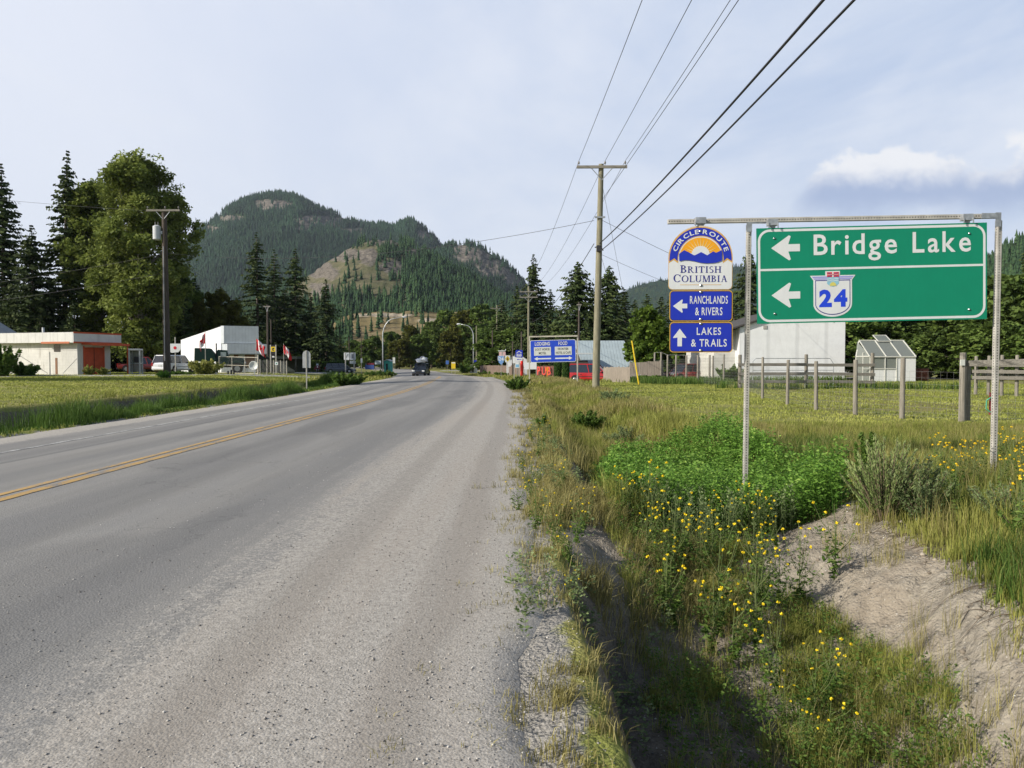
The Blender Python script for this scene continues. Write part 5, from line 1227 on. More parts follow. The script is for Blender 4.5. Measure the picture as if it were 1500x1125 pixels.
def lamp(label, px, D, pytop, side, reach_px):
    x = X(px, D); b0 = h1(x, D); o = thing('street_lamp', label, 'street lamp', (x, D, b0)); h_ = htree(pytop, D, b0); L = reach_px / F * D
    pts = [(0, 0, 0), (0, 0, h_ * .5), (0, 0, h_ - L * .95)]
    for a in range(10, 91, 16): pts.append((side * L * .62 * (1 - math.cos(math.radians(a))), 0, h_ - L * .95 + L * .88 * math.sin(math.radians(a))))
    pts.append((side * L, 0, h_))
    m = MB(); m.tube(pts, [.11 - .06 * k / (len(pts) - 1) for k in range(len(pts))], 8); m.build('lamp_post', M_STEEL, o, smooth=True)
    m = MB(); m.box((0, 0, .1), (.4, .4, .2)); m.build('base', M_GALV, o)
    m = MB(); c = Vector((side * (L + .35), 0, h_ + .03)); m.tube([c - Vector((.42 * side, 0, 0)), c - Vector((.2 * side, 0, -.02)), c + Vector((.2 * side, 0, 0)), c + Vector((.42 * side, 0, -.03))], [.07, .15, .16, .08], 8); hd = m.build('lamp_head', S_WHITE, o, smooth=True)
    m = MB(); m.box(c - Vector((0, 0, .15)), (.45, .2, .06)); m.build('lens', M_GALV, hd)
lamp('curved street lamp on the left of the bend, arm pointing right', 560.8, 128, 464.5, 1, 29)
lamp('curved street lamp on the right of the bend, arm pointing left', 693.5, 150, 475, -1, 19)

# ------------------------------------------------------------------ buildings
def siding_mat(name, col, pitch=.2, depth=.35, axis_='h', var=.08, stain=0.0, rough=.7, metal=0.0):
    m = bpy.data.materials.new(name); m.use_nodes = True; t = NT(m.node_tree); b = t.n['Principled BSDF']
    tcn = t.node('ShaderNodeTexCoord'); pos = tcn.outputs['Object']; s = t.sep(pos)
    co = s[2] if axis_ == 'z' else (s[0] if axis_ == 'h' else s[1])
    fr_ = t.math('FRACT', t.math('DIVIDE', co, pitch)); gr_ = t.math('SUBTRACT', 1.0, t.ramp(t.math('ABSOLUTE', t.math('SUBTRACT', fr_, .5)), .40, .48))
    n = t.noise(pos, 1.2, 5, .65); n2 = t.noise(t.scale(pos, (3, 3, .5)), 1.4, 5, .65)
    c = t.mix(t.ramp(n, .3, .7), tuple(v * (1 - var) for v in col), tuple(min(1, v * (1 + var)) for v in col))
    if stain: c = t.mix(t.math('MULTIPLY', t.ramp(n2, .52, .72), stain), c, (.20, .17, .13))
    c = t.mix(t.math('MULTIPLY', t.math('SUBTRACT', 1.0, gr_), .30), c, tuple(v * .55 for v in col))
    t.put(b.inputs['Base Color'], c); b.inputs['Roughness'].default_value = rough; b.inputs['Metallic'].default_value = metal
    bp = t.node('ShaderNodeBump'); bp.inputs['Strength'].default_value = depth; bp.inputs['Distance'].default_value = .03
    t.put(bp.inputs['Height'], gr_); t.put(b.inputs['Normal'], bp.outputs[0]); return m
B_WHITE = siding_mat('stained_white_plaster', (.62, .61, .57), 40, .0, stain=.45); B_FASC = siding_mat('white_fascia_boards', (.60, .60, .57), .8, .2, 'h', stain=.2)
B_RED = mat('red_door_paint', (.42, .065, .022), .6, var=.15, vscale=2); B_REDT = mat('red_trim', (.50, .085, .03), .6, var=.1); B_DARKW = mat('dark_window', (.02, .022, .025), .25, spec=.5)
B_CLEAN = siding_mat('clean_white_wall', (.78, .79, .80), .3, .15, 'h'); B_GREYW = siding_mat('pale_grey_panel', (.52, .56, .58), .3, .15, 'h'); B_BROWN = mat('boarded_window', (.22, .12, .07), .8, var=.2, vscale=3)
B_METAL = siding_mat('blue_grey_metal_roof', (.40, .46, .48), .33, .6, 'v', rough=.5, metal=.1); B_GREYROOF = siding_mat('old_metal_roof', (.30, .32, .33), .5, .4, 'h', stain=.5, rough=.6)
B_BARN = siding_mat('whitewashed_barn', (.74, .75, .76), 2.4, .15, 'h', var=.05, stain=.12); B_ROOFED = mat('dark_roof_edge', (.07, .065, .06), .8)
B_FENCE = wood_mat('fence_boards', (.20, .17, .14), (.36, .31, .26), (14, 14, .7)); B_CONC = mat('concrete', (.33, .32, .30), .9, var=.15)

# left motel-like low building; local +x runs along the sunlit wall away from the corner, local -y faces out
Dm = 60.0; xm = X(113.5, Dm); bm_ = h1(xm, Dm); th = math.atan2(.30, -.95)
bl_ = thing('low_building', 'low white stained building with a red door and white fascia', 'building', (xm, Dm, bm_ - .05))
u_ = Vector((-.954, .30, 0)); v_ = Vector((.30, .954, 0))          # along lit wall (left), along shaded wall (back)
def blk(mb, a0, a1, c0, c1, z0, z1, mi=0):
    """box in building axes: a along the lit wall (left), c along the shaded wall (back)"""
    p = [u_ * a + v_ * c for a, c in ((a0, c0), (a1, c0), (a1, c1), (a0, c1))]
    mb.slab([(q.x, q.y) for q in p], z0, z1, mi)
zt = 3.65
m = MB(); blk(m, 0, 17, 0, 3.3, -.3, zt - .45); m.build('wall', B_WHITE, bl_)
m = MB(); blk(m, -.25, 17.3, -.55, 0, 2.78, zt); blk(m, -.25, 0, 0, 4.25, 2.78, zt); m.build('fascia', B_FASC, bl_)
m = MB(); blk(m, 0.003, 17, 0.003, 4.2, zt - .2, zt - .12); m.build('roof', B_GREYROOF, bl_)
m = MB(); blk(m, .2, 3.4, -.57, -.552, 2.70, 2.86); m.build('fascia_trim', mat('faded_orange_trim', (.48, .16, .08), .7), bl_)
m = MB(); blk(m, -.27, -.252, -.56, 4.27, zt - .1, zt + .03); blk(m, -.27, -.252, -.56, 4.27, 2.72, 2.86); m.build('fascia_trim', B_REDT, bl_)
m = MB(); blk(m, -1.2, 0, .4, 4.25, 2.62, 2.74); blk(m, -1.22, -1.2, .38, 4.27, 2.55, 2.76); cn = m.build('canopy', B_REDT, bl_)
m = MB(); blk(m, -1.1, -1.02, 4.1, 4.18, -.1, 2.62); m.build('canopy_post', B_REDT, bl_)
m = MB(); blk(m, -.03, 0, .65, 2.55, .05, 2.4); dr_ = m.build('door', B_RED, bl_)
m = MB(); blk(m, -.05, -.03, 1.58, 1.62, .05, 2.4); m.build('door_seam', B_DARKW, dr_)
for c0_ in (.55, 2.55): m = MB(); blk(m, -.06, 0, c0_, c0_ + .1, 0, 2.5); m.build('door_frame', B_REDT, bl_)
m = MB(); blk(m, 1.9, 2.6, -.03, 0, 2.02, 2.62); wn = m.build('window', B_DARKW, bl_)
m = MB(); blk(m, 2.25, 2.5, -.015, 0, .1, 1.5); m.build('wall_patch', B_BROWN, bl_)
m = MB(); blk(m, 9.2, 9.9, -.6, -.552, 2.9, 3.5); m.build('rust_patch', B_BROWN, bl_)
m = MB(); blk(m, 5.6, 5.75, 1.4, 1.55, zt - .5, zt + .55); m.build('vent_pipe', M_GALV, bl_)
for k in range(5):
    m = MB(); q = u_ * (.45 + 0) + v_ * (0); 
# barn with pale metal roof behind the low building, cut by the left edge
Dg = 70; xg0 = X(-102, Dg); bg_ = h1(xg0, Dg)
gb = thing('shed', 'shed with a pale grey pitched roof at the left border', 'building', (xg0, Dg, bg_))
zr_e = Z(-7, 488, Dg) - bg_; zr_t = Z(-80, 444, Dg) - bg_; xw = X(-7, Dg) - xg0
m = MB(); m.prism([(-8, 0), (xw - .5, 0), (xw - .5, zr_e - .1), (xw * .25, zr_t - .1), (-8, zr_e - .1)], 0, 3.5); m.build('wall', B_GREYROOF, gb)
m = MB(); a = Vector((xw * .25, -.4, zr_t)); b_ = Vector((xw, -.4, zr_e)); n_ = Vector((0, 0, -.12))
m.add([a, b_, b_ + Vector((0, 4, 0)), a + Vector((0, 4, 0)), a + n_, b_ + n_, b_ + n_ + Vector((0, 4, 0)), a + n_ + Vector((0, 4, 0))], [(0, 1, 2, 3), (7, 6, 5, 4), (0, 4, 5, 1), (1, 5, 6, 2), (2, 6, 7, 3), (3, 7, 4, 0)])
a = Vector((xw * .25, -.4, zr_t)); b_ = Vector((-8.4, -.4, zr_e))
m.add([a, b_, b_ + Vector((0, 4, 0)), a + Vector((0, 4, 0)), a + n_, b_ + n_, b_ + n_ + Vector((0, 4, 0)), a + n_ + Vector((0, 4, 0))], [(0, 1, 2, 3), (7, 6, 5, 4), (0, 4, 5, 1), (1, 5, 6, 2), (2, 6, 7, 3), (3, 7, 4, 0)])
m.build('roof', B_GREYROOF, gb)

# white slanted building
Dw = 75.0; xw_ = X(324, Dw); bw = h1(xw_, Dw)
wb = thing('shop_building', 'bright white building with a slanting roof and a big grey false front', 'building', (xw_, Dw, bw - .05))
u_ = Vector((-.88, .475, 0)); v_ = Vector((.93, .36, 0)).normalized()
def solve(px, org, d):          # length along d from org so that it shows at px
    k = (px - VPX) / F; return (k * org.y - org.x) / (d.x - k * d.y)
org = Vector((xw_, Dw, 0)); La = solve(262, org, u_); Lc = solve(372.5, org, v_)
zA = Z(324, 478, Dw) - wb.location.z; pL = org + u_ * La; zB = Z(262, 498, pL.y) - wb.location.z
z1_, z2_ = Z(324, 503, Dw) - wb.location.z, Z(324, 518, Dw) - wb.location.z
m = MB()
q = lambda a, c, z: tuple(u_ * a + v_ * c + Vector((0, 0, z)))
m.add([q(0, 0, -.3), q(La, 0, -.3), q(La, 0, zB), q(0, 0, zA - .02), q(0, Lc, -.3), q(La, Lc, -.3), q(La, Lc, zB), q(0, Lc, zA - .02)], [(0, 1, 2, 3), (4, 7, 6, 5), (0, 4, 5, 1), (1, 5, 6, 2), (0, 3, 7, 4), (3, 2, 6, 7)])
m.build('wall', B_CLEAN, wb)
m = MB(); m.add([q(-.5, -.02, z1_), q(-.02, -.02, z1_), q(-.02, -.02, zA + .05), q(-.5, -.02, zA + .05), q(-.5, Lc, z1_), q(-.02, Lc, z1_), q(-.02, Lc, zA + .05), q(-.5, Lc, zA + .05)], [(0, 1, 2, 3), (4, 7, 6, 5), (0, 4, 5, 1), (1, 5, 6, 2), (0, 3, 7, 4), (3, 2, 6, 7)]); m.build('false_front', B_GREYW, wb)
m = MB(); m.add([q(-.8, .1, z2_), q(-.02, .1, z2_), q(-.02, .1, z1_ - .05), q(-.8, .1, z1_ - .05), q(-.8, Lc + .6, z2_), q(-.02, Lc + .6, z2_), q(-.02, Lc + .6, z1_ - .05), q(-.8, Lc + .6, z1_ - .05)], [(0, 1, 2, 3), (4, 7, 6, 5), (0, 4, 5, 1), (1, 5, 6, 2), (0, 3, 7, 4), (3, 2, 6, 7)]); m.build('awning_band', B_GREYW, wb)
m = MB(); m.add([q(-.84, .08, z2_ - .1), q(0, .08, z2_ - .1), q(0, .08, z2_), q(-.84, .08, z2_), q(-.84, Lc + .65, z2_ - .1), q(0, Lc + .65, z2_ - .1), q(0, Lc + .65, z2_), q(-.84, Lc + .65, z2_)], [(0, 1, 2, 3), (4, 7, 6, 5), (0, 4, 5, 1), (1, 5, 6, 2), (0, 3, 7, 4), (3, 2, 6, 7)]); m.build('awning_edge', mat('grey_green_trim', (.16, .19, .16)), wb)
def pane(name, c0, c1, z0, z1, mm, par, off=-.04):
    m = MB(); m.add([q(off, c0, z0), q(0, c0, z0), q(0, c0, z1), q(off, c0, z1), q(off, c1, z0), q(0, c1, z0), q(0, c1, z1), q(off, c1, z1)], [(0, 1, 2, 3), (4, 7, 6, 5), (0, 4, 5, 1), (1, 5, 6, 2), (0, 3, 7, 4), (3, 2, 6, 7)]); return m.build(name, mm, par)
pane('window', Lc * .36, Lc * .49, .55, 2.0, B_BROWN, wb); pane('window', Lc * .68, Lc * .97, .55, 2.0, B_BROWN, wb); pane('door', Lc * .50, Lc * .66, 0, 2.1, sign_paint('pale_door', (.50, .55, .58)), wb)
pane('wall_lamp', Lc * .64, Lc * .69, 2.1, 2.3, B_DARKW, wb, -.2); pane('notice', Lc * .12, Lc * .2, 1.4, 2.0, B_DARKW, wb)
# low carport right of it
Dk = 80; xk = X(378, Dk); bk = h1(xk, Dk); ck = thing('carport', 'low dark flat-roofed carport right of the white slanted building', 'carport', (xk, Dk, bk))
wk = X(432, Dk) - xk; zk = Z(378, 522, Dk) - bk
m = MB(); m.slab([(0, 0), (wk, .8), (wk, 6), (0, 6)], zk - .3, zk); m.build('roof', mat('dark_green_roof', (.035, .045, .04)), ck)
for px_ in (.2, wk * .5, wk - .2): m = MB(); m.box((px_, .9, (zk - .3) / 2), (.12, .12, zk - .3)); m.build('post', B_DARKW, ck)
m = MB(); m.slab([(0, 5.8), (wk, 5.8), (wk, 5.9), (0, 5.9)], 0, zk - .3); m.build('back_wall', mat('carport_wall', (.04, .05, .05)), ck)

# metal roofed A-frame on the right
Dr = 68.0; xr0 = X(846, Dr); br0 = h1(xr0, Dr)
ar = thing('metal_roof_building', 'low building under a steep pale blue-grey ribbed metal roof', 'building', (xr0, Dr, br0))
wr = X(926, Dr) - xr0; zt_ = Z(850, 496.5, Dr) - br0; Lr = X(941, Dr) - xr0
m = MB(); run = 5.5; dep_ = 3.6
a0_ = [(0.0, run, zt_), (wr, run, zt_), (Lr, 0, .5), (1.0, 0, .5)]
m.add(a0_ + [(p[0], p[1] + .05, p[2] - .12) for p in a0_], [(0, 1, 2, 3), (7, 6, 5, 4), (0, 4, 5, 1), (1, 5, 6, 2), (2, 6, 7, 3), (3, 7, 4, 0)])
b0_ = [(0.0, run, zt_), (wr, run, zt_), (Lr, run * 2, .5), (1.0, run * 2, .5)]
m.add(b0_ + [(p[0], p[1] - .05, p[2] - .12) for p in b0_], [(0, 1, 2, 3), (7, 6, 5, 4), (0, 4, 5, 1), (1, 5, 6, 2), (2, 6, 7, 3), (3, 7, 4, 0)])
m.build('roof', siding_mat('ribbed_metal_roof', (.37, .44, .46), .30, .8, 'h', rough=.45, metal=.15, stain=.1), ar)
m = MB(); m.add([(.9, .3, 0), (.9, run * 2 - .3, 0), (.2, run, zt_ - .3), (1.2, .3, 0), (1.2, run * 2 - .3, 0), (.5, run, zt_ - .3)], [(0, 1, 2), (5, 4, 3), (0, 3, 4, 1), (1, 4, 5, 2), (2, 5, 3, 0)]); m.build('gable_wall', B_ROOFED, ar)
m = MB(); m.slab([(-1.6, -.3), (1.4, -.3), (1.4, 2), (-1.6, 2)], Z(840, 517, Dr) - br0 - .12, Z(840, 517, Dr) - br0); m.build('porch_roof', B_GREYW, ar)
m = MB(); m.slab([(-1.3, .3), (1.0, .3), (1.0, 1.8), (-1.3, 1.8)], 0, 2.1); m.build('porch_wall', B_ROOFED, ar)

# white barn behind the signs
Db = 60.0; xb1 = X(1237.5, Db); xb0 = X(1083, Db); bb_ = h1(xb1, Db)
bn = thing('barn', 'large whitewashed barn side seen behind the green sign', 'barn', (xb0, Db, bb_ - .1))
zl_, zr2 = Z(1083, 476, Db) - bn.location.z, Z(1237, 446, Db) - bn.location.z; Wb = xb1 - xb0
ridge = (Wb * .5, max(zl_, zr2) + 1.4)
# eave line rises from the left (1045,497) to the gable behind the sign
zE = Z(1083, 480, Db) - bn.location.z
prof_ = [(0, -.3), (Wb, -.3), (Wb, Z(1237, 463, Db) - bn.location.z), (Wb * .52, Z(1160, 452, Db) - bn.location.z), (0, zE)]
m = MB(); m.prism(prof_, 0, 12); m.build('wall', B_BARN, bn)
m = MB(); 
def roofseg(p, q_, y0, y1, th_=.14):
    m.add([(p[0], y0, p[1]), (q_[0], y0, q_[1]), (q_[0], y1, q_[1]), (p[0], y1, p[1]), (p[0], y0, p[1] + th_), (q_[0], y0, q_[1] + th_), (q_[0], y1, q_[1] + th_), (p[0], y1, p[1] + th_)], [(0, 1, 2, 3), (7, 6, 5, 4), (0, 4, 5, 1), (1, 5, 6, 2), (2, 6, 7, 3), (3, 7, 4, 0)])
xl = X(1046, Db) - xb0; zl2 = Z(1046, 491, Db) - bn.location.z; rd = (Wb * .52, prof_[3][1] + .02)
roofseg((xl, zl2), rd, -.3, 12.3); roofseg(rd, (Wb + .4, prof_[2][1] - .1), -.3, 12.3); m.build('roof', B_ROOFED, bn)
# lean-to at its left
m = MB(); m.prism([(xl + .3, -.3), (-.003, -.3), (-.003, zE - .1), (xl + .3, zl2 - .12)], 1.2, 11.5); m.build('lean_to', siding_mat('cream_siding', (.55, .54, .50), .28, .3, 'z'), bn)
m = MB(); m.box((Wb * .24, -.03, Z(0, 480, Db) - bn.location.z), (.3, .04, .3)); m.build('wall_vent', B_CONC, bn)

# greenhouse
Dh = 56.0; xh0 = X(1260, Dh); xh1 = X(1341, Dh); bh = h1((xh0 + xh1) / 2, Dh)
gh = thing('greenhouse', 'small white-framed greenhouse with an open roof vent', 'greenhouse', (xh0, Dh, bh))
Wh = xh1 - xh0; ze = Z(1300, 522, Dh) - bh; zr_ = Z(1300, 499, Dh + 1.2) - bh
M_FRAME = mat('greenhouse_frame', (.55, .55, .50), .6); M_PANEL = sign_paint('greenhouse_panel', (.66, .67, .66))
def glass_mat():
    m = bpy.data.materials.new('dusty_glazing'); m.use_nodes = True; t = NT(m.node_tree); b = t.n['Principled BSDF']
    b.inputs['Base Color'].default_value = (.22, .24, .22, 1); b.inputs['Roughness'].default_value = .25; b.inputs['Alpha'].default_value = .72; b.inputs['Specular IOR Level'].default_value = .6; return m
M_GLAZ = glass_mat()
inset = .35
m = MB(); m.slab([(.75, 0), (Wh, 0), (Wh, .05), (.75, .05)], 0, ze * .52); m.slab([(Wh * .66, -.01), (Wh + .02, -.01), (Wh + .02, .04), (Wh * .66, .04)], 0, ze); m.slab([(Wh - .03, .0), (Wh + .02, 0), (Wh + .02, 2.4), (Wh - .03, 2.4)], 0, ze); m.build('wall_panel', M_PANEL, gh)
m = MB(); m.slab([(.8, .01), (Wh * .66, .01), (Wh * .66, .03), (.8, .03)], ze * .52, ze - .02); gl_ = m.build('side_glazing', M_GLAZ, gh)
m = MB(); m.add([(0, .7, 0), (.75, .02, 0), (.75, .02, ze), (0, .7, ze * 1.0), (.3, 1.2, zr_ - .05)], [(0, 1, 2, 3), (2, 4, 3)]); m.build('end_glazing', M_GLAZ, gh)
R0 = [(.70, -.05, ze - .03), (Wh, -.05, ze - .03), (Wh - inset, 1.2, zr_), (.35 + inset * .3, 1.2, zr_)]
m = MB(); m.add(R0 + [(a, b_ + .02, c - .03) for a, b_, c in R0], [(0, 1, 2, 3), (7, 6, 5, 4), (0, 4, 5, 1), (1, 5, 6, 2), (2, 6, 7, 3), (3, 7, 4, 0)]); m.build('roof_glazing', M_GLAZ, gh)
R1 = [(.70, 2.45, ze - .03), (Wh, 2.45, ze - .03), (Wh - inset, 1.22, zr_), (.35 + inset * .3, 1.22, zr_)]
m = MB(); m.add(R1 + [(a, b_ - .02, c - .03) for a, b_, c in R1], [(0, 1, 2, 3), (7, 6, 5, 4), (0, 4, 5, 1), (1, 5, 6, 2), (2, 6, 7, 3), (3, 7, 4, 0)]); m.build('roof_glazing', M_GLAZ, gh)
m = MB()
for t_ in (0, .36, .68, 1.0):
    a = Vector(R0[0]).lerp(Vector(R0[1]), t_); b_ = Vector(R0[3]).lerp(Vector(R0[2]), t_); m.beam(a + Vector((0, -.02, .02)), b_ + Vector((0, -.02, .02)), .07, .06)
m.beam(Vector(R0[3]) + Vector((0, 0, .03)), Vector(R0[2]) + Vector((0, 0, .03)), .07, .07); m.beam(Vector(R0[0]) + Vector((0, -.02, 0)), Vector(R0[1]) + Vector((0, -.02, 0)), .07, .08)
for xx in (.75, .95, Wh * .45, Wh * .66): m.box((xx, -.03, ze / 2), (.06, .05, ze))
m.box((Wh * .36, -.04, ze * .52), (Wh * .6, .05, .06)); m.beam((.75, 0, ze), (0, .7, ze), .06, .06); m.beam((0, .7, 0), (0, .7, ze), .06, .06); m.beam((0, .7, ze), (.35 + inset * .3, 1.2, zr_), .06, .06); m.beam((.38, .36, 0), (.38, .36, ze + .3), .05, .05)
m.build('frame', M_FRAME, gh)
v0 = Vector((Wh * .44, 1.0, zr_ - .05)); m = MB(); m.add([v0, v0 + Vector((1.0, 0, 0)), v0 + Vector((.9, .7, .5)), v0 + Vector((-.1, .7, .5))], [(0, 1, 2, 3)]); vt = m.build('roof_vent', M_GLAZ, gh)
m = MB(); [m.beam(v0 + Vector(a), v0 + Vector(b_), .05, .05) for a, b_ in (((0, 0, 0), (1, 0, 0)), ((1, 0, 0), (.9, .7, .5)), ((.9, .7, .5), (-.1, .7, .5)), ((-.1, .7, .5), (0, 0, 0)))]; m.build('vent_frame', M_FRAME, vt)
# rusty barrel
xo = X(1351, 58); o = thing('barrel', 'rusty steel barrel right of the greenhouse', 'barrel', (xo, 58, h1(xo, 58)))
m = MB(); m.tube([(0, 0, 0), (0, 0, .03), (0, 0, .3), (0, 0, .32), (0, 0, .34), (0, 0, .62), (0, 0, .64), (0, 0, .66), (0, 0, 1.0), (0, 0, 1.02)], [.44, .46, .46, .48, .46, .46, .48, .46, .46, .42], 18); m.build('drum', mat('rust', (.17, .06, .035), .9, var=.4, vscale=5), o, smooth=True)
m = MB(); m.tube([(0, 0, 1.0), (0, 0, 1.05)], [.47, .47], 18); m.build('rim', mat('rust_dark', (.10, .05, .03), .9), o)
# small far buildings by the junction
def hut(name, label, px0, px1, D, pyt, col, roofc, cat='hut', gable=.5, base=None):
    x0 = X(px0, D); x1 = X(px1, D); b0 = h1((x0 + x1) / 2, D); o = thing(name, label, cat, (x0, D, b0)); W_ = x1 - x0; h_ = Z(px0, pyt, D) - b0
    m = MB(); m.prism([(0, -.3), (W_, -.3), (W_, h_ - gable), (W_ / 2, h_ - .08), (0, h_ - gable)], 0, 3); m.build('wall', mat(name + '_wall', col, .7), o)
    m = MB()
    for s in (0, 1):
        a = (W_ / 2, h_); b_ = (-.15 if s == 0 else W_ + .15, h_ - gable - .05)
        m.add([(a[0], -.2, a[1]), (b_[0], -.2, b_[1]), (b_[0], 3.2, b_[1]), (a[0], 3.2, a[1]), (a[0], -.2, a[1] + .08), (b_[0], -.2, b_[1] + .08), (b_[0], 3.2, b_[1] + .08), (a[0], 3.2, a[1] + .08)], [(0, 1, 2, 3), (7, 6, 5, 4), (0, 4, 5, 1), (1, 5, 6, 2), (2, 6, 7, 3), (3, 7, 4, 0)])
    m.build('roof', mat(name + '_roof', roofc, .7), o)
    m = MB(); m.box((W_ * .5, -.02, (h_ - gable) * .45), (min(.9, W_ * .3), .04, (h_ - gable) * .7)); m.build('door', B_DARKW, o)
    return o
hut('white_shed', 'tiny white shed at the foot of the right street lamp', 688, 697.5, 140, 533.5, (.6, .6, .56), (.3, .3, .28), 'shed')
hut('green_roof_house', 'house with a dull green roof beyond the board fence', 708, 723, 190, 519, (.12, .14, .12), (.05, .15, .10), 'house', .9)
hut('teal_booth', 'teal and white booth right of the pale notice board', 562.5, 571, 135, 527, (.06, .34, .28), (.5, .52, .5), 'booth', .25)
hut('white_house', 'white house with a dark slanted roof behind the B&B sign', 742, 772, 98, 516, (.66, .68, .70), (.05, .05, .05), 'house', 1.0)

# ------------------------------------------------------------------ PUB fence and hoardings
def board_fence(name, label, p0, p1, h0, h1_, mm, gap=.0, bw=.15, cap=False, posts=None, cat='fence', jag_=.02):
    p0 = Vector(p0); p1 = Vector(p1); d = (p1 - p0); L = d.length; d.normalize(); n = max(1, int(L / bw)); nrm = Vector((-d.y, d.x, 0))
    o = thing(name, label, cat, (p0.x, p0.y, h1(p0.x, p0.y))); m = MB(); rr = random.Random(len(label))
    for k in range(n):
        c = p0 + d * ((k + .5) * L / n); b0 = h1(c.x, c.y) - o.location.z; h_ = h0 + (h1_ - h0) * (k / n) + rr.uniform(-jag_, jag_)
        m.box((c.x - p0.x, c.y - p0.y, b0 + h_ / 2 - .03), (L / n - .012, .022, h_), rz=math.atan2(d.y, d.x))
    bo = m.build('boards', mm, o); m = MB()
    for zz in (.25, .8):
        a = p0 + nrm * .04; q2 = p1 + nrm * .04
        m.beam((a.x - p0.x, a.y - p0.y, h0 * zz), (q2.x - p0.x, q2.y - p0.y, h1(q2.x, q2.y) - o.location.z + h1_ * zz), .04, .09)
    m.build('rails', mm, o)
    for k in range(int(L / 2.4) + 1):
        c = p0 + d * min(L, k * 2.4) + nrm * .1; m = MB(); b0 = h1(c.x, c.y) - o.location.z; h_ = h0 + (h1_ - h0) * k * 2.4 / L; m.box((c.x - p0.x, c.y - p0.y, b0 + h_ / 2), (.1, .1, h_ + .05)); m.build('post', mm, o)
    return o
M_REDF = mat('red_painted_fence', (.34, .05, .025), .8, var=.2)
M_GFENCE = wood_mat('old_brown_boards', (.13, .095, .075), (.24, .18, .145))
board_fence('board_fence', 'brown board fence behind the small signs beyond the junction', (X(703, 112), 112, 0), (X(767, 92), 92, 0), 1.6, 1.5, M_GFENCE)
pf = board_fence('pub_fence', 'dark red board fence painted with the big red letters PUB', (X(786, 84), 84, 0), (X(812, 82), 82, 0), 1.35, 1.35, mat('pub_fence_brown', (.12, .055, .04), .8, var=.25))
a = Vector((X(787, 83.6), 83.6, 0)); b_ = Vector((X(806.4, 82.2), 82.2, 0)); m = MB(); tmp = MB(); text_into(tmp, 'PUB', 0, (b_ - a).length, .0, .95, 0, .012, gap=.16)
ang = math.atan2((b_ - a).y, (b_ - a).x); ox = a.x - pf.location.x; oy = a.y - .12 - pf.location.y; zb_ = h1(a.x, a.y) - pf.location.z + .3
m.add([(ox + v[0] * math.cos(ang), oy + v[0] * math.sin(ang), zb_ + v[2]) for v in tmp.v], tmp.f); m.build('lettering', sign_paint('pub_red', (.60, .07, .055)), pf)
xo = X(768, 84); o = thing('white_banner', 'blank white banner panel between the red post and the pub lettering', 'banner', (xo, 84, h1(xo, 84)))
m = MB(); m.box(((X(786, 84) - xo) / 2, 0, Z(770, 536, 84) - o.location.z), (X(786, 84) - xo, .04, 10 / F * 84)); m.build('panel', S_WHITE, o)
for k in (0.05, X(785.6, 84) - xo): m = MB(); m.box((k, .05, .5), (.08, .06, 1.6)); m.build('post', M_SPOST, o)
xo = X(764.5, 85); o = thing('red_post', 'stout bright red post left of the white banner', 'post', (xo, 85, h1(xo, 85)))
m = MB(); m.tube([(0, 0, -.2), (0, 0, Z(764, 527, 85) - o.location.z)], .17, 12); m.build('shaft', sign_paint('post_red', (.62, .03, .02)), o)
m = MB(); m.tube([(0, 0, Z(764, 527, 85) - o.location.z), (0, 0, Z(764, 526.4, 85) - o.location.z + .04)], .19, 12); m.build('cap', B_REDT, o)
xo = X(801.5, 80); o = thing('orange_marker', 'thin orange marker stake in front of the pub fence', 'marker', (xo, 80, h1(xo, 80))); m = MB(); m.box((0, 0, .6), (.1, .04, 1.3)); m.build('stake', sign_paint('marker_orange', (.75, .25, .03)), o); m = MB(); m.box((0, -.03, 1.0), (.3, .02, .4)); m.build('flag', sign_paint('marker_orange2', (.75, .25, .03)), o)
# picket fences right of the metal roof
board_fence('board_fence', 'low weathered picket fence right of the near power pole', (X(884, 58), 58, 0), (X(923, 54), 54, 0), 1.25, 1.25, B_FENCE, bw=.14, jag_=.04)
board_fence('board_fence', 'taller weathered board fence below the maple', (X(923, 59), 59, 0), (X(972, 58.6), 58.6, 0), 1.7, 1.8, B_FENCE, bw=.14, jag_=.03)

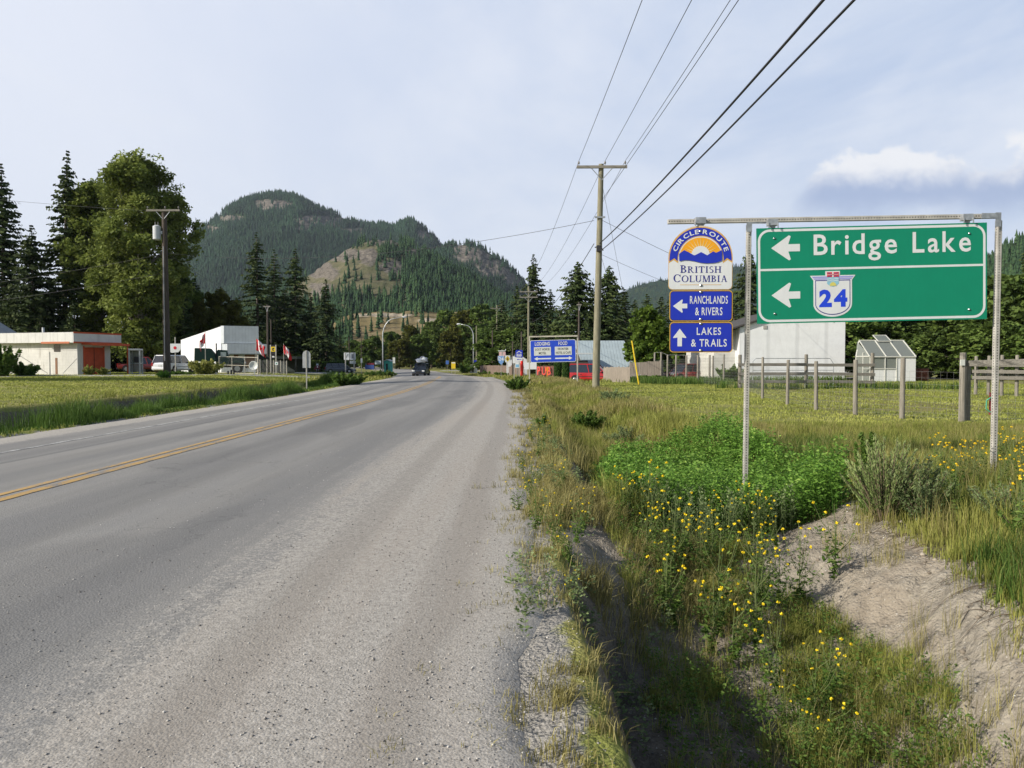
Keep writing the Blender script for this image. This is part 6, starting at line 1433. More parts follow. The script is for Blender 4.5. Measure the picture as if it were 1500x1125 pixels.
# ------------------------------------------------------------------ right paddock fences
M_POST = wood_mat('fence_post_wood', (.15, .138, .115), (.31, .285, .24)); M_RAIL = wood_mat('rail_wood', (.13, .12, .105), (.25, .235, .205), (.7, 14, 14))
def post_at(par, px, D, pyt, r=.065, sq=False, lean=0):
    x = X(px, D); b0 = h1(x, D); zt = Z(px, pyt, D); m = MB(); L = par.location
    m.tube([(x - L.x, D - L.y, b0 - .3 - L.z), (x - L.x + lean * .5, D - L.y, (b0 + zt) / 2 - L.z), (x - L.x + lean, D - L.y, zt - .015 - L.z), (x - L.x + lean, D - L.y, zt - L.z)], [r * 1.08, r, r * .95, r * .8], 4 if sq else 9)
    m.build('post', M_POST, par, smooth=not sq, auto=40); return Vector((x, D, zt))
def mesh_panel(par, pts, zlo, zhi, step=.15, rows=8, r=.0022):
    """woven wire between the posts, one mesh"""
    m = MB(); L = par.location
    for (a, b_) in zip(pts[:-1], pts[1:]):
        a = Vector(a); b_ = Vector(b_); ha = h1(a.x, a.y); hb = h1(b_.x, b_.y); n = max(1, int((b_ - a).length / step))
        for k in range(n + 1):
            t_ = k / n; c = a.lerp(b_, t_); hz_ = ha + (hb - ha) * t_; m.tube([(c.x - L.x, c.y - L.y, hz_ + zlo - L.z), (c.x - L.x, c.y - L.y, hz_ + zhi - L.z)], r, 3, cap=False)
        for k in range(rows + 1):
            z = zlo + (zhi - zlo) * (k / rows) ** 1.15; m.tube([(a.x - L.x, a.y - L.y, ha + z - L.z), (b_.x - L.x, b_.y - L.y, hb + z - L.z)], r, 3, cap=False)
    m.build('wire_mesh', M_WIREG, par)
M_WIREG = mat('galvanised_wire', (.34, .34, .32), .6, .3)
DF = 41.0; xo = X(1084, DF)
rf_ = thing('rail_fence', 'weathered three-rail wooden fence in front of the white barn', 'fence', (xo, DF, h1(xo, DF)))
pr = [post_at(rf_, px, DF + dd, py, .10) for px, dd, py in [(1084, 0, 519.5), (1181, .3, 519), (1278, .1, 516.8)]]
for py in (534.5, 547.6, 559.4):
    for (a, b_) in ((1081, 1181), (1181, 1282)):
        m = MB(); jj = random.uniform(-.6, .6); m.beam(P(a, py + jj, DF - .12) - rf_.location, P(b_, py + random.uniform(-.8, .8) + (1 if a > 1100 else 0), DF - .12) - rf_.location, .04, .17); m.build('rail', M_RAIL, rf_, bevel=.01)
wf = thing('wire_fence', 'woven wire fence on round wooden posts along the grass', 'fence', (10.2, 30, h1(10.2, 30)))
pl_ = [(1117.5, 30.5, 523), (1154, 26.7, 527), (1196.5, 23.8, 529), (1254, 22.0, 527), (1322.5, 20.6, 524)]
wp_ = [Vector((X(1084, DF), DF - .2, 0))] + [post_at(wf, px, D, py, .055 + .004 * k, lean=random.uniform(-.03, .03)) for k, (px, D, py) in enumerate(pl_)]
wp_.append(Vector((X(1405, 19.4), 19.4, 0))); mesh_panel(wf, [(v.x, v.y - .06, 0) for v in wp_], .1, 1.35)
gp = thing('gate_post', 'pair of stout weathered gate posts at the right end of the wire fence', 'post', (X(1410, 19.4), 19.4, h1(X(1410, 19.4), 19.4)))
post_at(gp, 1410.5, 19.4, 516.5, .082); post_at(gp, 1418.5, 19.6, 528, .068)
m = MB(); c = P(1410, 531, 19.3) - gp.location; m.box((c.x, c.y, c.z), (.12, .02, .16)); m.build('plate', S_CREAM, gp)
rf2 = thing('rail_fence', 'weathered rail fence running right from the gate posts', 'fence', (X(1430, 19.6), 19.6, h1(X(1430, 19.6), 19.6)))
for (py, dd) in ((532.5, 0),): m = MB(); m.beam(P(1414, py, 19.45) - rf2.location, P(1640, py - 6, 17.5) - rf2.location, .05, .155); m.build('rail', M_RAIL, rf2, bevel=.01)
post_at(rf2, 1600, 17.8, 520, .09)
pts_ = [(X(1414, 19.5), 19.5, 0), (X(1500, 18.8), 18.8, 0), (X(1600, 17.8), 17.8, 0)]; mesh_panel(rf2, pts_, .05, 1.3)
rf3 = thing('rail_fence', 'farther grey rail fence behind the right gate posts', 'fence', (X(1430, 34), 34, h1(X(1430, 34), 34)))
for k, (px, py) in enumerate([(1430, 521.5), (1449, 521), (1468, 520), (1490, 520), (1514, 519), (1540, 518)]): post_at(rf3, px, 34 - k * .4, py, .075)
for py in (534, 544, 553): m = MB(); m.beam(P(1424, py, 33.8) - rf3.location, P(1560, py + 1.5, 31.4) - rf3.location, .04, .16); m.build('rail', M_RAIL, rf3)
wf2 = thing('wire_fence', 'wire fence with upright wooden posts in front of the red parked vehicle', 'fence', (X(1022, 51), 51, h1(X(1022, 51), 51)))
pl2 = [(959, 59, 516.5), (968.5, 58.5, 516), (978, 58, 520), (990.4, 57, 520), (1005.6, 54, 520.5), (1022.4, 51, 520.5), (1039.6, 52, 520), (1044.5, 56, 521), (1060.4, 54, 519)]
pv_ = [post_at(wf2, px, D, py, .075) for px, D, py in pl2]; mesh_panel(wf2, [(v.x, v.y - .08, 0) for v in pv_[:6]] + [(X(1084, DF), DF, 0)], .1, 1.8, .16, 10, .003)
m = MB(); m.tube([(v.x - wf2.location.x, v.y - wf2.location.y, v.z - wf2.location.z) for v in pv_[:6]], .01, 4); m.build('top_wire', M_WIREG, wf2)
# pipe gate behind the rail fence
xo = X(1108, 46); pg = thing('pipe_gate', 'pale tubular gate with rounded corners behind the three-rail fence', 'gate', (xo, 46, h1(xo, 46)))
a = P(1103, 525, 46) - pg.location; b_ = P(1216, 525, 46) - pg.location; c_ = P(1221, 533, 46) - pg.location
m = MB(); m.tube([(a.x, 0, .1), (a.x, 0, a.z - .2), (a.x + .2, 0, a.z), (b_.x, 0, b_.z), (c_.x, 0, c_.z), (c_.x, 0, .1)], .025, 6); m.build('gate_frame', M_GALV, pg)
m = MB(); [m.tube([(a.x, 0, zz), (c_.x, 0, zz)], .018, 5) for zz in (.3, .65, 1.0)]; m.build('cross_pipes', M_GALV, pg)
# hose on red stake
xo = X(1452, 22); hs_ = thing('hose_stand', 'red stake with a bent green hose in the right paddock', 'stake', (xo, 22, h1(xo, 22)))
m = MB(); m.tube([(0, 0, -.1), (0, 0, Z(1452, 575, 22) - hs_.location.z)], .035, 8); m.build('stake', mat('dull_red', (.18, .03, .03)), hs_)
m = MB(); m.tube([(.0, -.05, .55), (-.16, -.07, .45), (-.17, -.07, .2), (-.05, -.07, .1), (.15, -.07, .06)], .018, 6); m.build('hose', mat('hose_green', (.08, .42, .26), .4), hs_, smooth=True)
# ------------------------------------------------------------------ vehicles (forward = local -y)
M_TYRE = mat('tyre_rubber', (.02, .02, .02), .85); M_RIM = mat('wheel_rim', (.42, .43, .44), .35, .7); M_GLASS = mat('car_glass', (.015, .02, .028), .08, spec=.8)
M_HEAD = mat('headlight_glass', (.75, .76, .74), .15, spec=.8); M_TAIL = mat('taillight', (.35, .02, .015), .3); M_TRIM = mat('black_trim', (.025, .025, .028), .5); M_PLATE = mat('licence_plate', (.6, .62, .62), .5)
def car(name, label, cat, px, D, rotz, L=4.6, W=1.85, Ht=1.75, col=(.6, .6, .6), kind='suv', ground=None, roofcol=None):
    x = X(px, D); b0 = h1(x, D) if ground is None else ground
    o = thing(name, label, cat, (x, D, b0), rotz); paint = mat(name + '_paint', col, .28, .0, coat=.6, spec=.5)
    hl, hw = L / 2, W / 2; belt = Ht * .56; hood = Ht * .52; clr = .24 if kind != 'pickup' else .38
    # body: sections along y from nose (-hl) to tail
    if kind == 'suv': sec = [(-hl, .42, .55, .84), (-hl + .12, .34, hood * .88, .94), (-hl + .95, clr, hood, 1), (-hl + 1.25, clr, belt, 1), (hl - .5, clr, belt * 1.03, 1), (hl - .1, clr + .03, belt * 1.03, .97), (hl, .42, belt * .9, .9)]
    elif kind == 'van': sec = [(-hl, .40, .55, .84), (-hl + .15, .30, hood * .82, .94), (-hl + .7, clr, hood * .98, 1), (-hl + 1.0, clr, belt, 1), (hl - .5, clr, belt, 1), (hl - .08, clr + .03, belt, .97), (hl, .40, belt * .9, .92)]
    else: sec = [(-hl, .5, .75, .88), (-hl + .12, .42, hood * .93, .96), (-hl + 1.1, clr, hood, 1), (-hl + 1.3, clr, belt, 1), (hl - 1.9, clr, belt, 1), (hl - 1.8, clr, belt * .98, 1), (hl - .05, clr + .05, belt * .98, .98), (hl, .5, belt * .95, .96)]
    vs = []; fs = []; n = 9
    for (y, zb, zt_, wf_) in sec:
        w_ = hw * wf_
        prof = [(-w_ * .86, zb), (-w_, zb + (zt_ - zb) * .22), (-w_, zb + (zt_ - zb) * .62), (-w_ * .95, zt_ - .03), (0, zt_ + .03), (w_ * .95, zt_ - .03), (w_, zb + (zt_ - zb) * .62), (w_, zb + (zt_ - zb) * .22), (w_ * .86, zb)]
        vs += [(a, y, c) for a, c in prof]
    for i in range(len(sec) - 1):
        for k in range(n): a = i * n + k; b_ = i * n + (k + 1) % n; fs.append((a, b_, b_ + n, a + n))
    fs.append(tuple(range(n))); fs.append(tuple(range(len(sec) * n - 1, (len(sec) - 1) * n - 1, -1)))
    m = MB(); m.add(vs, fs); bo = m.build('body', paint, o, smooth=True, auto=35)
    # greenhouse
    if kind == 'suv': gsec = [(-hl + 1.15, belt, .92), (-hl + 1.85, Ht, .78), (hl - .45, Ht, .76), (hl - .12, belt * 1.03, .9)]
    elif kind == 'van': gsec = [(-hl + .75, belt, .92), (-hl + 1.75, Ht, .78), (hl - .35, Ht, .78), (hl - .08, belt, .9)]
    else: gsec = [(-hl + 1.2, belt, .92), (-hl + 1.85, Ht, .78), (hl - 2.35, Ht, .76), (hl - 2.0, belt, .9)]
    y0, z0, w0 = gsec[0]; y1, z1, w1 = gsec[1]; y2, z2, w2 = gsec[2]; y3, z3, w3 = gsec[3]
    lo = [(-hw * w0, y0, z0 - .02), (hw * w0, y0, z0 - .02), (hw * w3, y3, z3 - .02), (-hw * w3, y3, z3 - .02)]; hi = [(-hw * w1, y1, z1 - .05), (hw * w1, y1, z1 - .05), (hw * w2, y2, z2 - .05), (-hw * w2, y2, z2 - .05)]
    m = MB(); m.add(lo + hi, [(0, 1, 5, 4), (1, 2, 6, 5), (2, 3, 7, 6), (3, 0, 4, 7), (4, 5, 6, 7)]); m.build('windows', M_GLASS, o)
    e = .03; hi2 = [(a * 1.03, b_ + (-e if i < 2 else e), c) for i, (a, b_, c) in enumerate(hi)]; top = [(a * .93, b_ * 1.0, c + .07) for a, b_, c in hi]
    m = MB(); m.add(hi2 + top, [(3, 2, 1, 0), (4, 5, 6, 7), (0, 1, 5, 4), (1, 2, 6, 5), (2, 3, 7, 6), (3, 0, 4, 7)])
    rf = m.build('roof', paint if roofcol is None else mat('roof_paint', roofcol, .3), o, smooth=True, auto=30)
    for s in (-1, 1):
        for (ya, za, wa, yb, zb2, wb2, th_) in [(y0, z0, w0, y1, z1, w1, .06), (y3, z3, w3, y2, z2, w2, .10), (y0 + (y3 - y0) * .40, belt, w0, y1 + (y2 - y1) * .36, z1, w1, .07), (y0 + (y3 - y0) * .70, belt, w0, y1 + (y2 - y1) * .74, z1, w1, .08)]:
            if kind == 'pickup' and ya > y0 + (y3 - y0) * .6 and ya < y3: continue
            m = MB(); m.beam((s * hw * wa * 1.003, ya, za - .03), (s * hw * wb2 * 1.01, yb, zb2 - .03), .03, th_); m.build('pillar', paint, o)
    if kind == 'pickup':
        m = MB(); m.box((0, hl - 1.0, belt * .985), (W * .82, 1.7, .02)); m.build('bed', M_TRIM, o)
    # wheels
    wr_ = .34 if kind != 'pickup' else .39
    for s in (-1, 1):
        for yy in (-hl + .85, hl - .95):
            m = MB(); m.tube([(s * (hw - .24), yy, wr_), (s * (hw - .22), yy, wr_), (s * (hw - .02), yy, wr_), (s * (hw + .012), yy, wr_)], [wr_ * .9, wr_, wr_, wr_ * .88], 18); wh = m.build('wheel', M_TYRE, o, smooth=True, auto=40)
            m = MB(); m.tube([(s * (hw - .0), yy, wr_), (s * (hw + .02), yy, wr_)], [wr_ * .62, wr_ * .5], 14); m.build('rim', M_RIM, wh)
            m = MB(); m.tube([(s * (hw - .3), yy, wr_ + .03), (s * (hw + .004), yy, wr_ + .03)], wr_ * 1.16, 18); m.build('wheel_arch', M_TRIM, o)
        m = MB(); m.box((s * hw * .72, -hl + .05, hood * .80), (.36, .14, .17)); m.build('headlight', M_HEAD, o, bevel=.03)
        m = MB(); m.box((s * hw * .86, hl - .05, belt * .88), (.18, .14, .34)); m.build('taillight', M_TAIL, o, bevel=.02)
        m = MB(); m.box((s * (hw + .08), y0 + .28, belt + .08), (.20, .12, .15)); m.build('mirror', paint, o, bevel=.03)
        m = MB(); m.box((s * (hw * 1.0), 0, .62), (.02, L * .5, .05)); m.build('side_trim', M_TRIM, o)
        for yd in (y0 + .35, 0.15):
            m = MB(); m.box((s * (hw + .008), yd + .75, belt * .82), (.02, .16, .03)); m.build('door_handle', M_TRIM, o)
    m = MB(); m.box((0, -hl - .01, hood * .66), (W * .40, .07, .20)); m.build('grille', M_TRIM, o, bevel=.02)
    m = MB(); m.box((0, -hl + .0, .42), (W * .84, .20, .20)); m.build('bumper', M_TRIM if kind != 'pickup' else M_RIM, o, bevel=.03)
    m = MB(); m.box((0, hl - .0, .45), (W * .86, .20, .20)); m.build('bumper', M_TRIM if sum(col) < 1.5 else paint, o, bevel=.03)
    m = MB(); m.box((0, hl + .02, belt * .74), (.34, .02, .16)); m.build('licence_plate', M_PLATE, o)
    return o
PI = math.pi
car('parked_suv', 'white estate car parked with its back to the road beside the left power pole', 'car', 256, 72, PI - .12, 4.9, 1.9, 1.76, (.82, .83, .84), 'suv')
car('parked_minivan', 'dark blue-grey minivan parked side-on in the gravel yard', 'minivan', 498.5, 119, PI / 2 + .12, 4.85, 1.95, 1.62, (.055, .065, .085), 'van')
car('oncoming_truck', 'dark sport utility vehicle driving towards the camera on the bend', 'suv', 617, 104, -.03, 4.9, 1.95, 1.85, (.020, .028, .042), 'suv')
car('parked_suv', 'bright red van half hidden by tall grass behind the near power pole', 'car', 868, 64, PI / 2 - .25, 4.7, 1.85, 1.72, (.40, .010, .012), 'suv')
car('parked_pickup', 'red pickup parked behind the wire fence under the hanging signs', 'pickup', 1003, 67, -PI / 2 + .5, 4.2, 1.8, 1.62, (.42, .02, .02), 'suv')
car('parked_pickup', 'dark red pickup standing in shade left of the white estate car', 'pickup', 209, 82, PI / 2 + .4, 5.0, 1.9, 1.75, (.20, .02, .015), 'pickup')
# white bundle on the oncoming vehicle
xt = X(616, 104); zt0 = h1(xt, 104) + 1.93
r_ = np.random.default_rng(5); bm = bmesh.new(); bmesh.ops.create_icosphere(bm, subdivisions=4, radius=1)
for v in bm.verts:
    c = v.co; k = 1 + .16 * math.sin(c.x * 5 + 1) * math.cos(c.y * 4) + .10 * math.sin(c.z * 9 + c.x * 6); v.co = Vector((c.x * .82 * k + .1, c.y * 1.2 * k, max(-.35, c.z * .50 * k + .12 * math.sin(c.x * 3.3)) + .36))
me = bpy.data.meshes.new('wrapped_load'); bm.to_mesh(me); bm.free(); me.shade_smooth(); me.materials.append(mat('white_tarp', (.90, .90, .89), .6, bump=.6, bscale=5))
o = bpy.data.objects.new('wrapped_load', me); C.objects.link(o); o.location = (xt + .08, 104.2, zt0); tag(o, 'lumpy white wrapped load on the roof of the oncoming vehicle', 'load')
m = MB(); 
for k in (-.35, .35): m.tube([(-.8, k, .1), (-.75, k, .55), (-.3, k, .95), (.4, k, .98), (.95, k, .5), (.98, k, .1)], .025, 5)
m.tube([(.1, -.9, .7), (.5, -.3, 1.25), (.75, .4, 1.15)], .04, 6); m.build('straps', M_TRIM, o)

# dark green tipper truck beside the white slanted building
xg = X(318, 69); gt_ = thing('tipper_truck', 'old dark green truck with a tarped box left of the white slanted building', 'truck', (xg, 69, h1(xg, 69)), math.radians(20))
M_TG = mat('truck_green', (.022, .055, .045), .5); M_TARP = mat('green_tarp', (.012, .040, .032), .8, bump=.4, bscale=3)
m = MB(); m.prism([(-1.95, 1.15), (-.1, 1.15), (0.0, 1.3), (-.15, 1.9), (-.55, 2.42), (-1.9, 2.45)], -1.1, 1.1); m.build('box', M_TARP, gt_, bevel=.05)
m = MB(); m.prism([(0.05, .75), (1.15, .75), (1.15, 1.55), (.95, 2.25), (.15, 2.3), (.05, 2.2)], -.95, .95); cb_ = m.build('cab', M_TG, gt_, bevel=.05)
m = MB(); m.box((.62, -.96, 1.85), (.5, .03, .42)); m.build('window', mat('pale_glass', (.35, .42, .42), .1, spec=.8), cb_)
m = MB(); m.add([(1.16, -.8, 1.56), (1.16, .8, 1.56), (.98, .8, 2.16), (.98, -.8, 2.16)], [(0, 1, 2, 3)]); m.build('windshield', M_GLASS, cb_)
m = MB(); m.prism([(1.1, .75), (2.45, .75), (2.5, 1.25), (2.3, 1.5), (1.1, 1.62)], -.6, .6); m.build('hood', M_TG, gt_, bevel=.06)
m = MB(); m.box((2.5, 0, 1.05), (.06, .9, .55)); m.build('grille', M_RIM, gt_)
m = MB(); m.box((.2, 0, .68), (4.4, .8, .16)); m.build('chassis', M_TRIM, gt_)
m = MB(); m.box((2.62, 0, .62), (.15, 2.1, .2)); m.build('bumper', M_TRIM, gt_)
for s in (-1, 1):
    for xx in (1.85, -1.25):
        m = MB(); m.tube([(xx, s * .72, .48), (xx, s * 1.02, .48)], .48, 18); wh = m.build('wheel', M_TYRE, gt_); m = MB(); m.tube([(xx, s * 1.0, .48), (xx, s * 1.04, .48)], .26, 12); m.build('rim', M_RIM, wh)
    m = MB(); m.prism([(1.2, .85), (1.35, 1.15), (1.85, 1.25), (2.35, 1.1), (2.5, .8), (2.3, .95), (1.85, 1.08), (1.4, 1.0)], s * .6, s * 1.05); m.build('fender', M_TG, gt_)
    m = MB(); m.tube([(2.5, s * .75, 1.0), (2.6, s * .75, 1.0)], .12, 10); m.build('headlight', M_HEAD, gt_)
m = MB(); m.tube([(.0, -.95, 1.0), (.0, -.95, 2.9)], .06, 8); m.build('exhaust_stack', M_TRIM, gt_)
# motorcycle
xk = X(464.5, 118); mo = thing('parked_motorcycle', 'dark red motorcycle with a pale windshield left of the parked minivan', 'motorcycle', (xk, 118, h1(xk, 118)), .35)
M_MAR = mat('maroon_paint', (.16, .018, .03), .3, coat=.5)
for yy in (-.75, .75):
    m = MB(); m.tube([(-.07, yy, .33), (-.05, yy, .33), (.05, yy, .33), (.07, yy, .33)], [.28, .33, .33, .28], 18); wh = m.build('wheel', M_TYRE, mo); m = MB(); m.tube([(-.075, yy, .33), (.075, yy, .33)], .2, 14); m.build('rim', M_RIM, wh)
m = MB(); m.tube([(0, -.55, .75), (0, -.3, .95), (0, .05, .9), (0, .3, .78)], [.10, .22, .20, .12], 10); m.build('fuel_tank', M_MAR, mo, smooth=True)
m = MB(); m.tube([(0, .2, .82), (0, .5, .80), (0, .85, .95)], [.16, .19, .10], 8); m.build('seat', M_TRIM, mo, smooth=True)
m = MB(); m.box((0, 0, .5), (.38, .6, .4)); m.build('engine', M_RIM, mo, bevel=.05)
m = MB(); m.prism([(-.34, .55), (.34, .55), (.40, 1.0), (.18, 1.15), (-.18, 1.15), (-.40, 1.0)], -.62, -.45); m.build('fairing', M_MAR, mo, bevel=.05)
m = MB(); m.prism([(-.2, 1.12), (.2, 1.12), (.16, 1.45), (-.16, 1.45)], -.55, -.53); m.build('windshield', M_PLATE, mo)
m = MB(); m.tube([(-.4, -.35, 1.1), (0, -.48, 1.05), (.4, -.35, 1.1)], .02, 6); m.build('handlebar', M_TRIM, mo)
m = MB(); m.tube([(0, -.66, .92), (0, -.60, .92)], .11, 12); m.build('headlight', M_HEAD, mo)
for s in (-1, 1): m = MB(); m.box((s * .34, .7, .62), (.22, .5, .38)); m.build('pannier', M_MAR, mo, bevel=.05)

# ------------------------------------------------------------------ flags
def flag_mat(vert=True):
    m = bpy.data.materials.new('flag_cloth'); m.use_nodes = True; t = NT(m.node_tree); b = t.n['Principled BSDF']
    a = t.sep(t.node('ShaderNodeAttribute', attribute_name='uvw').outputs['Color'])
    u_, v_ = a[0], a[1]
    redb = t.math('MAXIMUM', t.math('LESS_THAN', u_, .25), t.math('GREATER_THAN', u_, .75))
    dx_ = t.math('ABSOLUTE', t.math('SUBTRACT', u_, .5)); dv_ = t.math('ABSOLUTE', t.math('SUBTRACT', v_, .5))
    ang_ = t.math('ARCTAN2', t.math('SUBTRACT', v_, .5), t.math('MULTIPLY', t.math('SUBTRACT', u_, .5), 2)); rad_ = t.math('SQRT', t.math('ADD', t.math('MULTIPLY', t.math('MULTIPLY', dx_, dx_), 4), t.math('MULTIPLY', dv_, dv_)))
    leaf = t.math('LESS_THAN', rad_, t.math('ADD', .24, t.math('MULTIPLY', t.math('COSINE', t.math('MULTIPLY', t.math('SUBTRACT', ang_, 1.571), 5)), .10)))
    f = t.math('MAXIMUM', redb, leaf)
    t.put(b.inputs['Base Color'], t.mix(f, (.78, .78, .78), (.60, .012, .02))); b.inputs['Roughness'].default_value = .7; return m
M_FLAG = flag_mat()
def flag(label, px, D, pytop, pybase_, Hf, Wf, side, droop, seed, polelen=None, pw=.035):
    x = X(px, D); b0 = h1(x, D); o = thing('flag', label, 'flag', (x, D, b0)); zt_ = htree(pytop, D, b0)
    m = MB(); m.tube([(0, 0, -.2), (0, 0, zt_ + .12)], [pw, pw * .7], 8); m.build('flagpole', M_SPOST, o)
    n, k = 22, 14; uu, vv = np.meshgrid(np.linspace(0, 1, n), np.linspace(0, 1, k), indexing='ij'); r = np.random.default_rng(seed)
    xs = side * uu * Wf * (1 - droop * .62); zs = zt_ - (1 - vv) * Hf - uu ** 1.2 * droop * Wf * .95 + .06 * np.sin(uu * 9 + seed) * uu
    xs = xs - side * .10 * np.sin(vv * 5 + seed) * uu * droop; ys = .13 * np.sin(uu * 11 + vv * 3 + seed) * (.3 + uu) * (.5 + droop)
    V = np.stack([xs.ravel(), ys.ravel(), zs.ravel()], 1); ii = (np.arange(n - 1)[:, None] * k + np.arange(k - 1)[None]).ravel()
    c = np_mesh('cloth', V, np.stack([ii, ii + k, ii + k + 1, ii + 1], 1), M_FLAG, o, smooth=True, attrs={'uvw': np.stack([uu.ravel(), vv.ravel(), vv.ravel() * 0], 1)})
    so = c.modifiers.new('t', 'SOLIDIFY'); so.thickness = .006
    return o
flag('drooping red and white flag in shade above the dark green truck', 301, 66, 486.5, 545, 1.0, 1.0, -1, .8, 3)
flag('bright red and white maple leaf flag right of the grey false front', 375.5, 72, 496, 548, 1.15, 1.5, 1, .62, 5)
flag('small red and white flag right of the yellow and black sign', 415.8, 76, 505, 548, .9, 1.25, 1, .65, 9)

# ------------------------------------------------------------------ odds and ends on the left
xs_ = X(257, 69); o = thing('round_sign', 'white board with a red disc on a post behind the white estate car', 'sign', (xs_, 69, h1(xs_, 69)))
m = MB(); m.box((0, 0, 1.7), (.08, .08, 3.6)); m.build('post', M_SPOST, o); kz = Z(257, 509.5, 69) - o.location.z
m = MB(); m.prism([(-.62, kz - .35), (-.3, kz - .48), (.35, kz - .42), (.6, kz - .1), (.6, kz + .4), (-.62, kz + .4)], -.06, -.09); m.build('panel', S_WHITE, o); m = MB(); m.tube([(.02, -.095, kz), (.02, -.11, kz)], .15, 16); m.build('disc', S_RED, o)
def frame_panel(par, p, q_, z0, z1, r=.025, mids=1, vert=1):
    p = Vector(p); q_ = Vector(q_); L = par.location; ba = h1(p.x, p.y) - L.z; bb = h1(q_.x, q_.y) - L.z
    A = Vector((p.x - L.x, p.y - L.y, ba)); B2 = Vector((q_.x - L.x, q_.y - L.y, bb))
    up = lambda v, z: v + Vector((0, 0, z))
    m = MB(); m.tube([up(A, z0), up(A, z1)], r, 6); m.tube([up(B2, z0), up(B2, z1)], r, 6); m.tube([up(A, z1 - r), up(B2, z1 - r)], r, 6); m.tube([up(A, z0 + .08), up(B2, z0 + .08)], r, 6)
    for k in range(mids): m.tube([up(A, z0 + (z1 - z0) * (k + 1) / (mids + 1)), up(B2, z0 + (z1 - z0) * (k + 1) / (mids + 1))], r * .8, 6)
    for k in range(vert): c = A.lerp(B2, (k + 1) / (vert + 1)); m.tube([up(c, z0), up(c, z1)], r * .8, 6)
    return m
o = thing('chain_link_gate', 'pale pipe-framed chain-link gate in front of the white slanted building', 'gate', (X(320, 67), 67, h1(X(320, 67), 67)))
frame_panel(o, (X(321, 67), 67, 0), (X(378, 66), 66, 0), 0, 1.62, .035, 1, 2).build('gate_frame', M_PALE, o); mesh_panel(o, [(X(321, 67), 67, 0), (X(378, 66), 66, 0)], .1, 1.58, .12, 11, .003)
m = MB(); m.tube([(X(378, 66) - o.location.x, 66 - o.location.y, -.2), (X(378, 66) - o.location.x, 66 - o.location.y, 1.75)], .07, 8); m.build('gate_post', M_PALE, o)
o = thing('chain_link_fence', 'grey chain-link fence with slats right of the pipe gate', 'fence', (X(381, 66), 66, h1(X(381, 66), 66)))
pts_ = [(X(px, 66 + k), 66 + k, 0) for k, px in enumerate((381, 391, 401, 411, 420))]
for p_ in pts_: m = MB(); b0 = h1(p_[0], p_[1]) - o.location.z; m.tube([(p_[0] - o.location.x, p_[1] - o.location.y, b0 - .2), (p_[0] - o.location.x, p_[1] - o.location.y, b0 + 1.42)], .04, 6); m.build('post', M_PALE, o)
mesh_panel(o, pts_, .03, 1.35, .075, 12, .005); 
xs_ = X(388, 65.5); m = MB(); pl = MB()
xb_ = X(404.5, 66.6); o2 = thing('fence_notice', 'small white notice hung on the slatted chain-link fence', 'notice', (X(405, 67.2), 67.2, h1(X(405, 67.2), 67.2) + 1.0)); m = MB(); m.box((0, -.02, .1), (.28, .02, .28)); m.build('plate', S_WHITE, o2); m = MB(); m.box((0, -.035, .1), (.10, .01, .10)); m.build('print', S_GREEN, o2)
o = thing('chain_link_fence', 'rusty-posted wire fence in front of the low stained building', 'fence', (X(10, 55), 55, h1(X(10, 55), 55)))
pts_ = [(X(-30, 54.5), 54.5, 0), (X(25, 55.3), 55.3, 0), (X(73, 56), 56, 0), (X(118, 57), 57, 0)]
for p_ in pts_[:3]: m = MB(); b0 = h1(p_[0], p_[1]) - o.location.z; m.tube([(p_[0] - o.location.x, p_[1] - o.location.y, b0 - .2), (p_[0] - o.location.x, p_[1] - o.location.y, b0 + 1.9)], .035, 6); m.build('post', M_SPOST, o)
a = Vector(pts_[1]); b_ = Vector(pts_[2]); L_ = o.location
m = MB(); m.tube([(a.x - L_.x, a.y - L_.y, 1.75), (X(70, 56) - L_.x, 56 - L_.y, .2)], .02, 5); m.build('brace', M_SPOST, o); m = MB(); m.tube([(X(113, 57) - L_.x, 57 - L_.y, 1.4), (X(92, 56.5) - L_.x, 56.5 - L_.y, .2)], .02, 5); m.build('brace', M_SPOST, o)
mesh_panel(o, pts_, .05, 1.75, .2, 8, .002)
# telephone booth
xs_ = X(199, 63); o = thing('phone_booth', 'grey-framed glass phone booth left of the white estate car', 'phone booth', (xs_, 63, h1(xs_, 63)), .25)
m = MB()
for a_, b_ in ((-.42, -.42), (.42, -.42), (-.42, .42), (.42, .42)): m.box((a_, b_, 1.1), (.10, .10, 2.2))
for zz in (.08, 1.0): m.box((0, .42, zz), (.8, .05, .08)); m.box((-.42, 0, zz), (.05, .8, .08)); m.box((.42, 0, zz), (.05, .8, .08))
m.build('frame', M_GALV, o)
m = MB(); m.box((0, 0, 2.22), (.98, .98, .16)); m.build('roof', M_GALV, o, bevel=.03)
m = MB(); m.box((0, .3, 1.35), (.4, .2, .5)); m.build('telephone', M_TRIM, o)
m = MB(); m.box((-.42, 0, 1.2), (.01, .74, 1.9)); m.build('glass_pane', M_GLAZ, o); m = MB(); m.box((0, .43, 1.2), (.74, .01, 1.9)); m.build('glass_pane', M_GLAZ, o)
